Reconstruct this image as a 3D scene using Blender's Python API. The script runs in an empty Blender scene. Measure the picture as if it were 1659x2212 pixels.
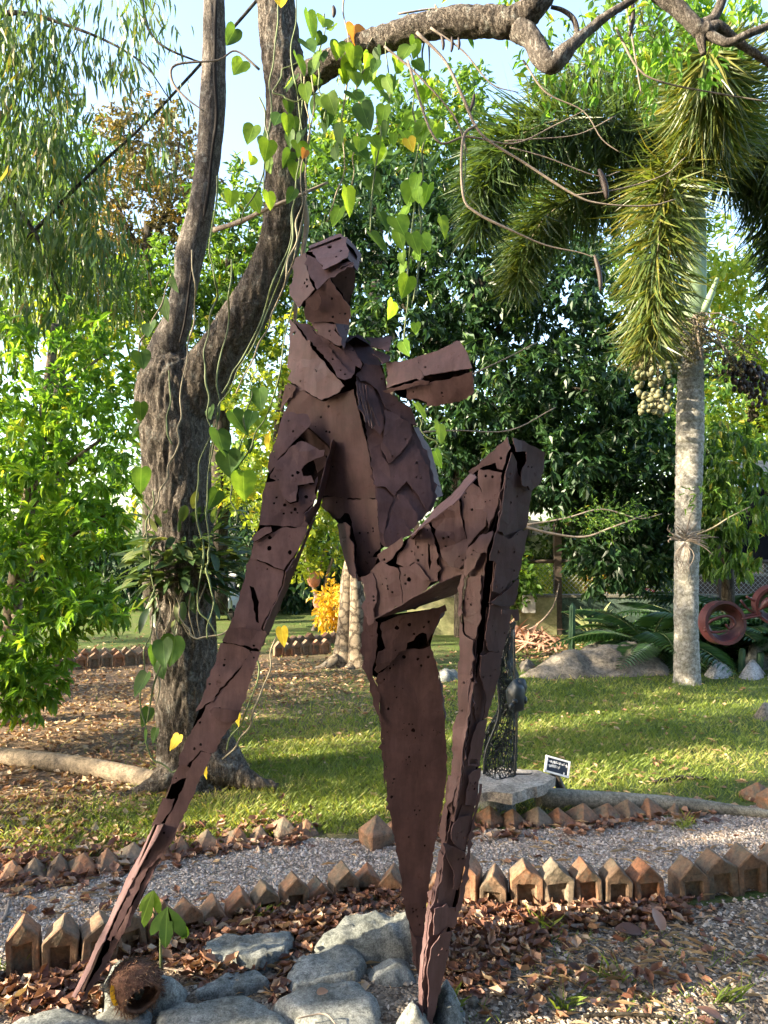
import bpy, bmesh, math, random
import numpy as np
from mathutils import Vector, Matrix, noise
from mathutils.geometry import delaunay_2d_cdt

R = math.radians
SC = bpy.context.scene
COL = SC.collection

# ------------------------------------------------------------------ camera
F = 1609.0            # focal length in pixels of a 1659 x 2212 frame
CAMZ = 1.6
PITCH = math.atan(44.0 / F)
cam_d = bpy.data.cameras.new('camera')
cam = bpy.data.objects.new('camera', cam_d)
COL.objects.link(cam)
cam.location = (0, 0, CAMZ)
cam.rotation_euler = (R(90) + PITCH, 0, 0)
cam_d.sensor_fit = 'VERTICAL'
cam_d.sensor_height = 36.0
cam_d.lens = F / 2212 * 36.0
cam_d.clip_start = 0.05
cam_d.clip_end = 2000
SC.camera = cam

# ------------------------------------------------------------------ light
SUN_AZ = R(197)       # direction towards the sun, counter-clockwise from +x
SUN_EL = R(22)
world = bpy.data.worlds.new('World')
SC.world = world
world.use_nodes = True
wn = world.node_tree.nodes
wl = world.node_tree.links
wn.clear()
sky = wn.new('ShaderNodeTexSky')
sky.sky_type = 'NISHITA'
sky.sun_disc = False
sky.sun_elevation = SUN_EL
sky.sun_rotation = math.pi / 2 - SUN_AZ
sky.air_density = 1.0
sky.dust_density = 2.2
sky.ozone_density = 1.0
bg = wn.new('ShaderNodeBackground')
bg.inputs['Strength'].default_value = 0.15
wo = wn.new('ShaderNodeOutputWorld')
wl.new(sky.outputs[0], bg.inputs[0])
wl.new(bg.outputs[0], wo.inputs[0])

sun_d = bpy.data.lights.new('sun', 'SUN')
sun_d.energy = 5.0
sun_d.angle = R(0.55)
sun_d.color = (1.0, 0.86, 0.62)
sun = bpy.data.objects.new('sun', sun_d)
COL.objects.link(sun)
sdir = Vector((math.cos(SUN_AZ) * math.cos(SUN_EL), math.sin(SUN_AZ) * math.cos(SUN_EL), math.sin(SUN_EL)))
sun.rotation_euler = (-sdir).to_track_quat('-Z', 'Y').to_euler()
sun.location = sdir * 40

SC.view_settings.view_transform = 'Standard'
SC.view_settings.look = 'None'
SC.view_settings.gamma = 1.0
SC.view_settings.use_curve_mapping = False
SC.view_settings.exposure = 2.45
SC.render.engine = 'CYCLES'
SC.cycles.max_bounces = 6
SC.cycles.diffuse_bounces = 3
SC.cycles.glossy_bounces = 2
SC.cycles.transmission_bounces = 4
SC.cycles.transparent_max_bounces = 4
SC.cycles.sample_clamp_indirect = 6
SC.cycles.use_denoising = True

# ------------------------------------------------------------------ helpers
CP, SP = math.cos(PITCH), math.sin(PITCH)

def ray(u, v):
    X = (u - 829.5) / F
    Z = (1106.0 - v) / F
    return Vector((X, CP - Z * SP, SP + Z * CP))

def P(u, v, d):
    """point seen at picture position u, v that stands d metres in front of the camera"""
    r = ray(u, v)
    return Vector((0, 0, CAMZ)) + r * (d / r.y)

def G(u, v, z=0.0):
    r = ray(u, v)
    return Vector((0, 0, CAMZ)) + r * ((z - CAMZ) / r.z)

def gd(v, z=0.0):
    return G(829.5, v, z).y

def link(o, parent=None):
    COL.objects.link(o)
    if parent is not None:
        o.parent = parent
        o.matrix_parent_inverse = Matrix.Translation(-Vector(parent.location))
    return o

def thing(name, label, cat, loc=(0, 0, 0), group=None):
    o = bpy.data.objects.new(name, None)
    o.empty_display_size = 0.1
    o.location = loc
    COL.objects.link(o)
    return tag(o, label, cat, group)

def tag(o, label=None, cat=None, group=None, kind=None):
    if label: o['label'] = label
    if cat: o['category'] = cat
    if group: o['group'] = group
    if kind: o['kind'] = kind
    return o

class MB:
    """collects vertices and faces for one mesh"""
    def __init__(s):
        s.v, s.f, s.t = [], [], []
    def add(s, vs, fs, tint=None):
        n = len(s.v)
        s.v.extend([tuple(p) for p in vs])
        s.f.extend([tuple(i + n for i in f) for f in fs])
        s.t.extend([0.5 if tint is None else tint] * len(fs))
        return s
    def mesh(s, name, mat, smooth=False):
        me = bpy.data.meshes.new(name)
        me.from_pydata(s.v, [], s.f)
        if len(set(s.t)) > 1:
            a = me.attributes.new('tint', 'FLOAT', 'FACE')
            a.data.foreach_set('value', s.t)
        if smooth:
            me.polygons.foreach_set('use_smooth', [True] * len(me.polygons))
        me.materials.append(mat)
        me.update()
        return me
    def build(s, name, mat, parent=None, smooth=False):
        return link(bpy.data.objects.new(name, s.mesh(name, mat, smooth)), parent)

def np_mesh(name, V, Fc, mat, tint=None, smooth=False):
    """mesh from an (n,3) vertex array and an (m,3) triangle array"""
    me = bpy.data.meshes.new(name)
    m = len(Fc)
    me.vertices.add(len(V))
    me.vertices.foreach_set('co', np.asarray(V, dtype=np.float32).ravel())
    me.loops.add(m * 3)
    me.loops.foreach_set('vertex_index', np.asarray(Fc, dtype=np.int32).ravel())
    me.polygons.add(m)
    me.polygons.foreach_set('loop_start', np.arange(0, m * 3, 3, dtype=np.int32))
    try:
        me.polygons.foreach_set('loop_total', np.full(m, 3, dtype=np.int32))
    except Exception:
        pass
    if tint is not None:
        a = me.attributes.new('tint', 'FLOAT', 'FACE')
        a.data.foreach_set('value', np.asarray(tint, dtype=np.float32))
    me.polygons.foreach_set('use_smooth', np.full(m, smooth, dtype=bool))
    me.materials.append(mat)
    me.update(calc_edges=True)
    me.validate()
    return me

# ------------------------------------------------------------------ materials
def new_mat(name):
    m = bpy.data.materials.new(name)
    m.use_nodes = True
    nt = m.node_tree
    nt.nodes.clear()
    out = nt.nodes.new('ShaderNodeOutputMaterial')
    return m, nt, out

def N(nt, typ, **kw):
    n = nt.nodes.new('ShaderNode' + typ)
    for k, v in kw.items():
        if k in n.inputs: n.inputs[k].default_value = v
        else: setattr(n, k, v)
    return n

def ramp(nt, fac, stops):
    n = nt.nodes.new('ShaderNodeValToRGB')
    e = n.color_ramp.elements
    while len(e) < len(stops): e.new(0.5)
    for i, (p, c) in enumerate(stops):
        e[i].position = p
        e[i].color = (*c, 1) if len(c) == 3 else c
    if fac is not None: nt.links.new(fac, n.inputs[0])
    return n

def texco(nt, scale=(1, 1, 1), kind='Object'):
    t = nt.nodes.new('ShaderNodeTexCoord')
    m = nt.nodes.new('ShaderNodeMapping')
    m.inputs['Scale'].default_value = scale
    nt.links.new(t.outputs[kind], m.inputs[0])
    return m.outputs[0]

def noise_tex(nt, vec, scale, detail=5, rough=0.6):
    n = N(nt, 'TexNoise', Scale=scale, Detail=detail, Roughness=rough)
    nt.links.new(vec, n.inputs['Vector'])
    return n

def mix(nt, fac, a, b, mode='MIX'):
    n = nt.nodes.new('ShaderNodeMix')
    n.data_type = 'RGBA'
    n.blend_type = mode
    for val, key in ((fac, 0), (a, 6), (b, 7)):
        if isinstance(val, (int, float)): n.inputs[key].default_value = val
        elif isinstance(val, tuple): n.inputs[key].default_value = (*val, 1)
        else: nt.links.new(val, n.inputs[key])
    return n.outputs[2]

def bump(nt, height, strength, dist, base=None):
    b = N(nt, 'Bump', Strength=strength, Distance=dist)
    nt.links.new(height, b.inputs['Height'])
    if base is not None: nt.links.new(base, b.inputs['Normal'])
    return b.outputs[0]

def principled(nt, out, color, rough=0.7, normal=None, metal=0.0, spec=0.4):
    b = N(nt, 'BsdfPrincipled', Metallic=metal)
    b.inputs['Specular IOR Level'].default_value = spec
    if isinstance(color, tuple): b.inputs['Base Color'].default_value = (*color, 1)
    else: nt.links.new(color, b.inputs['Base Color'])
    if isinstance(rough, (int, float)): b.inputs['Roughness'].default_value = rough
    else: nt.links.new(rough, b.inputs['Roughness'])
    if normal is not None: nt.links.new(normal, b.inputs['Normal'])
    nt.links.new(b.outputs[0], out.inputs[0])
    return b

def leaf_mat(name, stops, trans=0.45, tcol=1.7, rough=0.42, spec=0.4):
    """leaf blade: tint attribute picks a leaf colour; part of the light passes through"""
    m, nt, out = new_mat(name)
    a = N(nt, 'Attribute', attribute_name='tint')
    r = ramp(nt, a.outputs['Fac'], stops)
    b = N(nt, 'BsdfPrincipled', Roughness=rough)
    b.inputs['Specular IOR Level'].default_value = spec
    nt.links.new(r.outputs[0], b.inputs['Base Color'])
    t = N(nt, 'BsdfTranslucent')
    mul = mix(nt, 1.0, r.outputs[0], (tcol * 1.25, tcol * 1.1, tcol * 0.45), 'MULTIPLY')
    nt.links.new(mul, t.inputs['Color'])
    ms = N(nt, 'MixShader')
    ms.inputs[0].default_value = trans
    nt.links.new(b.outputs[0], ms.inputs[1])
    nt.links.new(t.outputs[0], ms.inputs[2])
    nt.links.new(ms.outputs[0], out.inputs[0])
    return m

M = {}
def stone_mat(name, cols, scale=6, rough=0.85, bs=0.5, bd=0.02, speck=None):
    m, nt, out = new_mat(name)
    v = texco(nt)
    n1 = noise_tex(nt, v, scale, 8, 0.65)
    n2 = noise_tex(nt, v, scale * 9, 6, 0.7)
    n3 = noise_tex(nt, v, scale * 40, 3, 0.7)
    c = ramp(nt, n1.outputs[0], [(0.32, cols[0]), (0.5, cols[1]), (0.68, cols[2])]).outputs[0]
    sp = ramp(nt, n2.outputs[0], [(0.36, (0.32, 0.33, 0.33)), (0.5, (0.85, 0.85, 0.85)), (0.64, (1.25, 1.25, 1.25))]).outputs[0]
    c = mix(nt, 0.8, c, sp, 'MULTIPLY')
    sp2 = ramp(nt, n3.outputs[0], [(0.35, (0.45, 0.45, 0.45)), (0.65, (1.35, 1.35, 1.35))]).outputs[0]
    c = mix(nt, 0.85, c, sp2, 'MULTIPLY')
    nb = bump(nt, n1.outputs[0], bs, bd)
    nb = bump(nt, n2.outputs[0], bs, bd * 0.35, nb)
    nb = bump(nt, n3.outputs[0], bs, bd * 0.12, nb)
    principled(nt, out, c, rough, nb, spec=0.25)
    return m

M['stone'] = stone_mat('grey_limestone', [(0.10, 0.11, 0.105), (0.20, 0.21, 0.20), (0.31, 0.315, 0.295)], 5)
M['boulder'] = stone_mat('beige_boulder', [(0.09, 0.08, 0.065), (0.18, 0.155, 0.125), (0.28, 0.245, 0.2)], 3, bd=0.05)
M['whitestone'] = stone_mat('pale_stone', [(0.25, 0.25, 0.24), (0.42, 0.41, 0.39), (0.55, 0.53, 0.5)], 6)
M['cement'] = stone_mat('weathered_cement', [(0.12, 0.115, 0.095), (0.20, 0.19, 0.155), (0.28, 0.265, 0.22)], 5, bd=0.008)
M['cement_warm'] = stone_mat('warm_cement', [(0.13, 0.10, 0.07), (0.21, 0.165, 0.115), (0.28, 0.22, 0.16)], 5, bd=0.008)
M['slab'] = stone_mat('stone_slab', [(0.2, 0.17, 0.14), (0.33, 0.29, 0.25), (0.44, 0.4, 0.35)], 7, bd=0.012)

def brick_mat():
    m, nt, out = new_mat('weathered_terracotta')
    v = texco(nt)
    oi = N(nt, 'ObjectInfo')
    add = N(nt, 'VectorMath', operation='ADD')
    nt.links.new(v, add.inputs[0])
    sc = N(nt, 'VectorMath', operation='SCALE')
    sc.inputs['Scale'].default_value = 37.0
    comb = N(nt, 'CombineXYZ')
    for i in range(3): nt.links.new(oi.outputs['Random'], comb.inputs[i])
    nt.links.new(comb.outputs[0], sc.inputs[0])
    nt.links.new(sc.outputs[0], add.inputs[1])
    v = add.outputs[0]
    n1 = noise_tex(nt, v, 9, 8, 0.7)
    n2 = noise_tex(nt, v, 60, 6, 0.7)
    base = ramp(nt, oi.outputs['Random'], [(0.0, (0.30, 0.135, 0.075)), (0.35, (0.23, 0.125, 0.075)), (0.62, (0.17, 0.12, 0.085)), (0.85, (0.34, 0.17, 0.10)), (1.0, (0.22, 0.17, 0.13))]).outputs[0]
    c = mix(nt, ramp(nt, n1.outputs[0], [(0.42, (0, 0, 0)), (0.62, (1, 1, 1))]).outputs[0], base, (0.13, 0.115, 0.09))
    c = mix(nt, ramp(nt, n1.outputs[0], [(0.28, (1, 1, 1)), (0.40, (0, 0, 0))]).outputs[0], c, (0.035, 0.03, 0.024))
    sp = ramp(nt, n2.outputs[0], [(0.3, (0.55, 0.55, 0.55)), (0.7, (1.3, 1.25, 1.2))]).outputs[0]
    c = mix(nt, 1.0, c, sp, 'MULTIPLY')
    nb = bump(nt, n1.outputs[0], 0.6, 0.012)
    nb = bump(nt, n2.outputs[0], 0.6, 0.004, nb)
    principled(nt, out, c, 0.9, nb, spec=0.2)
    return m
M['brick'] = brick_mat()

def bark_mat(name, cols, zs=0.25, scale=30, rough=0.9, bd=0.02, lichen=(0.35, 0.36, 0.33), lich=0.25):
    m, nt, out = new_mat(name)
    v = texco(nt, (1, 1, zs))
    v2 = texco(nt)
    w = noise_tex(nt, v, scale, 8, 0.7)
    vor = N(nt, 'TexVoronoi', feature='DISTANCE_TO_EDGE', Scale=scale * 0.9)
    wv = mix(nt, 0.12, v, w.outputs[1])
    nt.links.new(wv, vor.inputs['Vector'])
    n2 = noise_tex(nt, v2, 14, 6, 0.7)
    n3 = noise_tex(nt, v2, 90, 4, 0.7)
    c = ramp(nt, w.outputs[0], [(0.3, cols[0]), (0.5, cols[1]), (0.7, cols[2])]).outputs[0]
    cr = ramp(nt, vor.outputs[0], [(0.0, (0.12, 0.10, 0.09)), (0.16, (1, 1, 1))]).outputs[0]
    c = mix(nt, 0.9, c, cr, 'MULTIPLY')
    lm = ramp(nt, n2.outputs[0], [(0.56, (0, 0, 0)), (0.68, (lich, lich, lich))]).outputs[0]
    c = mix(nt, lm, c, lichen)
    sp = ramp(nt, n3.outputs[0], [(0.3, (0.6, 0.6, 0.6)), (0.7, (1.25, 1.25, 1.25))]).outputs[0]
    c = mix(nt, 0.8, c, sp, 'MULTIPLY')
    nb = bump(nt, vor.outputs[0], 0.8, bd)
    nb = bump(nt, w.outputs[0], 0.8, bd, nb)
    principled(nt, out, c, rough, nb, spec=0.2)
    return m
M['bark'] = bark_mat('furrowed_bark', [(0.065, 0.052, 0.042), (0.185, 0.155, 0.128), (0.33, 0.295, 0.255)], 0.42, 44, bd=0.035, lich=0.55)
M['bark2'] = bark_mat('grey_limb_bark', [(0.07, 0.058, 0.05), (0.18, 0.155, 0.135), (0.29, 0.265, 0.24)], 0.4, 40, bd=0.015, lich=0.75, lichen=(0.40, 0.40, 0.36))
M['bark_smooth'] = bark_mat('smooth_tan_bark', [(0.12, 0.095, 0.068), (0.20, 0.16, 0.118), (0.27, 0.22, 0.165)], 0.9, 12, bd=0.006)
M['bark_dark'] = bark_mat('dark_bark', [(0.025, 0.02, 0.015), (0.06, 0.05, 0.038), (0.10, 0.085, 0.065)], 0.3, 20)

def palm_mat():
    m, nt, out = new_mat('ringed_palm_bark')
    t = nt.nodes.new('ShaderNodeTexCoord')
    v = t.outputs['Object']
    n1 = noise_tex(nt, v, 5, 7, 0.7)
    n2 = noise_tex(nt, v, 30, 6, 0.75)
    n3 = noise_tex(nt, v, 110, 4, 0.7)
    c = ramp(nt, n2.outputs[0], [(0.34, (0.10, 0.09, 0.075)), (0.47, (0.23, 0.215, 0.19)), (0.62, (0.42, 0.405, 0.38))]).outputs[0]
    g = ramp(nt, n1.outputs[0], [(0.45, (0, 0, 0)), (0.7, (0.5, 0.5, 0.5))]).outputs[0]
    c = mix(nt, g, c, (0.15, 0.15, 0.10))
    sp = ramp(nt, n3.outputs[0], [(0.3, (0.6, 0.6, 0.6)), (0.7, (1.25, 1.25, 1.25))]).outputs[0]
    c = mix(nt, 0.8, c, sp, 'MULTIPLY')
    principled(nt, out, c, 0.9, bump(nt, n2.outputs[0], 0.6, 0.008), spec=0.2)
    return m
M['palm'] = palm_mat()

def plain(name, col, rough=0.6, var=0.3, scale=20, bs=0.3, bd=0.004, metal=0.0, spec=0.4, zs=1.0):
    m, nt, out = new_mat(name)
    v = texco(nt, (1, 1, zs))
    n = noise_tex(nt, v, scale, 6, 0.65)
    lo = tuple(c * (1 - var) for c in col)
    hi = tuple(min(1, c * (1 + var)) for c in col)
    c = ramp(nt, n.outputs[0], [(0.3, lo), (0.7, hi)]).outputs[0]
    principled(nt, out, c, rough, bump(nt, n.outputs[0], bs, bd), metal, spec)
    return m

def rust_mat():
    m, nt, out = new_mat('rust_brown_painted_sheet')
    v = texco(nt)
    n1 = noise_tex(nt, v, 4, 6, 0.6)
    n2 = noise_tex(nt, v, 26, 7, 0.7)
    n3 = noise_tex(nt, v, 160, 4, 0.7)
    oi = N(nt, 'ObjectInfo')
    base = ramp(nt, n1.outputs[0], [(0.3, (0.054, 0.0285, 0.031)), (0.5, (0.075, 0.041, 0.0435)), (0.7, (0.104, 0.060, 0.063))]).outputs[0]
    base = mix(nt, ramp(nt, oi.outputs['Random'], [(0, (0, 0, 0)), (1, (0.55, 0.55, 0.55))]).outputs[0], base, (0.132, 0.080, 0.082))
    sp = ramp(nt, n2.outputs[0], [(0.3, (0.72, 0.7, 0.7)), (0.7, (1.18, 1.18, 1.18))]).outputs[0]
    c = mix(nt, 0.8, base, sp, 'MULTIPLY')
    n4 = noise_tex(nt, texco(nt, (1, 1, .12)), 30, 5, 0.7)
    streak = ramp(nt, n4.outputs[0], [(0.35, (0.72, 0.70, 0.70)), (0.62, (1.15, 1.15, 1.17))]).outputs[0]
    c = mix(nt, 0.75, c, streak, 'MULTIPLY')
    rustm = ramp(nt, n2.outputs[0], [(0.60, (0, 0, 0)), (0.70, (0.85, 0.85, 0.85))]).outputs[0]
    c = mix(nt, rustm, c, (0.045, 0.020, 0.016))
    rr = ramp(nt, n2.outputs[0], [(0.3, (0.52, 0.52, 0.52)), (0.7, (0.75, 0.75, 0.75))]).outputs[0]
    nb = bump(nt, n2.outputs[0], 0.35, 0.003)
    nb = bump(nt, n3.outputs[0], 0.3, 0.0008, nb)
    principled(nt, out, c, rr, nb, spec=0.25)
    return m
M['rust'] = rust_mat()
M['rust_edge'] = plain('rusted_edge_metal', (0.06, 0.028, 0.022), 0.8, 0.4, 60)
M['wire'] = plain('dark_wire', (0.045, 0.05, 0.055), 0.45, 0.4, 60, metal=0.6)
M['maskblue'] = plain('dark_blue_enamel', (0.008, 0.015, 0.022), 0.5, 0.4, 30, spec=0.5)
M['redpaint'] = plain('oxide_red_paint', (0.045, 0.010, 0.013), 0.55, 0.25, 25, spec=0.4)
M['vine'] = plain('vine_stem', (0.10, 0.13, 0.05), 0.6, 0.5, 9)
M['vine_dry'] = plain('dry_vine_stem', (0.22, 0.19, 0.13), 0.8, 0.4, 20)
M['twig'] = plain('pale_twig', (0.21, 0.17, 0.14), 0.85, 0.35, 30)
M['pod'] = plain('dry_pod', (0.030, 0.019, 0.016), 0.6, 0.4, 30)
M['crownshaft'] = plain('green_crownshaft', (0.20, 0.28, 0.17), 0.45, 0.3, 6, zs=0.15)
M['fruit'] = plain('olive_palm_fruit', (0.14, 0.14, 0.075), 0.6, 0.35, 25)
M['cactus'] = plain('green_cactus', (0.035, 0.085, 0.04), 0.6, 0.4, 20)
M['wood'] = plain('weathered_wood', (0.14, 0.11, 0.085), 0.85, 0.4, 40, zs=0.1)
M['post'] = plain('dark_post', (0.06, 0.045, 0.035), 0.85, 0.5, 20)
M['dryfrond'] = plain('dry_palm_frond', (0.40, 0.22, 0.15), 0.75, 0.35, 18)
M['husk'] = plain('coconut_husk_fibre', (0.15, 0.075, 0.05), 0.9, 0.5, 45, bs=0.8, bd=0.01)
M['white'] = plain('white_paint', (0.75, 0.76, 0.78), 0.4, 0.08, 8)
M['navy'] = plain('navy_sign_paint', (0.016, 0.024, 0.042), 0.5, 0.3, 40)
M['rubber'] = plain('black_rubber', (0.012, 0.012, 0.012), 0.8, 0.2)
M['greymetal'] = plain('grey_metal', (0.42, 0.42, 0.40), 0.5, 0.15)
M['terracotta'] = plain('terracotta_pot', (0.38, 0.17, 0.11), 0.8, 0.3)
# ------------------------------------------------------------------ geometry helpers
def catmull(pts, per):
    """pts: list of tuples (any length); returns a smoothed list"""
    A = [np.array(p, dtype=float) for p in pts]
    if len(A) < 3: 
        return [A[0] + (A[-1] - A[0]) * t for t in np.linspace(0, 1, per + 1)]
    A = [2 * A[0] - A[1]] + A + [2 * A[-1] - A[-2]]
    out = []
    for i in range(1, len(A) - 2):
        p0, p1, p2, p3 = A[i - 1:i + 3]
        for k in range(per):
            t = k / per
            out.append(0.5 * (2 * p1 + (p2 - p0) * t + (2 * p0 - 5 * p1 + 4 * p2 - p3) * t * t + (3 * p1 - p0 - 3 * p2 + p3) * t ** 3))
    out.append(A[-2])
    return out

def tube(mb, path, sides=8, rough=0.0, nscale=6.0, zstretch=0.3, fine=0.0, cap=True, tint=None):
    """path: list of (x, y, z, radius)"""
    pts = [Vector(p[:3]) for p in path]
    rad = [max(1e-4, float(p[3])) for p in path]
    n = len(pts)
    t0 = (pts[1] - pts[0]).normalized()
    ref = Vector((0, 1, 0)) if abs(t0.y) < 0.9 else Vector((1, 0, 0))
    side = t0.cross(ref).normalized()
    vs = []
    for i in range(n):
        t = (pts[min(i + 1, n - 1)] - pts[max(i - 1, 0)])
        t = t.normalized() if t.length > 1e-9 else t0
        side = (side - t * side.dot(t)).normalized()
        up = t.cross(side)
        for k in range(sides):
            a = 2 * math.pi * k / sides
            d = side * math.cos(a) + up * math.sin(a)
            r = rad[i]
            if rough or fine:
                q = pts[i] + d * r
                if rough:
                    r *= 1 + rough * noise.noise(Vector((q.x * nscale, q.y * nscale, q.z * nscale * zstretch)))
                if fine:
                    m = noise.noise(Vector((q.x * 26, q.y * 26, q.z * 5)))
                    m2 = noise.noise(Vector((q.x * 60 + 9, q.y * 60, q.z * 16)))
                    r += fine * (0.6 - abs(m) * 3.2 + 0.7 * m2)
            vs.append(pts[i] + d * r)
    fs = []
    for i in range(n - 1):
        for k in range(sides):
            a, b = i * sides + k, i * sides + (k + 1) % sides
            fs.append((a, b, b + sides, a + sides))
    if cap:
        fs.append(tuple(range(sides - 1, -1, -1)))
        fs.append(tuple((n - 1) * sides + k for k in range(sides)))
    mb.add(vs, fs, tint)
    return mb

def px_path(pts, per=4):
    """pts: (u, v, d, width in picture pixels) -> smoothed (x, y, z, r)"""
    out = []
    for u, v, d, w in pts:
        p = P(u, v, d)
        out.append((p.x, p.y, p.z, w * d / F / 2))
    return catmull(out, per)

def limb(name, pts, mat, parent, sides=10, per=4, rough=0.12, fine=0.0, nscale=6.0, smooth=True):
    return tube(MB(), px_path(pts, per), sides, rough, nscale, 0.3, fine).build(name, mat, parent, smooth)

LEAF = {
    # x across, y along, z up ; triangles
    'rhomb': ([(0, 0, 0), (.5, .45, .10), (0, 1, -.06), (-.5, .45, .10)], [(0, 1, 2), (0, 2, 3)]),
    'lance': ([(0, 0, 0), (0, .35, .0), (0, .7, -.05), (0, 1, -.2), (.42, .3, .12), (.36, .68, .06), (-.42, .3, .12), (-.36, .68, .06)],
              [(0, 4, 1), (1, 4, 5), (1, 5, 2), (2, 5, 3), (0, 1, 6), (1, 7, 6), (1, 2, 7), (2, 3, 7)]),
    'strip': ([(0, 0, 0), (.5, .3, .03), (0, .62, -.05), (-.5, .3, .03), (0, 1, -.22), (.42, .62, -.05), (-.42, .62, -.05)],
              [(0, 1, 3), (3, 1, 5), (3, 5, 6), (6, 5, 4)]),
    'blade': ([(-.5, 0, 0), (.5, 0, 0), (.25, .6, .05), (0, 1, .2)], [(0, 1, 2), (0, 2, 3)]),
    'curl': ([(0, 0, .1), (.5, .35, .32), (.38, .75, .25), (0, 1, .35), (-.38, .75, .22), (-.5, .35, .28), (0, .4, 0), (0, .75, .02)],
             [(0, 1, 6), (1, 2, 7), (1, 7, 6), (2, 3, 7), (3, 4, 7), (4, 5, 6), (4, 6, 7), (5, 0, 6)]),
}

def leaves(pos, direc, up, length, width, kind, tint):
    """vectorised leaf blades; returns V, F, tint"""
    T, TF = LEAF[kind]
    T = np.array(T)
    TF = np.array(TF)
    n = len(pos)
    y = direc / (np.linalg.norm(direc, axis=1, keepdims=True) + 1e-9)
    x = np.cross(y, up)
    x /= (np.linalg.norm(x, axis=1, keepdims=True) + 1e-9)
    z = np.cross(x, y)
    L = np.broadcast_to(np.asarray(length), (n,))[:, None, None]
    W = np.broadcast_to(np.asarray(width), (n,))[:, None, None]
    V = pos[:, None, :] + x[:, None, :] * T[None, :, 0:1] * W + y[:, None, :] * T[None, :, 1:2] * L + z[:, None, :] * T[None, :, 2:3] * L
    k = len(T)
    Fc = TF[None] + (np.arange(n) * k)[:, None, None]
    return V.reshape(-1, 3), Fc.reshape(-1, 3), np.repeat(tint, len(TF))

def unit(a):
    return a / (np.linalg.norm(a, axis=1, keepdims=True) + 1e-9)

def crown(name, blobs, clumps, per, length, width, kind, mat, parent, seed, droop=0.3, spread=1.6, shell=0.55,
          tint=(0.15, 0.85), twig=2.2, xyz=False, whorl=False):
    """foliage spread through ellipsoids; blobs: (u, v, d, ru, rv, rd metres, weight)"""
    rg = np.random.default_rng(seed)
    ws = np.array([b[6] for b in blobs], float)
    cnt = np.maximum(1, (ws / ws.sum() * clumps)).astype(int)
    allp, alld, allt, allup = [], [], [], []
    for b, c in zip(blobs, cnt):
        if xyz:
            cen = np.array(b[:3]); rad = np.array(b[3:6])
        else:
            cen = np.array(P(b[0], b[1], b[2])); s = b[2] / F
            rad = np.array((b[3] * s, b[5], b[4] * s))
        q = unit(rg.normal(size=(c, 3)))
        r = (shell + (1 - shell) * rg.random((c, 1))) ** 0.6
        r *= 0.86 + 0.28 * rg.random((c, 1))
        cc = cen + q * r * rad
        out = unit(q * rg.random((c, 1)) + rg.normal(size=(c, 3)) * 0.6 + np.array([0, 0, -droop * 0.6]))
        ct = rg.random(c) * (tint[1] - tint[0]) + tint[0]
        m = c * per
        o = np.repeat(out, per, 0)
        base = np.repeat(cc, per, 0)
        s = rg.random((m, 1))
        pos = base + o * s * length * twig + rg.normal(size=(m, 3)) * length * (0.12 if whorl else 0.45)
        d = unit(o * 0.7 + unit(rg.normal(size=(m, 3))) * spread * 0.55 + np.array([0, 0, -droop]))
        allp.append(pos); alld.append(d)
        allt.append(np.clip(np.repeat(ct, per) + rg.normal(size=m) * 0.12, 0, 1))
        allup.append(unit(rg.normal(size=(m, 3)) * 0.5 + np.array([0, 0, 1.0])))
    pos = np.concatenate(allp); d = np.concatenate(alld); t = np.concatenate(allt); up = np.concatenate(allup)
    n = len(pos)
    sc = 0.65 + 0.6 * rg.random(n)
    V, Fc, tt = leaves(pos, d, up, length * sc, width * sc, kind, t)
    return link(bpy.data.objects.new(name, np_mesh(name, V, Fc, mat, tt)), parent)

def in_poly(x, y, poly):
    c = False
    j = len(poly) - 1
    for i in range(len(poly)):
        xi, yi = poly[i]; xj, yj = poly[j]
        if (yi > y) != (yj > y) and x < (xj - xi) * (y - yi) / (yj - yi + 1e-12) + xi:
            c = not c
        j = i
    return c

def edge_dist(x, y, poly):
    best = 1e9
    j = len(poly) - 1
    for i in range(len(poly)):
        ax, ay = poly[j]; bx, by = poly[i]
        dx, dy = bx - ax, by - ay
        L = dx * dx + dy * dy + 1e-12
        t = max(0, min(1, ((x - ax) * dx + (y - ay) * dy) / L))
        best = min(best, math.hypot(x - ax - t * dx, y - ay - t * dy))
        j = i
    return best

def fill(poly, holes, step, rng):
    """triangulate a 2-D polygon with holes and inner points"""
    pts, edges = [], []
    for loop in [poly] + holes:
        b = len(pts)
        pts.extend(loop)
        edges.extend([(b + i, b + (i + 1) % len(loop)) for i in range(len(loop))])
    xs = [p[0] for p in poly]; ys = [p[1] for p in poly]
    x = min(xs) + step / 2
    while x < max(xs):
        y = min(ys) + step / 2
        while y < max(ys):
            px, py = x + rng.uniform(-.3, .3) * step, y + rng.uniform(-.3, .3) * step
            if in_poly(px, py, poly) and edge_dist(px, py, poly) > step * 0.35 and not any(in_poly(px, py, h) for h in holes):
                pts.append((px, py))
            y += step
        x += step
    V, E, Fs = delaunay_2d_cdt([Vector(p) for p in pts], edges, [], 0, 1e-6)[:3]
    out = []
    for f in Fs:
        cx = sum(V[i].x for i in f) / 3; cy = sum(V[i].y for i in f) / 3
        if in_poly(cx, cy, poly) and not any(in_poly(cx, cy, h) for h in holes):
            out.append(tuple(f))
    return [(p.x, p.y) for p in V], out

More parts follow.
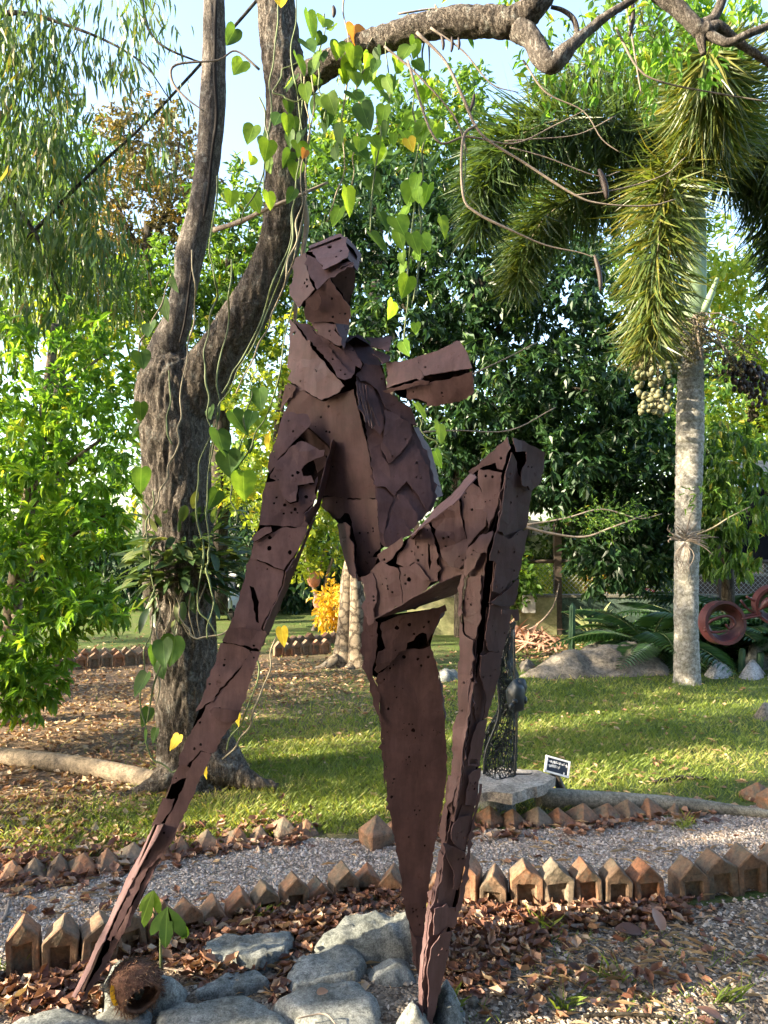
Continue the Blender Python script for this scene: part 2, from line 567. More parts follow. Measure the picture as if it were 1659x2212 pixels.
def solid(V3, tris, nrm, thick):
    """give a triangle sheet thickness along -nrm"""
    n = len(V3)
    vs = list(V3) + [p - nrm * thick for p in V3]
    cnt = {}
    for f in tris:
        for i in range(3):
            a, b = f[i], f[(i + 1) % 3]
            cnt[(a, b)] = cnt.get((a, b), 0) + 1
    fs = list(tris) + [(c + n, b + n, a + n) for a, b, c in tris]
    for (a, b) in cnt:
        if (b, a) not in cnt:
            fs.append((b, a, a + n, b + n))
    return vs, fs

def rock(name, outline, height, mat, parent=None, z0=0.0, step=None, edge=0.35, rough=0.25, seed=0, dome=0.35, under=0.05):
    """stone whose plan is the outline (world x, y); a height field with steep flanks"""
    rng = random.Random(seed)
    loop = []
    n = len(outline)
    for i in range(n):
        a, b = outline[i], outline[(i + 1) % n]
        L = math.hypot(b[0] - a[0], b[1] - a[1])
        k = max(2, int(L / 0.04)) if L < 2 else max(2, int(L / 0.15))
        for j in range(k):
            t = j / k
            x, y = a[0] + (b[0] - a[0]) * t, a[1] + (b[1] - a[1]) * t
            m = 0.09 * min(L, 0.4)
            loop.append((x + m * noise.noise(Vector((x * 9, y * 9, seed))), y + m * noise.noise(Vector((x * 9, y * 9, seed + 7.7)))))
    w = min(max(p[0] for p in loop) - min(p[0] for p in loop), max(p[1] for p in loop) - min(p[1] for p in loop))
    step = step or max(0.012, w / 14)
    pts, tris = fill(loop, [], step, rng)
    V = []
    inner = max(edge_dist(x, y, loop) for x, y in pts) + 1e-6
    rim = w * edge * 0.5
    tx_, ty_ = rng.uniform(-.35, .35), rng.uniform(-.25, .35)
    mx_, my_ = sum(p[0] for p in loop) / len(loop), sum(p[1] for p in loop) / len(loop)
    for x, y in pts:
        e = edge_dist(x, y, loop)
        s = min(1, e / rim)
        s = s * s * (3 - 2 * s) if s < 1 else 1
        s = s ** 0.6
        h = height * s * (1 - dome + dome * (e / inner) ** 0.7) * max(.35, 1 + ((x - mx_) * tx_ + (y - my_) * ty_) / w)
        cell = noise.voronoi(Vector((x * 2.6 / w + seed, y * 2.6 / w, seed * .3)))[0]
        h *= .88 + .3 * (cell[1] - cell[0])
        h += height * rough * s * (noise.noise(Vector((x * 3 / w, y * 3 / w, seed))) + 0.5 * noise.noise(Vector((x * 9 / w, y * 9 / w, seed + 3))) + 0.25 * noise.noise(Vector((x * 24 / w, y * 24 / w, seed + 5))))
        V.append(Vector((x, y, z0 + h - (under if e < 1e-5 else 0))))
    me = MB().add(V, tris)
    o = me.build(name, mat, parent, True)
    return o

def boxv(cx, cy, cz, sx, sy, sz):
    vs = [(cx + sx * a / 2, cy + sy * b / 2, cz + sz * c / 2) for a in (-1, 1) for b in (-1, 1) for c in (-1, 1)]
    fs = [(0, 1, 3, 2), (4, 6, 7, 5), (0, 4, 5, 1), (2, 3, 7, 6), (0, 2, 6, 4), (1, 5, 7, 3)]
    return vs, fs

def ball(mb, c, r, seg=10, rings=7, rough=0.0, seed=0, tint=None):
    """r: (rx, ry, rz)"""
    c = Vector(c)
    vs, fs = [], []
    for i in range(rings + 1):
        th = math.pi * i / rings
        for k in range(seg):
            a = 2 * math.pi * k / seg
            d = Vector((math.sin(th) * math.cos(a), math.sin(th) * math.sin(a), math.cos(th)))
            m = 1 + rough * noise.noise(d * 2.2 + Vector((seed, seed * .7, 0)))
            vs.append(c + Vector((d.x * r[0], d.y * r[1], d.z * r[2])) * m)
    for i in range(rings):
        for k in range(seg):
            a, b = i * seg + k, i * seg + (k + 1) % seg
            fs.append((a, a + seg, b + seg, b))
    mb.add(vs, fs, tint)
    return mb
# ------------------------------------------------------------------ the setting
def ground_mat():
    m, nt, out = new_mat('lawn_soil_and_litter')
    v = texco(nt)
    big = noise_tex(nt, v, 0.45, 5, 0.6)
    mid = noise_tex(nt, v, 3.5, 7, 0.7)
    fine = noise_tex(nt, v, 55, 6, 0.75)
    grass = ramp(nt, fine.outputs[0], [(0.3, (0.035, 0.055, 0.014)), (0.5, (0.075, 0.12, 0.028)), (0.7, (0.15, 0.18, 0.06))]).outputs[0]
    soil = ramp(nt, fine.outputs[0], [(0.3, (0.06, 0.042, 0.028)), (0.5, (0.15, 0.105, 0.072)), (0.66, (0.32, 0.23, 0.16))]).outputs[0]
    # bare ground under the trees on the left, lawn on the right and beyond
    sep = N(nt, 'SeparateXYZ')
    nt.links.new(v, sep.inputs[0])
    gx = N(nt, 'MapRange', clamp=True)
    gx.inputs[1].default_value = -2.2; gx.inputs[2].default_value = 1.2
    nt.links.new(sep.outputs[0], gx.inputs[0])
    gy = N(nt, 'MapRange', clamp=True)
    gy.inputs[1].default_value = 9.2; gy.inputs[2].default_value = 10.5
    nt.links.new(sep.outputs[1], gy.inputs[0])
    gm = N(nt, 'Math', operation='MAXIMUM')
    nt.links.new(gx.outputs[0], gm.inputs[0]); nt.links.new(gy.outputs[0], gm.inputs[1])
    fac = N(nt, 'Math', operation='MULTIPLY_ADD')
    nt.links.new(mid.outputs[0], fac.inputs[0]); fac.inputs[1].default_value = 1.6; fac.inputs[2].default_value = -0.95
    f2 = N(nt, 'Math', operation='ADD', use_clamp=True)
    nt.links.new(fac.outputs[0], f2.inputs[0]); nt.links.new(gm.outputs[0], f2.inputs[1])
    c = mix(nt, f2.outputs[0], soil, grass)
    nb = bump(nt, mid.outputs[0], 0.5, 0.05)
    nb = bump(nt, fine.outputs[0], 0.9, 0.02, nb)
    principled(nt, out, c, 0.95, nb, spec=0.1)
    return m

def gravel_mat(name, dark, mids, light, scale=70):
    m, nt, out = new_mat(name)
    v = texco(nt)
    vor = N(nt, 'TexVoronoi', Scale=scale)
    nt.links.new(v, vor.inputs['Vector'])
    n1 = noise_tex(nt, v, 4, 6, 0.7)
    sep = N(nt, 'SeparateColor')
    nt.links.new(vor.outputs['Color'], sep.inputs[0])
    c = ramp(nt, sep.outputs[0], [(0.0, dark), (0.45, mids), (1.0, light)]).outputs[0]
    sh = ramp(nt, n1.outputs[0], [(0.35, (0.55, 0.5, 0.45)), (0.6, (1, 1, 1))]).outputs[0]
    c = mix(nt, 0.8, c, sh, 'MULTIPLY')
    inv = N(nt, 'Math', operation='SUBTRACT')
    inv.inputs[0].default_value = 1.0
    nt.links.new(vor.outputs['Distance'], inv.inputs[1])
    principled(nt, out, c, 0.9, bump(nt, inv.outputs[0], 1.0, 0.01), spec=0.2)
    return m

M['ground'] = ground_mat()
M['gravel'] = gravel_mat('pale_path_gravel', (0.14, 0.115, 0.09), (0.30, 0.26, 0.21), (0.48, 0.44, 0.38))
M['bed'] = gravel_mat('dark_bed_soil', (0.07, 0.052, 0.04), (0.15, 0.12, 0.092), (0.30, 0.25, 0.20), 90)

mb = MB()
xs = [-300, -60, -20, -10, -5, 0, 5, 10, 20, 60, 300]
ys = [-120, -20, -5, 0, 5, 10, 15, 20, 30, 60, 420]
mb.add([(x, y, 0) for y in ys for x in xs],
       [(j * 11 + i, j * 11 + i + 1, (j + 1) * 11 + i + 1, (j + 1) * 11 + i) for j in range(10) for i in range(10)])
tag(mb.build('lawn_ground', M['ground']), kind='structure', label='lawn and leaf-strewn bare soil under the trees')

def sheet_on_ground(name, outline, z, mat, label):
    b = MB().add([(x, y, z) for x, y in outline], [tuple(range(len(outline)))])
    o = b.build(name, mat)
    if o.data.polygons[0].normal.z < 0:
        o.data.flip_normals()
    return tag(o, kind='structure', label=label)

NEAR_ROW_L = [(-90, 2150), (40, 2122), (118, 2112), (198, 2098), (268, 2070), (333, 2046), (395, 2022), (447, 2004), (510, 1992), (572, 1978), (630, 1968), (682, 1956), (734, 1942), (792, 1934), (850, 1938), (905, 1945), (955, 1948)]
NEAR_ROW_R = [(1010, 1955), (1070, 1966), (1140, 1968), (1208, 1968), (1273, 1965), (1336, 1963), (1402, 1958), (1497, 1948), (1560, 1940), (1621, 1932), (1688, 1922), (1760, 1912)]
MID_ROW_L = [(-110, 1925), (-50, 1916), (5, 1912), (55, 1905), (112, 1902), (165, 1898), (222, 1890), (275, 1874), (335, 1864), (385, 1852), (440, 1842), (500, 1832), (556, 1824), (607, 1816), (656, 1810)]
MID_ROW_R = [(870, 1812), (930, 1802), (1000, 1795), (1062, 1790), (1111, 1792), (1166, 1790), (1216, 1788), (1266, 1782), (1316, 1777), (1366, 1771), (1413, 1767), (1466, 1762), (1519, 1758), (1650, 1735)]
near = [G(u, v) for u, v in NEAR_ROW_L + NEAR_ROW_R]
midr = [G(u, v) for u, v in MID_ROW_L + MID_ROW_R]
path_poly = [(-4.5, near[0].y - 0.2)] + [(p.x, p.y + 0.02) for p in near] + [(4.5, near[-1].y + 0.5)] + [(4.5, midr[-1].y + 0.7)] + [(p.x, p.y - 0.02) for p in reversed(midr)] + [(-4.5, midr[0].y - 0.1)]
sheet_on_ground('gravel_path', path_poly, 0.006, M['gravel'], 'pale gravel garden path between rows of pointed blocks')
bed_poly = [(-4.5, 0.3), (4.5, 0.3), (4.5, near[-1].y + 0.4)] + [(p.x, p.y - 0.05) for p in reversed(near)] + [(-4.5, near[0].y - 0.3)]
sheet_on_ground('planting_bed', bed_poly, 0.004, M['bed'], 'dark soil and gravel bed around the sculpture')

# ------------------------------------------------------------------ pointed edging blocks
def block_mesh(kind, w, dep, h, roof, rng):
    """pointed block; 'gable' has a recessed niche in its front (-y), 'pyramid' a four-sided point"""
    b = MB()
    j = lambda s=0.004: rng.uniform(-s, s)
    hw, hd, he = w / 2, dep / 2, h - roof
    if kind == 'gable':
        nw, nh, nd = hw * 0.58, he * 0.86, 0.024
        f = [(-hw, -hd, -.08), (hw, -hd, -.08), (hw, -hd, he), (0.0, -hd, h), (-hw, -hd, he)]
        f = [(x + j(), y + j(.002), z + (j() if z > 0 else 0)) for x, y, z in f]
        nb = [(-nw, -hd, -.06), (nw, -hd, -.06), (nw, -hd, nh), (-nw, -hd, nh)]
        ni = [(x * .96, -hd + nd, z) for x, y, z in nb]
        bk = [(x * 0.97, hd, z) for x, y, z in f]
        b.add(f + nb + ni + bk, [
            (0, 1, 6, 5), (1, 2, 7, 6), (2, 3, 4, 8, 7), (4, 0, 5, 8),
            (5, 6, 10, 9), (6, 7, 11, 10), (7, 8, 12, 11), (8, 5, 9, 12), (9, 10, 11, 12),
            (1, 14, 15, 2), (2, 15, 16, 3), (3, 16, 17, 4), (4, 17, 13, 0), (17, 16, 15, 14, 13)])
    else:
        q = [(-hw, -hd, -.08), (hw, -hd, -.08), (hw, hd, -.08), (-hw, hd, -.08)]
        t = [(x + j(.006), y + j(.006), he + j(.006)) for x, y, z in q]
        a = (j(.012), j(.012), h)
        b.add(q + t + [a], [(0, 1, 5, 4), (1, 2, 6, 5), (2, 3, 7, 6), (3, 0, 4, 7), (4, 5, 8), (5, 6, 8), (6, 7, 8), (7, 4, 8)])
    me = b.mesh('block', M['brick'])
    bm = bmesh.new(); bm.from_mesh(me)
    bmesh.ops.recalc_face_normals(bm, faces=bm.faces)
    bmesh.ops.bevel(bm, geom=[e for e in bm.edges if e.calc_length() > 0.03], offset=0.0045, segments=1, affect='EDGES', profile=0.6)
    bmesh.ops.triangulate(bm, faces=bm.faces[:])
    bmesh.ops.subdivide_edges(bm, edges=[e for e in bm.edges if e.calc_length() > 0.022], cuts=2, use_grid_fill=True)
    for vv in bm.verts:
        n_ = noise.noise(vv.co * 22 + Vector((rng.random() * .2, w * 900, h * 70)))
        n2_ = noise.noise(vv.co * 60 + Vector((w * 300, 0, 0)))
        vv.co += Vector((n_ * .006 + n2_ * .002, noise.noise(vv.co * 25) * .005, n_ * .005 + n2_ * .003))
    bm.to_mesh(me); bm.free()
    return me

def edging(label, row, kind, w, dep, h, roof, seed, yaw=None, hvar=0.02, tilt=0.05, names='block', sinks=None):
    rng = random.Random(seed)
    pts = [G(u, v) for u, v in row]
    t = thing('block_edging', label, 'edging', pts[len(pts) // 2], 'rows of pointed edging blocks')
    pool = [block_mesh(kind, w * rng.uniform(.95, 1.05), dep, h * rng.uniform(.94, 1.08), roof * rng.uniform(.85, 1.15), rng) for _ in range(5)]
    for i, p in enumerate(pts):
        a, c = pts[max(0, i - 1)], pts[min(len(pts) - 1, i + 1)]
        ang = math.atan2(c.y - a.y, c.x - a.x)
        gap = min((pts[i] - a).length if i else 9, (c - pts[i]).length if i < len(pts) - 1 else 9)
        o = bpy.data.objects.new(names, rng.choice(pool))
        link(o, t)
        s = min(1.15, max(0.72, gap / w * 0.97)) if gap < w * 1.3 else rng.uniform(.95, 1.05)
        o.location = (p.x, p.y + dep / 2, -(rng.random() * hvar if sinks is None or i >= len(sinks) else sinks[i]))
        o.rotation_euler = (rng.uniform(-tilt, tilt), rng.uniform(-tilt, tilt), (ang if yaw is None else yaw) + rng.uniform(-.08, .08))
        o.scale = (s, 1, 1)
    return t

edging('near row of pointed terracotta blocks curving past the foreground stones, left of the figure', NEAR_ROW_L, 'gable', 0.136, 0.10, 0.185, 0.056, 5, hvar=0.08, tilt=0.09, sinks=[0, 0, .005, 0, .02, .03, .06, .1, .09, .06, .05, .09, .06, .09, .09, .08, .06])
edging('near row of pointed terracotta blocks with niches, right of the figure', NEAR_ROW_R, 'gable', 0.134, 0.11, 0.180, 0.056, 6)
edging('far-side row of half-sunk pyramid blocks along the gravel path, left of the standing leg', MID_ROW_L, 'pyramid', 0.150, 0.15, 0.105, 0.078, 7, hvar=0.03, yaw=0.5, tilt=0.08)
edging('far-side row of half-sunk pyramid blocks along the gravel path below the cement pipe', MID_ROW_R, 'pyramid', 0.150, 0.15, 0.105, 0.082, 8, hvar=0.025, yaw=0.55, tilt=0.08)
edging('distant row of pointed blocks behind the left end of the bare ground, nearer one', [(118 + 27 * i, 1450 - 2 * i) for i in range(8)], 'gable', 0.145, 0.1, 0.19, 0.06, 9)
edging('distant row of pointed blocks at the lawn edge behind the left tree, farther one', [(135 + 22 * i, 1425 - 1.2 * i) for i in range(9)], 'gable', 0.145, 0.1, 0.13, 0.06, 10)
edging('distant row of pointed blocks left of the buttressed tree, nearer one', [(600 + 20.5 * i, 1419 - 1.2 * i) for i in range(6)], 'gable', 0.145, 0.1, 0.19, 0.06, 11)
edging('distant row of pointed blocks left of the buttressed tree, farther one', [(615 + 17.6 * i, 1401 - 2.0 * i) for i in range(8)], 'gable', 0.145, 0.1, 0.17, 0.06, 12)
bl = block_mesh('pyramid', 0.135, 0.135, 0.155, 0.075, random.Random(31))
b1 = bpy.data.objects.new('edging_block', bl); link(b1)
b1.location = G(812, 1822) + Vector((0, -0.02, 0)); b1.rotation_euler = (0, 0, 0.6)
tag(b1, 'large single pointed orange block standing left of the standing leg', 'block', 'loose pointed blocks')
b2 = bpy.data.objects.new('edging_block', bl.copy()); link(b2)
b2.location = G(1672, 1750); b2.rotation_euler = (0, 0, 0.3)
tag(b2, 'reddish block cut by the right edge beside the pipe end', 'block', 'loose pointed blocks')
b3 = bpy.data.objects.new('edging_block', bl.copy()); link(b3)
b3.location = G(300, 1421); b3.rotation_euler = (0, 0, 0.2)
tag(b3, 'lone distant pointed block just left of the big trunk', 'block', 'loose pointed blocks')

# ------------------------------------------------------------------ where the foreground stones lie
STONES = []
def stone_(*a, **k): STONES.append((a, k))
stone_('flat pale slab lying between the seedling and the large boulder', [(408, 2048), (470, 2022), (560, 2016), (640, 2020), (628, 2062), (560, 2090), (460, 2078)], .055, 1, dome=.08, edge=.12)
stone_('large rounded boulder behind the foot of the standing leg', [(668, 2022), (690, 1996), (740, 1980), (820, 1974), (890, 1980), (935, 2005), (910, 2040), (800, 2052), (720, 2042)], .12, 2, dome=.4, edge=.4)
stone_('smaller pale slab right of the flat slab', [(606, 2110), (640, 2070), (700, 2050), (778, 2044), (800, 2082), (778, 2114), (700, 2130), (630, 2142)], .05, 3, dome=.1, edge=.14)
stone_('low flat stone under the coconut husk', [(200, 2190), (260, 2172), (335, 2176), (330, 2235), (250, 2270), (190, 2240)], .03, 13, dome=.12, edge=.2)
stone_('narrow stone wedged at the bottom edge beside the wedge rock', [(835, 2215), (860, 2225), (900, 2240), (905, 2320), (850, 2330)], .04, 14, dome=.15, edge=.2)
stone_('rounded stone just behind the coconut husk', [(205, 2130), (230, 2085), (280, 2072), (350, 2078), (415, 2110), (400, 2150), (300, 2170), (220, 2160)], .10, 4, dome=.45, edge=.5)
stone_('small low stone among leaves in the middle of the bed', [(415, 2137), (490, 2100), (565, 2096), (592, 2126), (520, 2148), (425, 2152)], .035, 5, dome=.15, edge=.2)
stone_('long grey stone at the bottom edge right of the husk', [(335, 2180), (400, 2154), (520, 2146), (600, 2166), (652, 2220), (640, 2310), (420, 2330), (322, 2260)], .055, 6, dome=.12, edge=.16)
stone_('broad grey stone at the bottom edge below the boulder', [(578, 2172), (620, 2145), (700, 2124), (778, 2118), (826, 2150), (850, 2240), (820, 2330), (680, 2320), (655, 2225)], .055, 7, dome=.12, edge=.16)
stone_('grey stone in the bottom left corner', [(20, 2200), (80, 2178), (150, 2174), (215, 2190), (270, 2230), (260, 2310), (30, 2320), (-30, 2260)], .05, 8, dome=.2, edge=.25)
stone_('pointed wedge-shaped rock in front of the standing leg', [(832, 2195), (858, 2150), (888, 2122), (925, 2150), (965, 2215), (930, 2250), (865, 2240)], .125, 9, dome=.6, edge=.85, rough=.25)
stone_('tilted rock right of the shin point', [(925, 2150), (950, 2108), (985, 2112), (1008, 2150), (1004, 2185), (960, 2205)], .11, 10, dome=.6, edge=.8)
stone_('low stone between the boulder and the wedge rock', [(785, 2082), (830, 2062), (890, 2068), (905, 2110), (850, 2125), (800, 2112)], .045, 11, dome=.4, edge=.5)
stone_('tiny buff stone right of the tilted rock', [(1000, 2160), (1018, 2142), (1040, 2150), (1044, 2168), (1020, 2178)], .03, 12, 'boulder', dome=.5, edge=.7)

def off_stones(xy, keep, rg):
    ins = np.zeros(len(xy), bool)
    for a, k in STONES:
        poly = [(p.x, p.y) for p in (G(u, v, a[2] * .6) for u, v in a[1])]
        j = len(poly) - 1
        for i in range(len(poly)):
            (xi, yi), (xj, yj) = poly[i], poly[j]
            ins ^= ((yi > xy[:, 1]) != (yj > xy[:, 1])) & (xy[:, 0] < (xj - xi) * (xy[:, 1] - yi) / (yj - yi + 1e-12) + xi)
            j = i
    return xy[~ins]

# ------------------------------------------------------------------ gravel, litter, grass (uncountable)
RG = np.random.default_rng(42)
def scatter(poly, n, rg):
    xs = [p[0] for p in poly]; ys = [p[1] for p in poly]
    px = np.array([p[0] for p in poly]); py = np.array([p[1] for p in poly])
    x = rg.uniform(min(xs), max(xs), n * 3); y = rg.uniform(min(ys), max(ys), n * 3)
    ins = np.zeros(len(x), bool)
    j = len(poly) - 1
    for i in range(len(poly)):
        c = ((py[i] > y) != (py[j] > y)) & (x < (px[j] - px[i]) * (y - py[i]) / (py[j] - py[i] + 1e-12) + px[i])
        ins ^= c
        j = i
    return np.stack([x[ins], y[ins]], 1)[:n]

OCT = np.array([(1, 0, 0), (-1, 0, 0), (0, 1, 0), (0, -1, 0), (0, 0, 1), (0, 0, -.6)], float)
OCF = np.array([(0, 2, 4), (2, 1, 4), (1, 3, 4), (3, 0, 4), (2, 0, 5), (1, 2, 5), (3, 1, 5), (0, 3, 5)])
def pebbles(name, xy, z, size, mat, rg, label):
    n = len(xy)
    V = OCT[None] * (1 + rg.normal(size=(n, 6, 1)) * 0.25) + rg.normal(size=(n, 6, 3)) * 0.18
    a = rg.uniform(0, 6.28, n)
    ca, sa = np.cos(a), np.sin(a)
    V = np.stack([V[:, :, 0] * ca[:, None] - V[:, :, 1] * sa[:, None], V[:, :, 0] * sa[:, None] + V[:, :, 1] * ca[:, None], V[:, :, 2]], 2)
    s = size * (0.5 + rg.random(n) ** 2 * 1.1)
    V *= s[:, None, None]; V[:, :, 2] *= 0.65
    V[:, :, 0] += xy[:, 0, None]; V[:, :, 1] += xy[:, 1, None]; V[:, :, 2] += z + (s * 0.25)[:, None]
    Fc = OCF[None] + (np.arange(n) * 6)[:, None, None]
    o = link(bpy.data.objects.new(name, np_mesh(name, V.reshape(-1, 3), Fc.reshape(-1, 3), mat, np.repeat(rg.random(n), 8))))
    return tag(o, kind='stuff', label=label)

def tint_mat(name, stops, rough=0.85, spec=0.2):
    m, nt, out = new_mat(name)
    a = N(nt, 'Attribute', attribute_name='tint')
    r = ramp(nt, a.outputs['Fac'], stops)
    v = texco(nt)
    n = noise_tex(nt, v, 150, 3, 0.6)
    sp = ramp(nt, n.outputs[0], [(0.3, (0.7, 0.7, 0.7)), (0.7, (1.2, 1.2, 1.2))]).outputs[0]
    principled(nt, out, mix(nt, 1.0, r.outputs[0], sp, 'MULTIPLY'), rough, spec=spec)
    return m
M['pebble'] = tint_mat('path_pebbles', [(0, (0.14, 0.11, 0.092)), (0.3, (0.27, 0.22, 0.19)), (0.7, (0.40, 0.34, 0.30)), (1, (0.58, 0.52, 0.47))])
M['pebble2'] = tint_mat('bed_pebbles', [(0, (0.13, 0.10, 0.08)), (0.5, (0.30, 0.25, 0.20)), (1, (0.56, 0.49, 0.42))])
M['litter'] = leaf_mat('fallen_leaf_litter', [(0, (0.07, 0.036, 0.027)), (0.3, (0.155, 0.068, 0.046)), (0.6, (0.245, 0.125, 0.082)), (0.85, (0.34, 0.21, 0.14)), (1, (0.46, 0.36, 0.26))], 0.12, 1.1, 0.5, 0.35)
M['litter_pale'] = leaf_mat('dry_lawn_litter', [(0, (0.12, 0.06, 0.035)), (0.3, (0.24, 0.13, 0.075)), (0.6, (0.36, 0.24, 0.14)), (1, (0.50, 0.38, 0.25))], 0.15, 1.1, 0.6, 0.3)
M['grass'] = leaf_mat('lawn_grass', [(0, (0.075, 0.115, 0.02)), (0.4, (0.14, 0.20, 0.035)), (0.75, (0.24, 0.28, 0.06)), (1, (0.42, 0.36, 0.16))], 0.4, 1.4, 0.5, 0.3)

path_xy = scatter(path_poly, 100000, RG)
path_xy = path_xy[np.abs(path_xy[:, 0]) < path_xy[:, 1] * 0.58]
pebbles('path_gravel', path_xy, 0.006, 0.0062, M['pebble'], RG, 'loose pale pebbles covering the path')
bed_vis = [(-1.9, 2.0), (1.9, 2.0), (2.1, near[-1].y)] + [(p.x, p.y - 0.03) for p in reversed(near)] + [(-2.1, near[0].y)]
bxy = scatter(bed_vis, 12000, RG)
bxy = bxy[(bxy[:, 0] > 0.15) | (RG.random(len(bxy)) < 0.35)]
pebbles('bed_gravel', bxy, 0.004, 0.0085, M['pebble2'], RG, 'small mixed pebbles on the soil bed')

def litter(name, xy, z, length, mat, rg, label, kind='curl', zj=0.02, flat=0.35):
    n = len(xy)
    pos = np.concatenate([xy, z + rg.random((n, 1)) ** 2 * zj], 1)
    a = rg.uniform(0, 6.28, n)
    d = np.stack([np.cos(a), np.sin(a), rg.normal(size=n) * flat * 0.6], 1)
    up = np.stack([rg.normal(size=n) * flat, rg.normal(size=n) * flat, np.where(rg.random(n) < 0.75, 1.0, -1.0)], 1)
    L = length * (0.55 + 0.75 * rg.random(n))
    V, Fc, t = leaves(pos, d, up, L, L * (0.4 + 0.3 * rg.random(n)), kind, rg.random(n))
    V[:, 2] = np.maximum(V[:, 2], z + 0.001)
    o = link(bpy.data.objects.new(name, np_mesh(name, V, Fc, mat, t)))
    return tag(o, kind='stuff', label=label)

def along(row, n, rg, spread, dy, z=0):
    pts = np.array([(G(u, v).x, G(u, v).y) for u, v in row])
    i = rg.integers(0, len(pts) - 1, n)
    t = rg.random((n, 1))
    q = pts[i] * (1 - t) + pts[i + 1] * t
    q[:, 1] += dy + rg.normal(size=n) * spread
    q[:, 0] += rg.normal(size=n) * 0.04
    return q

def px_cloud(n, cu, cv, su, sv, rg):
    """points on the ground spread about a picture position"""
    out = []
    for u, v in zip(rg.normal(cu, su, n), rg.normal(cv, sv, n)):
        if v < 1330: v = 1330 + abs(v - 1330)
        g = G(u, v); out.append((g.x, g.y))
    return np.array(out)

near_l = np.concatenate([
    along(NEAR_ROW_L, 520, RG, 0.04, -0.05), along(NEAR_ROW_R[:8], 620, RG, 0.045, -0.08),
    px_cloud(420, 1080, 2030, 55, 35, RG), px_cloud(360, 1000, 2080, 30, 40, RG),
    px_cloud(420, 650, 2010, 60, 22, RG), px_cloud(330, 480, 2080, 60, 25, RG), px_cloud(240, 90, 2160, 70, 22, RG),
    px_cloud(160, 640, 2120, 60, 30, RG), px_cloud(90, 1300, 2150, 170, 40, RG), px_cloud(70, 1400, 2060, 150, 40, RG)])
near_l = off_stones(near_l, .05, RG)
litter('bed_leaf_litter', near_l, 0.008, 0.052, M['litter'], RG, 'reddish brown fallen leaves heaped along the stones and blocks', zj=0.03)
mid_l = np.concatenate([along(MID_ROW_L, 260, RG, 0.04, -0.05), along(MID_ROW_L, 500, RG, 0.10, 0.2), along(MID_ROW_R, 220, RG, 0.05, -0.06), px_cloud(40, 300, 1960, 200, 30, RG), px_cloud(24, 1300, 1850, 200, 40, RG)])
litter('path_side_litter', mid_l, 0.008, 0.055, M['litter'], RG, 'brown fallen leaves along both sides of the path', zj=0.025)
lawn_l = np.concatenate([
    px_cloud(2600, 150, 1560, 190, 100, RG), px_cloud(1300, 640, 1460, 160, 35, RG), px_cloud(700, 120, 1780, 140, 60, RG),
    px_cloud(700, 250, 1480, 150, 30, RG), px_cloud(350, 1250, 1600, 260, 110, RG), px_cloud(600, 1180, 1410, 90, 16, RG), px_cloud(500, 850, 1500, 220, 60, RG)])
lawn_l = lawn_l[lawn_l[:, 1] > midr[0].y * 0.98]
litter('lawn_leaf_litter', lawn_l, 0.004, 0.05, M['litter_pale'], RG, 'dry leaves scattered over the bare ground and lawn', zj=0.02)

# grass
gy = []
def grass_px(n, cu, cv, su, sv): gy.append(px_cloud(n, cu, cv, su, sv, RG))
grass_px(26000, 1280, 1600, 270, 75); grass_px(16000, 800, 1690, 190, 75); grass_px(5000, 1350, 1500, 220, 25); grass_px(7000, 400, 1785, 170, 32); grass_px(5000, 560, 1640, 120, 50)
grass_px(1500, 100, 1800, 120, 40); grass_px(3000, 700, 1560, 160, 50)
gxy = np.concatenate(gy)
lo = np.interp(gxy[:, 0], [p.x for p in midr], [p.y for p in midr]) + 0.05
gxy = gxy[gxy[:, 1] > lo]
def grass(name, xy, h, rg, label, wd=0.006):
    n = len(xy)
    pos = np.concatenate([xy, np.zeros((n, 1))], 1)
    a = rg.uniform(0, 6.28, n)
    lean = 0.35 + 0.75 * rg.random(n)
    d = np.stack([np.cos(a) * lean, np.sin(a) * lean, np.ones(n)], 1)
    up = np.stack([np.cos(a), np.sin(a), np.full(n, .2)], 1)
    L = h * (0.45 + 0.9 * rg.random(n) ** 1.5)
    pn = np.array([noise.noise(Vector((p[0] * 1.5, p[1] * 1.5, 3.3))) for p in xy])
    t = np.clip(0.45 + pn * 0.5 + rg.normal(size=n) * 0.2, 0, 1)
    dist = xy[:, 1]
    V, Fc, t = leaves(pos, d, up, L, wd * np.maximum(1, dist / 5), 'blade', t)
    o = link(bpy.data.objects.new(name, np_mesh(name, V, Fc, M['grass'], t)))
    return tag(o, kind='stuff', label=label)
grass('lawn_grass', gxy, 0.055, RG, 'short patchy lawn grass')
tuft = np.concatenate([px_cloud(34, u, v, 14, 5, RG) for u, v in ((560, 1985), (1180, 2010), (940, 1990), (1220, 2180), (960, 2195), (20, 2100), (1330, 2120), (1560, 2160), (1480, 1790))])
grass('bed_grass', tuft, 0.09, RG, 'thin grass tufts in the gravel and beds', 0.005)
straw = np.concatenate([px_cloud(420, 1300, 2080, 190, 60, RG), px_cloud(160, 560, 2090, 150, 40, RG), px_cloud(500, 1200, 1600, 260, 100, RG), px_cloud(900, 180, 1600, 190, 110, RG), px_cloud(200, 1200, 1850, 260, 40, RG), px_cloud(150, 250, 1970, 160, 30, RG), px_cloud(500, 700, 1500, 200, 60, RG)])
n_ = len(straw)
a_ = RG.normal(0, .7, n_)
V_, F_c, t_ = leaves(np.concatenate([straw, np.full((n_, 1), .012) + RG.random((n_, 1)) * .012], 1), np.stack([np.cos(a_), np.sin(a_), RG.normal(0, .08, n_)], 1), np.tile(np.array([[0, 0, 1.0]]), (n_, 1)), .03 + .08 * RG.random(n_) ** 2.5, .003 + .0025 * RG.random(n_), 'rhomb', .5 + .5 * RG.random(n_))
V_[:, 2] = np.maximum(V_[:, 2], .007)
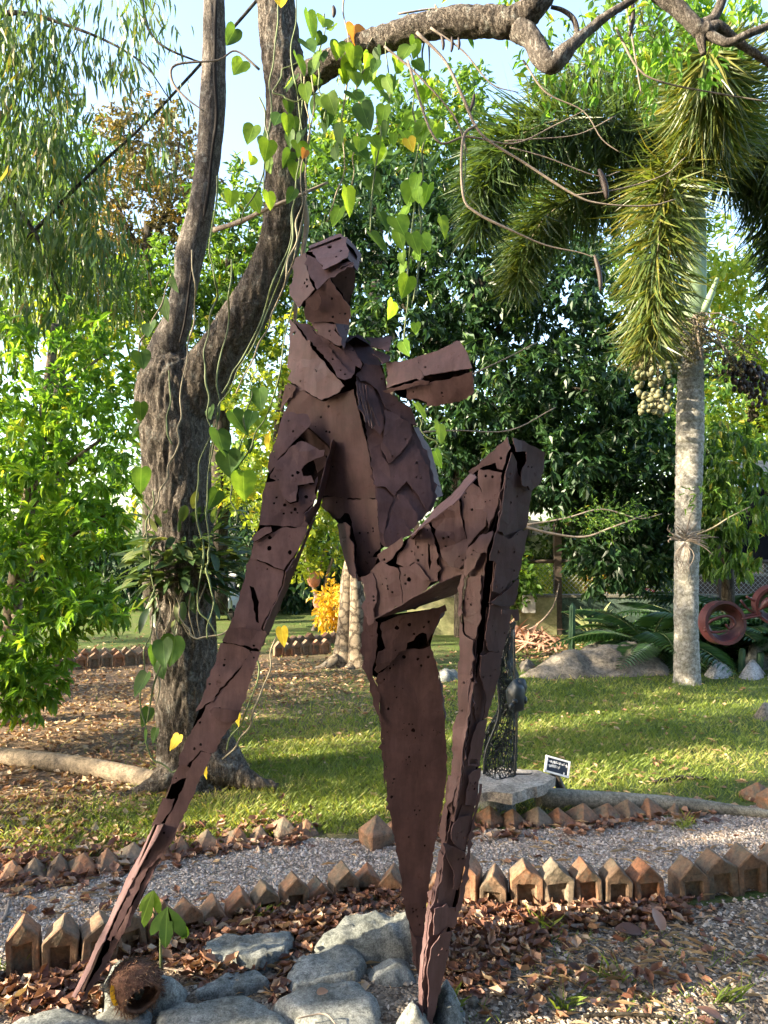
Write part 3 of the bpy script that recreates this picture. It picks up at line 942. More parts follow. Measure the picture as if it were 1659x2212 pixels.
tag(link(bpy.data.objects.new('straw_litter', np_mesh('straw_litter', V_, F_c, M['litter_pale'], t_))), kind='stuff', label='dry straw and thin twigs strewn over soil, gravel and lawn')
thin = scatter([(.25, 2.15), (1.6, 2.15), (1.75, 3.1), (.3, 3.0)], 1500, RG)
thin = thin[np.array([noise.noise(Vector((p[0] * 2.5, p[1] * 4, 8))) for p in thin]) > .0]
grass('sparse_bed_grass', thin, .04, RG, 'sparse short grass in the gravel at right', .004)
M['rust_shade_inside'] = plain('rusted_inside_with_shade', (0.016, 0.009, 0.008), 0.95, 0.4, 30, spec=0.1)  # rust darkened so its colour holds the shade seen through holes and gaps
# ------------------------------------------------------------------ the rusty sheet-metal figure
def frame(x0, y0, k):
    return lambda pts: [(x0 + x * k, y0 + y * k) for x, y in pts]
A_ = frame(540, 486, .3255)
B_ = frame(486, 864, .2604)
C_ = frame(702, 918, .3092)
D_ = frame(702, 1296, .2767)
E_ = frame(135, 1350, .3663)
F_ = frame(783, 1674, .2432)

class Plane:
    def __init__(s, a, b, c):
        s.o, q, r = P(*a), P(*b), P(*c)
        n = (q - s.o).cross(r - s.o).normalized()
        if n.dot(Vector((0, 0, CAMZ)) - s.o) < 0: n = -n
        s.n = n
        s.x = n.cross(Vector((0, 0, 1)))
        s.x = s.x.normalized() if s.x.length > 1e-4 else Vector((1, 0, 0))
        s.y = n.cross(s.x).normalized()
    def hit(s, u, v):
        r = ray(u, v); c = Vector((0, 0, CAMZ))
        p = c + r * ((s.o - c).dot(s.n) / r.dot(s.n)) - s.o
        return (p.dot(s.x), p.dot(s.y))

SRNG = random.Random(77)
def plate(name, pts, plane, parent, holes=(), lift=0.0, cuts=(), warp=0.006, tilt=0.03, jag=0.0022, thick=0.003, nholes=3, step=0.035):
    """one torn steel sheet; holes: (u, v, r px), cuts: polygons in picture pixels"""
    rng = SRNG
    poly = [plane.hit(u, v) for u, v in pts]
    loop = []
    n = len(poly)
    for i in range(n):
        a, b = poly[i], poly[(i + 1) % n]
        L = math.hypot(b[0] - a[0], b[1] - a[1])
        k = max(1, int(L / 0.013))
        nx, ny = (b[1] - a[1]) / (L + 1e-9), -(b[0] - a[0]) / (L + 1e-9)
        for j in range(k):
            t = j / k
            m = rng.uniform(-jag, jag) * 1.4 + (rng.uniform(-.013, .004) if rng.random() < 0.14 else 0)
            if j == 0: m = 0
            loop.append((a[0] + (b[0] - a[0]) * t + nx * m, a[1] + (b[1] - a[1]) * t + ny * m))
    hl = []
    def ragged(cx, cy, r):
        k = 7
        ph = rng.random()
        return [(cx + r * rng.uniform(.75, 1.25) * math.cos(6.283 * (i + ph) / k), cy + r * rng.uniform(.75, 1.25) * math.sin(6.283 * (i + ph) / k)) for i in range(k)]
    px = plane.o.y / F
    cand = [(*plane.hit(u, v), r * px) for u, v, r in holes]
    xs = [p[0] for p in loop]; ys = [p[1] for p in loop]
    tries = 0
    want = nholes
    while want > 0 and tries < 40:
        tries += 1
        x, y = rng.uniform(min(xs), max(xs)), rng.uniform(min(ys), max(ys))
        if want < nholes and rng.random() < .65 and cand:
            x, y = cand[-1][0] + rng.uniform(-.022, .022), cand[-1][1] + rng.uniform(-.022, .022)
        if in_poly(x, y, loop) and edge_dist(x, y, loop) < 0.07:
            cand.append((x, y, rng.uniform(.002, .0052) if rng.random() < .93 else rng.uniform(.007, .011))); want -= 1
    for x, y, r in cand:
        if in_poly(x, y, loop) and edge_dist(x, y, loop) > r * 1.6 and all(math.hypot(x - a, y - b) > (r + c) * 1.35 for a, b, c, _ in hl):
            hl.append((x, y, r, ragged(x, y, r)))
    hloops = [h[3] for h in hl]
    for c in cuts:
        q = [plane.hit(u, v) for u, v in c]
        fine = []
        for i in range(len(q)):
            a, b = q[i], q[(i + 1) % len(q)]
            k = max(1, int(math.hypot(b[0] - a[0], b[1] - a[1]) / 0.012))
            for j in range(k):
                fine.append((a[0] + (b[0] - a[0]) * j / k + rng.uniform(-.002, .002), a[1] + (b[1] - a[1]) * j / k + rng.uniform(-.002, .002)))
        if all(in_poly(x, y, loop) for x, y in fine):
            hloops = [h for h in hloops if not any(in_poly(x, y, fine) for x, y in h) and not any(in_poly(x, y, h) for x, y in fine)]
            hloops.append(fine)
    try:
        pts2, tris = fill(loop, hloops, step, rng)
    except Exception as ex:
        pts2, tris = fill(loop, [], step, rng)
    cx = sum(p[0] for p in loop) / len(loop); cy = sum(p[1] for p in loop) / len(loop)
    tx, ty = rng.uniform(-tilt, tilt), rng.uniform(-tilt, tilt)
    sd = rng.random() * 50
    bend = rng.uniform(-0.18, 0.18)
    V = []
    for x, y in pts2:
        h = lift + (x - cx) * tx + (y - cy) * ty
        h += warp * (noise.noise(Vector((x * 7, y * 7, sd))) + .5 * noise.noise(Vector((x * 18, y * 18, sd + 4))))
        h += bend * (x - cx) ** 2
        V.append(plane.o + plane.x * x + plane.y * y + plane.n * h)
    # orient triangles towards the viewer side
    if tris:
        a, b, c = tris[0]
        if (V[b] - V[a]).cross(V[c] - V[a]).dot(plane.n) < 0:
            tris = [(q[0], q[2], q[1]) for q in tris]
    vs, fs = solid(V, tris, plane.n, thick)
    return MB().add(vs, fs).build(name, M['rust'], parent)

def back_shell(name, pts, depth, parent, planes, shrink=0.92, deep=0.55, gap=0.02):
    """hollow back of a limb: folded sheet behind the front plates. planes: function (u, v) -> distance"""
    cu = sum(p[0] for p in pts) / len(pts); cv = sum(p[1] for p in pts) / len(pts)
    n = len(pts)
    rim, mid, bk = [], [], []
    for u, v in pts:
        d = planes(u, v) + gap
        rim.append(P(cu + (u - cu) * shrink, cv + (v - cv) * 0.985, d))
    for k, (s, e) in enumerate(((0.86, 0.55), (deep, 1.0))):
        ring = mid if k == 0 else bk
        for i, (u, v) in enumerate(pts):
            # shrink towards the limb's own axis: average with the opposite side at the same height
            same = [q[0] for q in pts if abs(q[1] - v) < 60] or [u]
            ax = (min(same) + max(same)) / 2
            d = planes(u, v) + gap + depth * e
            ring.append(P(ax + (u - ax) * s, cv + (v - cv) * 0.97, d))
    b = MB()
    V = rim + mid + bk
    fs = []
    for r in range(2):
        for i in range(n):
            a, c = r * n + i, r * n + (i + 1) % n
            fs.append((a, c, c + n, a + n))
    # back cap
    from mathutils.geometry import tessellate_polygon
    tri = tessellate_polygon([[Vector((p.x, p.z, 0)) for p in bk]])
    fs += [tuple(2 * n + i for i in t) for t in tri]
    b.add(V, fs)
    return b.build(name, M['rust_shade_inside'], parent)

def lerp_d(*st):
    """distance as a function of picture height"""
    return lambda u, v: float(np.interp(v, [s[0] for s in st], [s[1] for s in st]))

fig = thing('metal_sculpture', 'tall rust-brown figure of torn riveted metal sheets standing over the stones', 'sculpture', P(905, 2140, 2.5))
def part(name): 
    o = bpy.data.objects.new(name, None)
    o.empty_display_size = .05
    o.location = fig.location
    COL.objects.link(o)
    o.parent = fig
    o.matrix_parent_inverse = Matrix.Translation(-Vector(fig.location))
    return o
class Sub:
    """a limb: its back shell is the part, the plates are its pieces"""
    pass

def body_part(name, pts, depth, dfun, **kw):
    o = back_shell(name, pts, depth, fig, dfun, **kw)
    return o
def pl(pname, name, pts, plane, **kw):
    o = plate(name, pts, plane, None, **kw)
    o.parent = pname
    o.matrix_parent_inverse = Matrix.Translation(-Vector(fig.location))
    # the limb mesh itself sits at the origin with the figure as its parent
    o.matrix_parent_inverse = Matrix.Identity(4)
    return o

# --- head
head_o = A_([(300, 230), (395, 150), (600, 75), (700, 155), (728, 205), (705, 330), (685, 480), (672, 560), (660, 640), (420, 650), (372, 560), (335, 545), (275, 450), (292, 300)])
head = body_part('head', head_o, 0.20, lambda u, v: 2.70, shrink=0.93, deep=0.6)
pl(head, 'plate', A_([(392, 148), (600, 66), (642, 110), (656, 215), (600, 252), (490, 297), (438, 220)]), Plane((668, 535, 2.75), (735, 510, 2.75), (700, 585, 2.62)), lift=.004, holes=[(724, 521, 3), (735, 517, 3), (737, 545, 3), (727, 557, 2.5)], nholes=1)
pl(head, 'plate', A_([(600, 66), (655, 95), (700, 150), (736, 200), (715, 300), (690, 262), (655, 225), (640, 130)]), Plane((735, 508, 2.74), (779, 551, 2.80), (757, 575, 2.63)), nholes=2)
pl(head, 'plate', A_([(300, 225), (372, 185), (384, 300), (400, 350), (438, 430), (364, 510), (332, 556), (300, 510), (267, 458), (292, 330)]), Plane((628, 630, 2.72), (640, 570, 2.72), (683, 622, 2.65)), lift=.006, holes=[(671, 590, 3), (665, 605, 3), (660, 612, 3), (666, 620, 3), (672, 611, 2)], nholes=0)
pl(head, 'plate', A_([(372, 195), (438, 222), (490, 297), (600, 254), (656, 240), (690, 250), (530, 346), (446, 432), (430, 380), (402, 350), (384, 290)]), Plane((664, 551, 2.68), (760, 567, 2.63), (690, 622, 2.62)), lift=0, cuts=[A_([(520, 270), (590, 245), (632, 246), (600, 262), (545, 276)])], nholes=3, warp=.004)
pl(head, 'plate', A_([(538, 345), (684, 248), (700, 330), (694, 420), (652, 520), (600, 440), (560, 400)]), Plane((712, 598, 2.63), (764, 567, 2.63), (750, 655, 2.72)), lift=-.004, nholes=1)
pl(head, 'plate', A_([(446, 432), (530, 348), (572, 430), (640, 508), (665, 545), (668, 580), (660, 665), (570, 652), (490, 640), (396, 645), (366, 590), (372, 500)]), Plane((683, 626, 2.64), (752, 655, 2.63), (665, 690, 2.68)), lift=.004, holes=[(717, 645, 3), (719, 684, 3), (723, 627, 3)], nholes=2)
pl(head, 'plate', A_([(372, 500), (470, 455), (485, 510), (435, 570)]), Plane((683, 626, 2.63), (752, 655, 2.62), (665, 690, 2.67)), lift=.014, nholes=0)
# --- neck
neck_o = A_([(396, 640), (660, 640), (640, 760), (600, 812), (480, 740)])
neck = body_part('neck', neck_o, 0.12, lambda u, v: 2.70, shrink=0.9)
pl(neck, 'plate', A_([(394, 642), (490, 638), (540, 660), (580, 720), (612, 800), (560, 792), (480, 735)]), Plane((668, 696, 2.70), (735, 690, 2.66), (738, 748, 2.64)), lift=.003, holes=[(707, 702, 3), (713, 716, 3)], cuts=[A_([(530, 645), (560, 640), (575, 670), (560, 700), (575, 720), (548, 690)])], nholes=1)
pl(neck, 'plate', A_([(560, 655), (662, 620), (656, 690), (640, 755), (622, 822), (600, 760)]), Plane((722, 700, 2.655), (756, 690, 2.71), (740, 750, 2.65)), nholes=2)

# --- torso
tor_o = A_([(280, 640), (400, 690), (640, 770), (700, 730), (790, 780), (890, 930), (930, 1120), (1060, 1240), (1110, 1360), (1200, 1540), (1262, 1800)]) + C_([(790, 560), (640, 710), (400, 880), (380, 1040), (240, 1080), (150, 960), (90, 700), (30, 640)]) + A_([(300, 1500), (250, 1250), (250, 1030), (262, 800)])
tord = lambda u, v: np.interp(v, [830, 1150, 1260], [2.73, 2.65, 2.66]) + abs(u - np.interp(v, [720, 1150, 1260], [745, 810, 800])) * 0.0011
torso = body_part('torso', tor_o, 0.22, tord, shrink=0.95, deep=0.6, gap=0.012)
S1 = Plane((628, 700, 2.83), (742, 830, 2.67), (625, 820, 2.81))
pl(torso, 'plate', A_([(270, 622), (330, 700), (402, 800), (350, 890), (285, 975), (248, 945), (250, 900), (266, 760)]), S1, lift=.004)
pl(torso, 'plate', A_([(402, 800), (520, 942), (585, 1020), (630, 1070), (600, 1112), (485, 1167), (405, 1120), (330, 1075), (258, 1030), (286, 978), (350, 892)]), S1, lift=.010, warp=.012, nholes=3)
S2 = Plane((630, 692, 2.85), (735, 700, 2.83), (757, 830, 2.66))
pl(torso, 'plate', A_([(274, 618), (330, 660), (400, 668), (430, 720), (520, 800), (545, 850), (600, 910), (520, 910), (400, 775)]), S2, lift=.004)
pl(torso, 'plate', A_([(400, 668), (480, 735), (600, 815), (625, 830), (650, 910), (600, 900), (545, 850), (500, 800)]), S2, lift=-.003, nholes=1)
pl(torso, 'plate', A_([(520, 905), (600, 912), (650, 985), (690, 1000), (672, 1030), (630, 1042), (580, 1020)]), S2, lift=.008, nholes=2)
pl(torso, 'plate', A_([(600, 830), (640, 770), (700, 850), (745, 935), (735, 960), (700, 940), (692, 995), (650, 980), (610, 915)]), Plane((735, 757, 2.77), (790, 757, 2.77), (757, 830, 2.665)), lift=.006, nholes=2)
S3 = Plane((750, 735, 2.82), (840, 735, 2.83), (800, 840, 2.68))
pl(torso, 'plate', A_([(640, 765), (660, 735), (740, 740), (790, 790), (880, 915), (860, 935), (800, 930), (760, 935), (700, 840)]), S3, lift=.004, nholes=3)
pl(torso, 'plate', A_([(770, 760), (850, 765), (945, 757), (930, 855), (860, 835), (815, 820)]), Plane((800, 735, 2.78), (845, 735, 2.74), (835, 765, 2.68)), lift=.01, nholes=1)
pl(torso, 'plate', A_([(815, 825), (895, 850), (935, 870), (925, 905), (880, 915)]), Plane((810, 755, 2.74), (845, 770, 2.72), (830, 785, 2.68)), nholes=0)
T1 = Plane((625, 830, 2.79), (765, 832, 2.665), (820, 1150, 2.69))
pl(torso, 'plate', A_([(252, 1045), (330, 1080), (400, 1125), (485, 1172), (600, 1118), (690, 1090), (710, 1180), (745, 1330), (770, 1420), (800, 1560), (845, 1810), (640, 1815), (470, 1790), (420, 1500), (250, 1300)]), T1, warp=.004, tilt=.01, nholes=4, holes=[(710, 878, 3), (693, 901, 3), (705, 932, 3), (712, 933, 3)],
   cuts=[A_([(262, 1215), (300, 1150), (350, 1100), (390, 1110), (370, 1135), (330, 1160), (285, 1200), (250, 1232)])])
pl(torso, 'plate', A_([(215, 1235), (250, 1060), (320, 1075), (318, 1095), (245, 1190), (225, 1240)]), T1, lift=.018, nholes=1)
pl(torso, 'plate', B_([(800, 815), (900, 800), (1010, 820), (1020, 940), (985, 940), (950, 985), (890, 985), (850, 930), (790, 880)]), T1, lift=-.004, nholes=2)
pl(torso, 'plate', B_([(1012, 828), (1255, 822), (1280, 1000), (1305, 1220), (1240, 1285), (1190, 1400), (1105, 1470), (1085, 1340), (1100, 1200), (1060, 1040)]), T1, lift=.006, holes=[(779, 1151, 3), (800, 1192, 3), (807, 1208, 3)], nholes=3,
   cuts=[B_([(1040, 1130), (1065, 1060), (1075, 1130), (1100, 1160), (1080, 1195), (1050, 1175)])])
pl(torso, 'plate', B_([(930, 1030), (1000, 1015), (1050, 1050), (1040, 1140), (1080, 1200), (1080, 1340), (1110, 1480), (1040, 1440), (985, 1250), (950, 1130)]), Plane((745, 1130, 2.70), (765, 1120, 2.64), (770, 1240, 2.66)), lift=.004, nholes=4)
pl(torso, 'plate', B_([(1100, 1340), (1190, 1300), (1290, 1300), (1230, 1420), (1200, 1500), (1110, 1500)]), T1, lift=.014, nholes=2)
RR = Plane((765, 832, 2.71), (820, 1150, 2.58), (945, 1060, 2.65))
pl(torso, 'base_plate', A_([(715, 1020), (760, 960), (850, 960), (895, 1100), (1050, 1240), (1100, 1360), (1190, 1540), (1245, 1790)]) + C_([(760, 570), (640, 690), (430, 850), (400, 830), (365, 560), (335, 300)]), RR, lift=-.006, nholes=4, tilt=.005)
pl(torso, 'plate', A_([(700, 1005), (745, 950), (790, 940), (860, 945), (900, 1085), (980, 1180), (1065, 1225), (1105, 1340), (1060, 1330), (900, 1230), (840, 1100)]), RR, lift=.012, warp=.01)
pl(torso, 'plate', A_([(705, 1010), (745, 955), (800, 1060), (850, 1160), (888, 1290), (890, 1350), (860, 1400), (810, 1350), (770, 1240)]), RR, lift=.004, nholes=2)
pl(torso, 'plate', A_([(890, 1235), (1060, 1330), (1075, 1400), (1000, 1520), (920, 1590), (870, 1500), (885, 1380), (895, 1320)]), RR, lift=.016, warp=.012, holes=[(847, 989, 3), (856, 997, 3)], nholes=2)
pl(torso, 'plate', A_([(1065, 1340), (1110, 1345), (1200, 1520), (1268, 1800), (1222, 1815), (1190, 1650), (1130, 1530)]), Plane((887, 922, 2.77), (901, 922, 2.84), (950, 1075, 2.82)), lift=.006, nholes=3)
pl(torso, 'plate', A_([(800, 1490), (860, 1480), (880, 1540), (920, 1595), (1000, 1520), (1075, 1410), (1130, 1530), (1190, 1660), (1215, 1830), (1180, 1900), (1040, 1700), (960, 1800), (900, 1740), (840, 1740), (815, 1640)]), RR, lift=.004, warp=.008, holes=[(899, 1002, 3)], nholes=3)
pl(torso, 'plate', A_([(838, 1750), (890, 1740), (950, 1810), (905, 1960), (890, 2060), (855, 2030), (850, 1900)]), RR, lift=-.003, nholes=3)
pl(torso, 'plate', C_([(465, 590), (540, 490), (650, 640), (640, 700), (560, 770), (520, 700)]), RR, lift=.010, nholes=1)
pl(torso, 'plate', C_([(400, 780), (440, 700), (480, 600), (520, 660), (610, 760), (440, 860), (420, 850)]), RR, lift=.012, nholes=1)
# concertina-folded strip down the breastbone
for k in range(5):
    x = 690 + k * 13
    pl(torso, 'rib_strip', A_([(x, 1050 + k * 14), (x + 9, 1052 + k * 14), (x + 22 + k * 6, 1200), (x + 55 + k * 7, 1330 + k * 8), (x + 44 + k * 7, 1335 + k * 8), (x + 12 + k * 6, 1210)]), Plane((765, 832, 2.69), (790, 900, 2.66), (800, 880, 2.70)), lift=.020 + .004 * (k % 2), nholes=0, tilt=.15)

# --- raised arm stump
arm2_o = A_([(890, 930), (1110, 890), (1395, 785), (1470, 960), (1480, 1100), (1430, 1150), (1180, 1185), (1000, 1150), (900, 1080)])
arm2 = body_part('raised_arm', arm2_o, 0.13, lambda u, v: float(np.interp(u, [830, 1020], [2.72, 2.58])), shrink=.95, deep=.9)
RA = Plane((835, 800, 2.71), (1020, 780, 2.55), (835, 830, 2.69))
pl(arm2, 'plate', A_([(905, 918), (1000, 912), (1108, 882), (1150, 1000), (1155, 1008), (960, 1062), (905, 1085), (915, 1000)]), RA, lift=.004, jag=.001, nholes=1)
pl(arm2, 'plate', A_([(1110, 880), (1250, 840), (1398, 775), (1448, 860), (1478, 955), (1320, 980), (1158, 1008)]), RA, lift=.006, jag=.001, nholes=1)
RB = Plane((880, 845, 2.67), (1020, 800, 2.55), (1010, 862, 2.60))
pl(arm2, 'plate', A_([(1040, 1080), (1110, 1062), (1205, 1040), (1210, 1100), (1190, 1180), (1120, 1150), (1042, 1142)]), RB, lift=.004)
pl(arm2, 'plate', A_([(1205, 1040), (1330, 1020), (1480, 962), (1492, 1100), (1442, 1150), (1340, 1180), (1235, 1197), (1175, 1195), (1200, 1110)]), RB, lift=.010, holes=[(970, 817, 2.5), (978, 815, 2)])
pl(arm2, 'plate', A_([(890, 1092), (1010, 1062), (1150, 1020), (1200, 1030), (1100, 1060), (1030, 1085), (910, 1110)]), RB, lift=.016, nholes=0)

# --- propping arm (down to the stones on the left)
arm_d = lerp_d((850, 2.74), (1140, 2.64), (1380, 2.575), (2165, 2.47))
arm_o = B_([(470, 110), (600, 120), (720, 200), (880, 340), (915, 390), (820, 640), (700, 1040), (620, 1240), (480, 1590), (330, 1960)]) + E_([(1165, 160), (1050, 470), (880, 760), (740, 1050), (600, 1320), (430, 1680), (290, 1940), (135, 2190), (100, 2195), (270, 1800), (410, 1480), (540, 1180), (610, 1010), (690, 800), (800, 510), (840, 420), (945, 100)]) + B_([(110, 1690), (215, 1310), (250, 1130), (290, 1030), (320, 800), (375, 560), (440, 330)])
arm = body_part('propping_arm', arm_o, 0.10, arm_d, shrink=.97, deep=.55, gap=.012)
U1 = Plane((620, 890, 2.73), (760, 950, 2.70), (560, 1140, 2.64))
pl(arm, 'plate', B_([(485, 97), (600, 125), (690, 127), (715, 205), (640, 290), (560, 370), (440, 500), (375, 620), (358, 560), (380, 450), (430, 330)]), U1, lift=.012, holes=[(634, 934, 3)], nholes=5)
pl(arm, 'plate', B_([(440, 520), (560, 395), (640, 352), (740, 400), (790, 432), (832, 428), (822, 480), (760, 500), (660, 560), (640, 590), (655, 645), (720, 640), (745, 700), (610, 720), (600, 850), (545, 865), (500, 830), (440, 690), (380, 660)]), U1, lift=.018, warp=.01, nholes=4, holes=[(655, 1010, 3), (634, 1031, 3), (645, 1024, 4)])
pl(arm, 'plate', B_([(340, 690), (440, 670), (500, 830), (545, 868), (610, 850), (620, 720), (745, 700), (770, 640), (740, 840), (650, 940), (680, 1058), (480, 1050), (282, 1042), (305, 880), (318, 760)]), U1, lift=.006, holes=[(616, 1092, 4), (638, 1101, 4), (613, 1110, 3), (630, 1108, 3), (598, 1075, 2.5), (593, 1088, 2.5), (643, 1108, 2)], nholes=4)
pl(arm, 'plate', B_([(880, 322), (928, 378), (890, 470), (835, 630), (790, 800), (760, 900), (690, 1050), (650, 945), (740, 850), (790, 640), (830, 520)]), Plane((715, 950, 2.70), (722, 960, 2.75), (660, 1130, 2.64)), lift=.008, nholes=3)
U2 = Plane((560, 1140, 2.635), (690, 1080, 2.64), (490, 1380, 2.57))
pl(arm, 'plate', B_([(232, 1165), (245, 1125), (340, 1060), (390, 1060), (400, 1095), (380, 1110), (250, 1180)]), U2, lift=.014, nholes=0)
pl(arm, 'plate', B_([(236, 1180), (390, 1105), (480, 1062), (682, 1062), (660, 1150), (610, 1250), (545, 1330), (490, 1412), (440, 1395), (330, 1345), (208, 1312)]), U2, lift=.006, holes=[(584, 1162, 4), (628, 1136, 5), (627, 1194, 5)], nholes=2)
pl(arm, 'plate', B_([(206, 1318), (325, 1350), (430, 1400), (485, 1416), (470, 1540), (400, 1690), (300, 1900), (352, 1950), (318, 2045), (230, 2030), (100, 2005), (15, 1995), (100, 1690)]), U2, lift=.003, nholes=3,
   cuts=[B_([(205, 1545), (240, 1560), (280, 1680), (275, 1760), (285, 1850), (265, 1840), (240, 1740), (225, 1640)])])
pl(arm, 'plate', B_([(690, 1062), (755, 950), (640, 1235), (500, 1592), (352, 1952), (304, 1895), (400, 1695), (475, 1540), (492, 1420), (612, 1255)]), Plane((664, 1140, 2.63), (680, 1120, 2.67), (580, 1370, 2.60)), lift=.006, nholes=5, jag=.003)
U3 = Plane((490, 1380, 2.565), (590, 1390, 2.555), (170, 2165, 2.46))
pl(arm, 'plate', E_([(945, 95), (985, 15), (1080, 18), (1210, 40), (1170, 152), (1100, 125), (1030, 112)]), U3, lift=.010, holes=[(512, 1392, 3)], nholes=2)
pl(arm, 'plate', E_([(935, 106), (1030, 120), (1105, 150), (1050, 250), (985, 320), (905, 415), (830, 488), (790, 512), (832, 420), (890, 250)]), U3, lift=.005, nholes=4)
pl(arm, 'plate', E_([(1115, 152), (1172, 158), (1062, 470), (1040, 550), (975, 620), (892, 752), (820, 735), (742, 828), (692, 820), (732, 680), (805, 560), (905, 425), (1055, 255)]), U3, lift=.010, holes=[(476, 1530, 3), (434, 1560, 2.5), (436, 1607, 3), (422, 1616, 3)], nholes=3)
pl(arm, 'plate', E_([(880, 500), (940, 485), (1045, 500), (1035, 545), (985, 570), (910, 540)]), U3, lift=.028, nholes=0, warp=.012)
pl(arm, 'plate', E_([(690, 826), (742, 834), (765, 850), (735, 900), (640, 940), (605, 1005), (660, 880)]), U3, lift=.004, nholes=1)
pl(arm, 'plate', E_([(598, 1012), (668, 1022), (640, 1100), (580, 1172), (560, 1168), (535, 1182)]), U3, lift=.014, nholes=0)
pl(arm, 'plate', E_([(775, 800), (825, 742), (885, 758), (752, 1050), (642, 1292), (602, 1340), (500, 1450), (420, 1620), (300, 1850), (280, 1840), (420, 1520), (560, 1260), (650, 1090), (720, 950)]), U3, lift=.012, nholes=5, holes=[(357, 1797, 3), (316, 1882, 3)])
pl(arm, 'plate', E_([(596, 1345), (500, 1530), (430, 1692), (290, 1950), (140, 2200), (112, 2200), (300, 1858), (424, 1626), (505, 1456)]), U3, lift=.004, nholes=2)
pl(arm, 'plate', E_([(560, 1180), (600, 1170), (450, 1455), (270, 1832), (105, 2205), (80, 2200), (260, 1800), (400, 1480), (530, 1185)]), Plane((340, 1780, 2.54), (332, 1782, 2.58), (168, 2155, 2.47)), lift=.006, nholes=2)

# --- raised thigh
th_d = lambda u, v: float(np.interp(u, [810, 1100], [2.60, 2.39]))
th_o = C_([(335, 1040), (380, 925), (560, 800), (720, 670), (1010, 350), (1130, 250), (1275, 105), (1280, 330), (1200, 700), (1100, 860), (985, 1030), (790, 1100), (550, 1235), (350, 1345), (365, 1180)])
thigh = body_part('thigh', th_o, 0.15, th_d, shrink=.97, deep=.8, gap=.012)
TH = Plane((815, 1290, 2.59), (1100, 960, 2.375), (1000, 1240, 2.44))
pl(thigh, 'plate', C_([(325, 1022), (400, 952), (460, 985), (520, 1002), (535, 1130), (545, 1250), (345, 1362), (345, 1290), (372, 1180)]), TH, lift=.010, warp=.01, nholes=5)
pl(thigh, 'plate', C_([(522, 992), (600, 985), (640, 1000), (745, 1092), (710, 1155), (552, 1248), (540, 1120)]), TH, lift=.006, nholes=4)
pl(thigh, 'plate', C_([(375, 912), (470, 845), (558, 782), (566, 830), (500, 910), (410, 995), (395, 950)]), TH, lift=.018, holes=[(834, 1209, 3)], nholes=1)
pl(thigh, 'plate', C_([(505, 915), (572, 835), (640, 772), (632, 850), (618, 960), (580, 1000), (500, 970)]), TH, lift=.002, nholes=4)
pl(thigh, 'plate', C_([(645, 770), (700, 690), (730, 690), (762, 770), (790, 885), (800, 1088), (748, 1095), (700, 1040), (650, 990), (632, 955)]), TH, lift=.008, nholes=6, holes=[(905, 1182, 3), (930, 1190, 2.5)], cuts=[C_([(725, 830), (740, 835), (752, 960), (742, 1020), (732, 950)])])
pl(thigh, 'plate', C_([(605, 1010), (650, 960), (700, 1010), (748, 1080), (700, 1085), (660, 1050)]), TH, lift=.022, nholes=0)
pl(thigh, 'plate', C_([(745, 650), (850, 560), (948, 482), (955, 600), (968, 700), (1002, 850), (990, 960), (952, 1002), (882, 985), (815, 905), (785, 790)]), TH, lift=.014, warp=.02, nholes=4, holes=[(959, 1163, 3), (951, 1176, 3), (963, 1180, 2.5), (970, 1160, 2.5)])
pl(thigh, 'plate', C_([(955, 478), (1020, 395), (1085, 440), (1125, 530), (1140, 620), (1128, 700), (1002, 842), (972, 700), (958, 600)]), TH, lift=.006, warp=.01, holes=[(1021, 1101, 3)], nholes=3)
pl(thigh, 'plate', C_([(1085, 310), (1150, 315), (1245, 335), (1225, 480), (1205, 580), (1150, 730), (1140, 620), (1110, 480), (1085, 420)]), TH, lift=.012, nholes=2, holes=[(1053, 1029, 3), (1061, 1030, 3), (1067, 1031, 3)])
pl(thigh, 'plate', C_([(1012, 330), (1130, 232), (1282, 84), (1290, 130), (1262, 290), (1250, 318), (1200, 265), (1110, 295), (1040, 350)]), TH, lift=.016, holes=[(1085, 991, 3)], nholes=2, cuts=[C_([(1120, 272), (1190, 240), (1225, 275), (1190, 262), (1150, 285)])])
pl(thigh, 'plate', C_([(795, 895), (840, 955), (884, 992), (952, 1008), (984, 998), (980, 1040), (870, 1072), (792, 1112)]), TH, lift=.004, warp=.015, nholes=1)
pl(thigh, 'plate', C_([(720, 655), (760, 600), (880, 490), (1010, 335), (1040, 345), (900, 510), (760, 650), (640, 770), (560, 790), (640, 710)]), Plane((900, 1140, 2.52), (1000, 1030, 2.45), (915, 1120, 2.60)), lift=.004, nholes=3)
pl(thigh, 'underside_plate', C_([(342, 1365), (550, 1250), (790, 1110), (980, 1040), (960, 1130), (900, 1185), (835, 1215), (610, 1290), (440, 1335)]), Plane((815, 1340, 2.565), (1000, 1240, 2.44), (960, 1290, 2.62)), lift=-.002, nholes=2)

# --- raised shin, knee down to its point
sh_d = lerp_d((940, 2.42), (1200, 2.43), (2230, 2.42))
sh_o = C_([(1280, 100), (1380, 125), (1500, 195), (1500, 330), (1440, 460), (1400, 720), (1330, 1060)]) + D_([(1450, 90), (1375, 440), (1320, 620), (1250, 930), (1190, 1400), (1130, 1757)]) + F_([(950, 400), (895, 860), (810, 1320), (690, 1720), (600, 2120), (575, 2270), (505, 2270), (510, 2100), (560, 1600), (640, 1060), (690, 650), (760, 100)]) + D_([(950, 1700), (1010, 1160), (1055, 900), (1060, 300), (1070, 0)]) + C_([(975, 1180), (1000, 1040), (1020, 880), (1120, 780), (1200, 600), (1255, 330)])
shin = body_part('raised_shin', sh_o, 0.09, sh_d, shrink=.96, deep=.6, gap=.012)
SR = Plane((1090, 1020, 2.355), (1150, 1060, 2.43), (912, 2200, 2.40))
SL = Plane((1065, 1190, 2.36), (912, 2200, 2.40), (1000, 1250, 2.44))
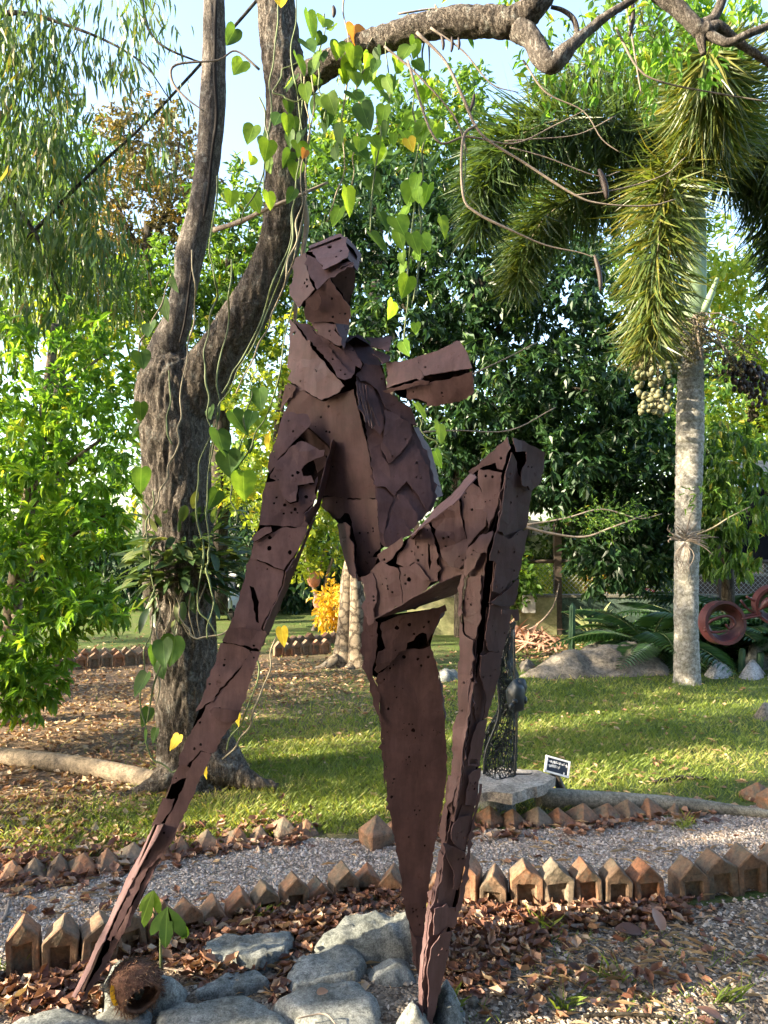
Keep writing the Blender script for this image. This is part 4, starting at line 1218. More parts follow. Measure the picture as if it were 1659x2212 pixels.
pl(shin, 'base_plate', C_([(1270, 330), (1330, 300), (1440, 470), (1395, 720), (1325, 1060), (1290, 1330)]) + D_([(1400, 250), (1340, 520), (1250, 880), (1190, 1300), (1130, 1700)]) + F_([(935, 420), (880, 850), (800, 1240), (690, 1690), (590, 2200), (545, 2200), (560, 1750), (630, 1240), (700, 900), (800, 420)]) + D_([(1030, 1700), (1085, 1400), (1150, 900), (1215, 500), (1262, 300), (1275, 60)]) + C_([(1160, 1280), (1185, 1000), (1200, 800)]), SR, lift=-.006, nholes=10, tilt=.002, warp=.003)
pl(shin, 'base_plate', C_([(1080, 800), (1140, 780), (1120, 920), (1075, 1300), (1050, 1500), (1030, 1740)]) + D_([(1180, 420), (1120, 900), (1055, 1400), (1000, 1740)]) + F_([(770, 400), (670, 900), (600, 1240), (530, 1800), (520, 2200), (505, 2200), (520, 1760), (585, 1200), (650, 840), (715, 420)]) + D_([(965, 1700), (1015, 1250), (1060, 900), (1062, 500)]) + C_([(970, 1700), (975, 1400), (1000, 1050), (1020, 900)]), SL, lift=-.006, nholes=8, tilt=.002, warp=.003)
pl(shin, 'plate', C_([(1288, 90), (1375, 112), (1440, 150), (1512, 192), (1508, 320), (1470, 420), (1415, 460), (1395, 425), (1350, 420), (1352, 330), (1392, 250), (1385, 185), (1310, 188)]), SR, lift=.014, warp=.012, holes=[(1135, 1008, 2.5), (1143, 1009, 2.5)], nholes=1)
pl(shin, 'plate', C_([(1262, 318), (1300, 190), (1340, 260), (1345, 430), (1400, 460), (1446, 452), (1428, 600), (1410, 718), (1330, 750), (1245, 772), (1212, 700), (1240, 500)]), SR, lift=.002, nholes=7)
pl(shin, 'plate', C_([(1182, 750), (1272, 795), (1330, 752), (1410, 725), (1375, 900), (1340, 1062), (1290, 1085), (1212, 1178), (1162, 1160), (1190, 970), (1142, 905)]), SR, lift=.008, holes=[(1074, 1192, 4), (1107, 1192, 3)], nholes=5)
pl(shin, 'plate', C_([(1140, 1230), (1212, 1185), (1340, 1072), (1320, 1200), (1300, 1250), (1200, 1260), (1115, 1235)]), SR, lift=.012, nholes=2)
pl(shin, 'band', D_([(1330, 60), (1460, 60), (1465, 140), (1440, 150), (1420, 105), (1330, 95)]), SR, lift=.030, nholes=0, warp=.012)
pl(shin, 'plate', D_([(1275, 40), (1330, 30), (1455, 100), (1425, 250), (1365, 460), (1345, 395), (1270, 395), (1245, 300), (1262, 150)]), SR, lift=.006, nholes=5, holes=[(1053, 1340, 3)])
pl(shin, 'plate', D_([(1205, 430), (1270, 405), (1350, 400), (1362, 462), (1318, 640), (1252, 905), (1215, 930), (1240, 770), (1215, 650), (1195, 580)]), SR, lift=.010, nholes=4)
pl(shin, 'plate', D_([(1180, 600), (1232, 760), (1212, 930), (1185, 950), (1165, 800), (1160, 640)]), SR, lift=.000, nholes=3)
pl(shin, 'plate', D_([(1170, 965), (1250, 922), (1225, 1120), (1202, 1292), (1110, 1292), (1118, 1200), (1142, 1060)]), SR, lift=.004, nholes=2, cuts=[D_([(1122, 1245), (1150, 1235), (1182, 1240), (1178, 1265), (1190, 1280), (1128, 1284)])])
pl(shin, 'plate', D_([(1132, 1330), (1202, 1300), (1185, 1480), (1168, 1600), (1080, 1592), (1092, 1480), (1110, 1400)]), SR, lift=.008, nholes=6)
pl(shin, 'plate', D_([(1075, 1600), (1165, 1610), (1145, 1757), (1015, 1757), (1045, 1690)]), SR, lift=.002, nholes=1, cuts=[D_([(1052, 1625), (1130, 1620), (1125, 1665), (1050, 1685)])])
pl(shin, 'plate', F_([(850, 365), (950, 345), (935, 500), (905, 600), (880, 655), (800, 600), (775, 560), (780, 470)]), SR, lift=.008, nholes=2, holes=[(997, 1807, 2.5), (992, 1794, 2)])
pl(shin, 'plate', F_([(692, 592), (800, 620), (880, 662), (885, 760), (860, 860), (830, 1010), (790, 1000), (795, 880), (770, 800), (735, 735)]), SR, lift=.014, warp=.012, nholes=2)
pl(shin, 'plate', F_([(632, 1182), (700, 1165), (842, 1172), (822, 1300), (800, 1345), (740, 1335), (690, 1370), (620, 1410)]), SR, lift=.006, nholes=0)
pl(shin, 'plate', F_([(712, 1350), (765, 1430), (740, 1590), (720, 1690), (650, 1990), (600, 2240), (548, 2240), (575, 1900), (560, 1700), (590, 1525), (650, 1450)]), SR, lift=.010, nholes=2, holes=[(948, 2045, 4), (942, 2058, 3)])
pl(shin, 'edge_strip', F_([(1010, 60), (1030, 62), (960, 410), (905, 862), (850, 1195), (805, 1195), (870, 850), (935, 480)]), SR, lift=.016, nholes=2, jag=.003)
pl(shin, 'plate', F_([(690, 660), (730, 745), (720, 900), (690, 1000), (680, 1130), (640, 1150), (655, 960), (672, 800)]), SL, lift=.006, nholes=1)
pl(shin, 'ridge_strip', F_([(640, 1010), (662, 1010), (625, 1210), (570, 1560), (560, 1750), (548, 2235), (500, 2235), (530, 1760), (552, 1560), (600, 1200)]), SL, lift=.012, nholes=0)
pl(shin, 'plate', C_([(1092, 775), (1182, 742), (1145, 895), (1100, 900), (1050, 870), (1005, 940), (1000, 880)]), SL, lift=.010, nholes=2)
pl(shin, 'plate', C_([(1000, 950), (1055, 880), (1110, 905), (1070, 1000), (1010, 1060), (985, 1080)]), SL, lift=.016, nholes=1)
pl(shin, 'plate', C_([(1000, 1070), (1098, 1050), (1092, 1200), (1085, 1310), (1062, 1480), (1050, 1500), (985, 1460), (975, 1330), (985, 1180)]), SL, lift=.006, warp=.01, nholes=4)
pl(shin, 'edge_strip', C_([(982, 1045), (1002, 1050), (985, 1180), (975, 1340), (960, 1330), (962, 1180)]), SL, lift=.02, nholes=0)
pl(shin, 'plate', C_([(962, 1340), (985, 1465), (1050, 1505), (1040, 1660), (1030, 1746), (948, 1746), (955, 1500)]), SL, lift=.010, nholes=3)
pl(shin, 'plate', D_([(1050, 480), (1090, 440), (1160, 480), (1165, 600), (1110, 660), (1055, 880), (1042, 800)]), SL, lift=.005, nholes=3)
pl(shin, 'plate', D_([(1112, 660), (1158, 610), (1130, 900), (1085, 1120), (1060, 1330), (1020, 1560), (960, 1620), (1000, 1300), (1012, 1000), (1060, 880)]), SL, lift=.010, warp=.01, nholes=3, cuts=[D_([(1065, 800), (1090, 745), (1100, 760), (1080, 840), (1068, 858)])])
pl(shin, 'ridge_strip', D_([(1170, 640), (1190, 640), (1160, 850), (1120, 1100), (1100, 1350), (1060, 1600), (1040, 1600), (1080, 1330), (1105, 1080), (1140, 850)]), SL, lift=.02, nholes=0)
pl(shin, 'plate', F_([(740, 250), (765, 290), (770, 320), (740, 600), (695, 560), (690, 500), (715, 360)]), SL, lift=.006, nholes=1)
pl(shin, 'plate', F_([(770, 0), (860, 0), (820, 200), (790, 350), (755, 280), (745, 180)]), SL, lift=.004, nholes=2)

# --- standing leg
lg_d = lerp_d((1300, 2.585), (1700, 2.65), (2110, 2.72))
lg_o = D_([(390, 110), (700, 70), (925, 40), (880, 130), (830, 340), (862, 480), (900, 680), (925, 900), (942, 1200), (930, 1450), (870, 1757)]) + F_([(695, 300), (605, 850), (555, 1300), (520, 1780), (490, 1750), (455, 1640), (430, 1440), (385, 1200), (325, 800), (245, 360), (205, 0)]) + D_([(430, 1000), (400, 600), (320, 560), (300, 300), (310, 120)])
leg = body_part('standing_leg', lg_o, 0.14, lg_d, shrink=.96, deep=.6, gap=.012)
LG = Plane((800, 1340, 2.57), (960, 1340, 2.585), (900, 2100, 2.71))
pl(leg, 'plate', D_([(440, 170), (600, 110), (800, 75), (935, 30), (905, 100), (870, 190), (820, 280), (800, 310), (790, 260), (730, 260), (690, 310), (640, 330), (630, 390), (580, 400), (500, 500), (410, 565), (395, 480), (415, 400), (470, 370), (440, 280)]), LG, lift=.010, holes=[(857, 1355, 5), (884, 1348, 4.5), (894, 1368, 3), (915, 1353, 2.5), (925, 1342, 3)], nholes=2, warp=.008)
leg_holes = [(615, 445, 16), (725, 460, 13), (805, 445, 13), (750, 400, 12), (750, 510, 12), (508, 530, 10), (533, 505, 7), (463, 617, 8), (545, 673, 8), (607, 688, 6), (560, 758, 8), (493, 848, 12), (690, 1015, 18), (655, 965, 9), (683, 967, 7), (756, 1050, 6), (705, 1073, 7), (640, 1055, 7), (617, 960, 5), (607, 1009, 5), (656, 1220, 12), (633, 1243, 7), (665, 1258, 6), (645, 1280, 6), (782, 1290, 9), (538, 1395, 10), (530, 1425, 7), (478, 1300, 8), (520, 1535, 12), (700, 1640, 9), (738, 1638, 9), (712, 1672, 8), (727, 1606, 6), (735, 1165, 5), (460, 1123, 6), (450, 1078, 6), (485, 1030, 6), (868, 1015, 4), (500, 1460, 5)]
pl(leg, 'plate', D_([(415, 570), (500, 508), (585, 405), (640, 385), (700, 380), (770, 380), (815, 362), (845, 410), (880, 540), (905, 700), (928, 900), (945, 1100), (952, 1250), (940, 1440), (905, 1640), (878, 1757)]) + F_([(690, 330), (640, 620), (605, 860), (575, 1120), (545, 1440), (460, 1430), (435, 1370), (395, 1270), (378, 1150), (340, 900), (300, 640), (262, 440), (230, 250), (205, 30)]) + D_([(470, 1480), (455, 1300), (435, 1050), (428, 850), (405, 690)]), LG, lift=.004, tilt=.006, warp=.006, nholes=4, step=.045,
   holes=[(702 + x * .2767, 1296 + y * .2767, r * .27) for x, y, r in leg_holes] + [(783 + x * .2432, 1674 + y * .2432, 2.6) for x, y in ((410, 545), (552, 622), (445, 1180), (476, 1195), (450, 1212), (543, 1180), (508, 1330), (488, 1255), (478, 1275), (420, 1330))])
pl(leg, 'plate', F_([(460, 1425), (545, 1440), (535, 1640), (522, 1800), (492, 1765), (470, 1680)]), LG, lift=.008, nholes=1)
pl(leg, 'plate', F_([(405, 1320), (440, 1380), (462, 1430), (470, 1690), (445, 1640), (428, 1450)]), LG, lift=.014, nholes=2, jag=.003)
pl(leg, 'edge_plate', D_([(300, 100), (370, 60), (395, 150), (405, 300), (395, 420), (372, 480), (372, 560), (392, 640), (420, 700), (432, 900), (440, 1000), (405, 880), (375, 770), (325, 580), (300, 480), (285, 300)]), Plane((795, 1340, 2.60), (815, 1340, 2.60), (815, 1560, 2.60)), lift=.01, nholes=6, jag=.004)
pl(leg, 'edge_strip', D_([(380, 160), (412, 168), (398, 380), (372, 560), (350, 500), (370, 380)]), Plane((795, 1340, 2.58), (815, 1340, 2.58), (815, 1560, 2.58)), lift=.02, nholes=0)
pl(leg, 'edge_strip', D_([(905, 90), (935, 60), (935, 110), (900, 150), (870, 220), (820, 350), (808, 320), (860, 190)]), Plane((930, 1340, 2.63), (960, 1320, 2.67), (930, 1400, 2.63)), lift=.0, nholes=0)
pl(leg, 'edge_strip', D_([(880, 560), (900, 640), (915, 660), (925, 820), (942, 880), (930, 940), (905, 760)]), Plane((940, 1450, 2.63), (960, 1450, 2.67), (950, 1560, 2.63)), lift=.004, nholes=1, jag=.004)
# hip pieces
pl(leg, 'plate', C_([(255, 1060), (330, 1030), (360, 1100), (365, 1200), (340, 1290), (350, 1380), (310, 1400), (275, 1300), (285, 1180)]), Plane((790, 1270, 2.59), (810, 1270, 2.58), (800, 1350, 2.58)), lift=.006, nholes=4, jag=.004)
M['cleft'] = plain('cleft_shade_bark', (0.010, 0.007, 0.006), 0.95, 0.3)  # near-black colour stands for the shade inside the bark cleft
# ------------------------------------------------------------------ leaf materials
M['leaf_bright'] = leaf_mat('bright_green_leaf', [(0, (0.05, 0.125, 0.018)), (0.5, (0.10, 0.215, 0.028)), (0.85, (0.19, 0.30, 0.035)), (1, (0.34, 0.33, 0.05))], 0.5, 1.8)
M['leaf_mid'] = leaf_mat('mid_green_leaf', [(0, (0.03, 0.075, 0.014)), (0.5, (0.06, 0.13, 0.022)), (0.85, (0.11, 0.19, 0.03)), (1, (0.26, 0.22, 0.04))], 0.45, 1.7)
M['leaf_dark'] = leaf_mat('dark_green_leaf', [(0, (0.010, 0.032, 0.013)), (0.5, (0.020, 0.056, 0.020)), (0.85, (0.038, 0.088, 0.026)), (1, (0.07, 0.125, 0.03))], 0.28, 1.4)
M['leaf_lime'] = leaf_mat('yellow_green_leaf', [(0, (0.10, 0.17, 0.025)), (0.5, (0.20, 0.29, 0.04)), (0.9, (0.34, 0.38, 0.06)), (1, (0.5, 0.38, 0.06))], 0.5, 1.5)
M['leaf_brown'] = leaf_mat('olive_brown_leaf', [(0, (0.045, 0.045, 0.02)), (0.5, (0.09, 0.075, 0.035)), (0.8, (0.13, 0.12, 0.04)), (1, (0.26, 0.15, 0.05))], 0.35, 1.4)
M['leaf_slim'] = leaf_mat('slim_hanging_leaf', [(0, (0.035, 0.075, 0.022)), (0.5, (0.065, 0.125, 0.03)), (0.85, (0.12, 0.17, 0.045)), (1, (0.24, 0.16, 0.06))], 0.4, 1.6)
M['leaf_yellow'] = leaf_mat('yellow_croton_leaf', [(0, (0.42, 0.26, 0.03)), (0.5, (0.62, 0.42, 0.04)), (1, (0.72, 0.55, 0.07))], 0.4, 1.1)
M['leaf_red'] = leaf_mat('red_ti_leaf', [(0, (0.25, 0.03, 0.05)), (1, (0.5, 0.07, 0.09))], 0.4, 1.2)
M['palm_leaf'] = leaf_mat('palm_leaflet', [(0, (0.03, 0.06, 0.016)), (0.45, (0.065, 0.105, 0.026)), (0.8, (0.12, 0.135, 0.03)), (1, (0.27, 0.22, 0.05))], 0.35, 1.5, 0.4, 0.5)
M['fern'] = leaf_mat('cycad_leaflet', [(0, (0.014, 0.045, 0.016)), (0.6, (0.03, 0.085, 0.026)), (1, (0.06, 0.13, 0.035))], 0.25, 1.4, 0.35, 0.5)
M['aloe'] = leaf_mat('pale_agave_leaf', [(0, (0.13, 0.2, 0.09)), (1, (0.36, 0.4, 0.2))], 0.2, 1.2)
M['epi'] = leaf_mat('epiphyte_leaf', [(0, (0.03, 0.06, 0.022)), (0.5, (0.06, 0.11, 0.035)), (0.9, (0.11, 0.15, 0.05)), (1, (0.16, 0.17, 0.05))], 0.3, 1.4, 0.4, 0.5)

def vine_leaf_mat(name, c1, c2, trans):
    m, nt, out = new_mat(name)
    v = texco(nt)
    n = noise_tex(nt, v, 2.0, 4, 0.6)
    oi = N(nt, 'ObjectInfo')
    w = N(nt, 'TexWave', Scale=2.6, Distortion=1.5)
    c = ramp(nt, n.outputs[0], [(0.35, c1), (0.65, c2)]).outputs[0]
    # pale midrib
    sep = N(nt, 'SeparateXYZ'); nt.links.new(v, sep.inputs[0])
    ab = N(nt, 'Math', operation='ABSOLUTE'); nt.links.new(sep.outputs[0], ab.inputs[0])
    rib = ramp(nt, ab.outputs[0], [(0.008, (0.5, 0.5, 0.5)), (0.022, (0, 0, 0))]).outputs[0]
    c = mix(nt, rib, c, tuple(min(1, x * 1.8 + .03) for x in c2))
    hv = N(nt, 'HueSaturation')
    mr = N(nt, 'MapRange'); mr.inputs[3].default_value = 0.7; mr.inputs[4].default_value = 1.25
    nt.links.new(oi.outputs['Random'], mr.inputs[0]); nt.links.new(mr.outputs[0], hv.inputs['Value']); nt.links.new(c, hv.inputs['Color'])
    b = N(nt, 'BsdfPrincipled', Roughness=0.6)
    b.inputs['Specular IOR Level'].default_value = 0.25
    nt.links.new(hv.outputs[0], b.inputs['Base Color'])
    t = N(nt, 'BsdfTranslucent')
    nt.links.new(mix(nt, 1.0, hv.outputs[0], (1.9, 1.7, 0.7), 'MULTIPLY'), t.inputs['Color'])
    ms = N(nt, 'MixShader'); ms.inputs[0].default_value = trans
    nt.links.new(b.outputs[0], ms.inputs[1]); nt.links.new(t.outputs[0], ms.inputs[2])
    nt.links.new(ms.outputs[0], out.inputs[0])
    return m
VL = {'g': vine_leaf_mat('heart_leaf_green', (0.11, 0.22, 0.028), (0.20, 0.33, 0.045), 0.6),
      'd': vine_leaf_mat('heart_leaf_dark', (0.035, 0.09, 0.02), (0.07, 0.14, 0.028), 0.5),
      'y': vine_leaf_mat('heart_leaf_yellow', (0.55, 0.36, 0.02), (0.68, 0.50, 0.05), 0.45),
      'o': vine_leaf_mat('heart_leaf_orange', (0.42, 0.15, 0.03), (0.52, 0.24, 0.06), 0.4)}

# ------------------------------------------------------------------ the big forked tree
TD = gd(1685)
tree = thing('forked_tree', 'big forked tree with furrowed grey bark behind the left of the figure', 'tree', G(425, 1690))
limb('trunk', [(430, 1735, TD, 300), (428, 1700, TD, 225), (424, 1660, TD, 172), (416, 1600, TD, 150), (408, 1500, TD, 138), (398, 1350, TD, 134), (394, 1200, TD, 130), (386, 1050, TD, 136), (378, 930, TD, 146), (374, 860, TD, 154), (370, 810, TD, 134), (366, 770, TD, 96), (368, 735, TD - .02, 60), (378, 700, TD - .03, 34)], M['bark'], tree, 96, 16, 0.10, 0.010, 4)
limb('limb', [(362, 900, TD + .03, 80), (354, 840, TD + .01, 92), (352, 795, TD, 88), (362, 745, TD - .03, 74), (385, 680, TD - .04, 60), (403, 600, TD - .05, 54), (410, 550, TD - .05, 60), (430, 470, TD - .05, 54), (446, 380, TD - .05, 50), (457, 250, TD - .05, 54), (462, 120, TD - .05, 50), (463, 0, TD - .05, 46), (466, -200, TD - .05, 42), (475, -420, TD, 32)], M['bark2'], tree, 56, 14, 0.12, 0.004, 7)
limb('limb', [(386, 960, TD + .03, 90), (404, 890, TD, 116), (440, 822, TD - .05, 112), (488, 745, TD - .12, 96), (540, 665, TD - .18, 88), (582, 585, TD - .22, 86), (606, 500, TD - .25, 86), (615, 400, TD - .27, 88), (618, 300, TD - .28, 92), (620, 200, TD - .28, 92), (608, 100, TD - .28, 88), (597, 0, TD - .28, 80), (590, -200, TD - .3, 70), (610, -420, TD - .3, 52)], M['bark'], tree, 72, 14, 0.12, 0.008, 5)
# long cleft in the pale limb: dark strip with groove shade in its colour
limb('cleft_shade_strip', [(440, 470, TD - .17, 3), (446, 440, TD - .175, 9), (452, 400, TD - .175, 8), (458, 330, TD - .18, 7), (468, 250, TD - .18, 9), (464, 150, TD - .18, 8), (466, 0, TD - .17, 9)], M['cleft'], tree, 6, 6, .3)
limb('cleft_shade_strip', [(388, 740, TD - .16, 3), (400, 690, TD - .15, 5), (412, 600, TD - .15, 6), (420, 545, TD - .15, 4)], M['cleft'], tree, 6, 6, .3)
BD = TD - .35
limb('branch', [(625, 200, TD - .3, 66), (690, 150, BD, 60), (760, 112, BD - .1, 55), (850, 78, BD - .25, 55), (950, 52, BD - .4, 60), (1050, 46, BD - .5, 64), (1110, 48, BD - .55, 66), (1150, 18, BD - .6, 54), (1185, -25, BD - .6, 48), (1250, -120, BD - .6, 44), (1340, -130, BD - .6, 42), (1430, -12, BD - .6, 40)], M['bark'], tree, 56, 12, 0.12, 0.006, 7)
limb('branch', [(1120, 62, BD - .56, 56), (1150, 85, BD - .6, 46), (1168, 118, BD - .62, 48), (1192, 138, BD - .64, 42), (1215, 118, BD - .64, 40), (1238, 96, BD - .64, 30), (1275, 62, BD - .6, 22), (1320, 28, BD - .6, 18), (1372, -4, BD - .6, 15), (1430, -60, BD - .6, 12)], M['bark2'], tree, 28, 8, 0.16, 0.003, 10)
limb('branch', [(1238, 98, BD - .62, 20), (1246, 70, BD - .6, 14), (1238, 40, BD - .6, 12), (1215, 22, BD - .6, 10), (1190, 15, BD - .6, 8)], M['bark2'], tree, 12, 6, .15)
limb('branch', [(1420, -20, BD - .6, 38), (1455, 10, BD - .6, 36), (1492, 48, BD - .6, 34), (1520, 66, BD - .6, 38), (1550, 58, BD - .6, 26), (1580, 80, BD - .58, 22), (1620, 108, BD - .55, 17), (1680, 150, BD - .5, 14)], M['bark2'], tree, 24, 8, 0.15, 0.003, 10)
limb('branch', [(1518, 66, BD - .6, 26), (1545, 82, BD - .62, 20), (1575, 92, BD - .64, 18), (1610, 76, BD - .66, 17), (1670, 52, BD - .66, 16)], M['bark2'], tree, 18, 6, .15)
limb('branch', [(1505, 58, BD - .6, 26), (1540, 40, BD - .6, 22), (1560, 0, BD - .6, 20), (1575, -60, BD - .6, 18)], M['bark2'], tree, 18, 6, .15)
limb('branch_stub', [(1512, 70, BD - .6, 22), (1516, 95, BD - .6, 18), (1520, 118, BD - .6, 12)], M['bark'], tree, 14, 5, .2)
limb('side_twig', [(462, 497, TD - .1, 12), (520, 478, TD - .3, 11), (580, 450, TD - .5, 9), (640, 425, TD - .55, 8), (708, 394, TD - .5, 6)], M['twig'], tree, 10, 6, .2)
limb('side_twig', [(652, 400, TD - .3, 5), (660, 450, TD - .3, 11), (662, 490, TD - .3, 12), (652, 560, TD - .3, 9), (640, 660, TD - .2, 8), (635, 720, TD - .1, 7)], M['twig'], tree, 10, 6, .2)
# roots
for pts in ([(440, 1650, TD - .1, 90), (500, 1672, TD - .15, 60), (545, 1688, TD - .18, 36), (600, 1700, TD - .2, 16)],
            [(480, 1600, TD - .05, 40), (498, 1640, TD - .08, 50), (520, 1670, TD - .1, 44), (560, 1695, TD - .1, 18)],
            [(395, 1655, TD - .1, 90), (350, 1690, TD - .2, 60), (300, 1715, TD - .25, 34), (230, 1730, TD - .28, 20), (150, 1760, TD - .35, 26), (120, 1790, TD - .4, 10)],
            [(420, 1680, TD - .2, 70), (400, 1720, TD - .3, 34), (370, 1745, TD - .35, 10)]):
    limb('root', pts, M['bark'], tree, 28, 8, 0.2, 0.008, 8)

# thin bare twigs with pods that hang from the branch in front of the palm
tw = [[(900, 70, 4.0, 8), (960, 130, 4.0, 7), (1000, 210, 4.0, 7), (1040, 290, 4.0, 6), (1130, 350, 4.0, 6), (1240, 420, 4.0, 5), (1300, 440, 4.0, 4), (1400, 445, 4.0, 3.5), (1460, 430, 4.0, 3)],
      [(1030, 270, 3.95, 7), (1000, 300, 3.95, 6), (1000, 420, 3.95, 6), (1030, 460, 3.95, 6), (1110, 500, 3.95, 5), (1180, 530, 3.95, 4), (1250, 545, 3.95, 3), (1283, 556, 3.95, 2.5)],
      [(880, 130, 4.0, 6), (940, 300, 4.0, 5), (1010, 295, 4.0, 5), (1110, 310, 4.0, 4), (1200, 270, 4.0, 3), (1270, 235, 4.0, 2)],
      [(1090, 305, 4.0, 4), (1160, 300, 4.0, 3), (1250, 290, 4.0, 2.5), (1330, 250, 4.0, 2)],
      [(1100, 318, 4.0, 3.5), (1180, 340, 4.0, 3), (1290, 380, 4.0, 3), (1340, 370, 4.0, 2)],
      [(1240, 422, 4.0, 3), (1330, 410, 4.0, 3), (1430, 380, 4.0, 2), (1480, 340, 4.0, 2)],
      [(830, 100, 4.05, 6), (900, 160, 4.05, 5), (980, 250, 4.05, 4), (1010, 330, 4.05, 3)],
      [(930, 60, 4.0, 6), (1000, 110, 4.0, 4), (1060, 180, 4.0, 3), (1120, 200, 4.0, 2)],
      [(1130, 130, 4.1, 5), (1180, 200, 4.1, 4), (1260, 240, 4.1, 3), (1300, 300, 4.1, 3), (1340, 330, 4.1, 2)],
      [(1330, 60, 4.2, 7), (1380, 150, 4.2, 5), (1440, 180, 4.2, 4), (1540, 200, 4.2, 4), (1659, 220, 4.2, 4)],
      [(1350, 0, 4.2, 6), (1365, 80, 4.2, 5), (1378, 160, 4.2, 4), (1385, 200, 4.2, 3)],
      [(860, 820, 5.4, 4), (960, 830, 5.4, 4), (1060, 790, 5.4, 3.5), (1160, 740, 5.4, 2.5)],
      [(940, 990, 5.4, 5), (900, 940, 5.4, 4), (980, 930, 5.4, 3), (1100, 930, 5.4, 3), (1200, 880, 5.4, 2)],
      [(1110, 1130, 5.0, 7), (1180, 1150, 5.0, 6), (1260, 1160, 5.0, 5), (1320, 1140, 5.0, 4), (1400, 1110, 5.0, 2.5)],
      [(1130, 1135, 5.0, 5), (1220, 1120, 5.0, 4), (1300, 1100, 5.0, 3), (1380, 1120, 5.0, 2.5), (1430, 1110, 5.0, 2)],
      [(860, 30, 4.3, 5), (960, 20, 4.3, 4), (1040, 60, 4.3, 3)], [(560, 150, 4.4, 6), (510, 110, 4.4, 5), (470, 130, 4.4, 4), (380, 140, 4.4, 5), (372, 175, 4.4, 5), (400, 210, 4.4, 4), (440, 240, 4.4, 3)]]
for t in tw: limb('twig', t, M['twig'], tree, 6, 5, .25)
for u, v, d, l, w, a in ((1302, 398, 4, 66, 15, .25), (1290, 590, 3.95, 80, 11, .15), (1018, 225, 4, 46, 8, -.3), (955, 92, 4, 34, 8, .1), (975, 96, 4, 34, 8, -.05), (990, 94, 4, 28, 7, 0), (1362, 40, 4.2, 80, 12, -.1), (720, 25, 4.3, 26, 10, 0)):
    b = MB()
    p0 = P(u, v, d); s = d / F
    pts = []
    for k in range(9):
        t = k / 8
        pts.append((p0.x + math.sin(a) * (t - .5) * l * s + .06 * l * s * math.sin(t * 3), p0.y, p0.z - (t - .5) * l * s, w * s * .5 * max(.1, math.sin(math.pi * min(1, .06 + t * .9))) ** .5))
    tube(b, pts, 8, .15, 40)
    b.build('pod', M['pod'], tree, True)
# leaf sprays high on the branches
crown('leaves', [(1400, 60, 4.4, 130, 60, .4, 3), (1250, 110, 4.8, 150, 60, .5, 2.4), (1590, 30, 4.2, 90, 50, .3, 1.6), (1470, 120, 4.6, 90, 60, .4, 1.2), (1060, 0, 4.6, 150, 40, .4, 1.2), (1500, -160, 4.4, 320, 120, .8, 4), (1000, -220, 4.6, 300, 140, .8, 3), (600, -350, 4.8, 320, 150, 1.0, 4)], 230, 7, .085, .034, 'lance', M['leaf_bright'], tree, 11, .5, 1.6, .2, twig=1.4)
crown('crown', [(-1.5, 5.5, 8.5, 3.0, 2.4, 1.2, 1), (1.5, 6.5, 9.0, 3.0, 2.4, 1.2, 1)], 160, 13, .16, .08, 'rhomb', M['leaf_mid'], tree, 13, .3, 1.7, .15, xyz=True, twig=1.4)
crown('leaves', [(1300, 1115, 5.0, 110, 26, .2, 2), (1000, 800, 5.4, 120, 30, .2, .6)], 46, 16, .035, .010, 'rhomb', M['leaf_mid'], tree, 12, .1, 1.2, .1, twig=4)

# ------------------------------------------------------------------ heart-leaved vine
def heart_mesh(name, mat, seed):
    rng = random.Random(seed)
    half = [(0, .0), (.10, .075), (.24, .10), (.38, .04), (.47, -.10), (.48, -.26), (.42, -.45), (.30, -.66), (.15, -.86), (0, -1.02)]
    b = MB()
    vs, fs = [], []
    curl, fold, sag = rng.uniform(.05, .22), rng.uniform(.1, .35), rng.uniform(.05, .3)
    def zed(x, y): return -fold * abs(x) - sag * y * y * .4 + curl * x * x + .03 * math.sin(y * 16 + seed) * abs(x) * 2
    rings = []
    for sgn in (1, -1):
        for i in range(len(half) - 1):
            (x0, y0), (x1, y1) = half[i], half[i + 1]
            c0, c1 = (0, -.04 - (0.9 * i / 9)), (0, -.04 - (0.9 * (i + 1) / 9))
            if i == 0: c0 = (0, 0)
            q = [c0, (x0 * .55 * sgn, (y0 + c0[1]) / 2), (x0 * sgn, y0), (x1 * sgn, y1), (x1 * .55 * sgn, (y1 + c1[1]) / 2), c1]
            n = len(vs)
            vs += [(x, zed(x, y), y) for x, y in q]
            f = [(n, n + 1, n + 4, n + 5), (n + 1, n + 2, n + 3, n + 4)]
            fs += f if sgn > 0 else [tuple(reversed(g)) for g in f]
    b.add(vs, fs)
    me = b.mesh(name, mat, True)
    bm = bmesh.new(); bm.from_mesh(me)
    bmesh.ops.remove_doubles(bm, verts=bm.verts, dist=1e-4)
    bm.to_mesh(me); bm.free()
    return me
HM = {k: [heart_mesh('leaf', VL[k], i * 3 + j * 17) for i in range(4)] for j, k in enumerate(VL)}
vine = thing('climbing_vine', 'heart-leaved vine climbing the forked tree and hanging in strands from its branch', 'vine', G(440, 1700))
VD = TD - .55
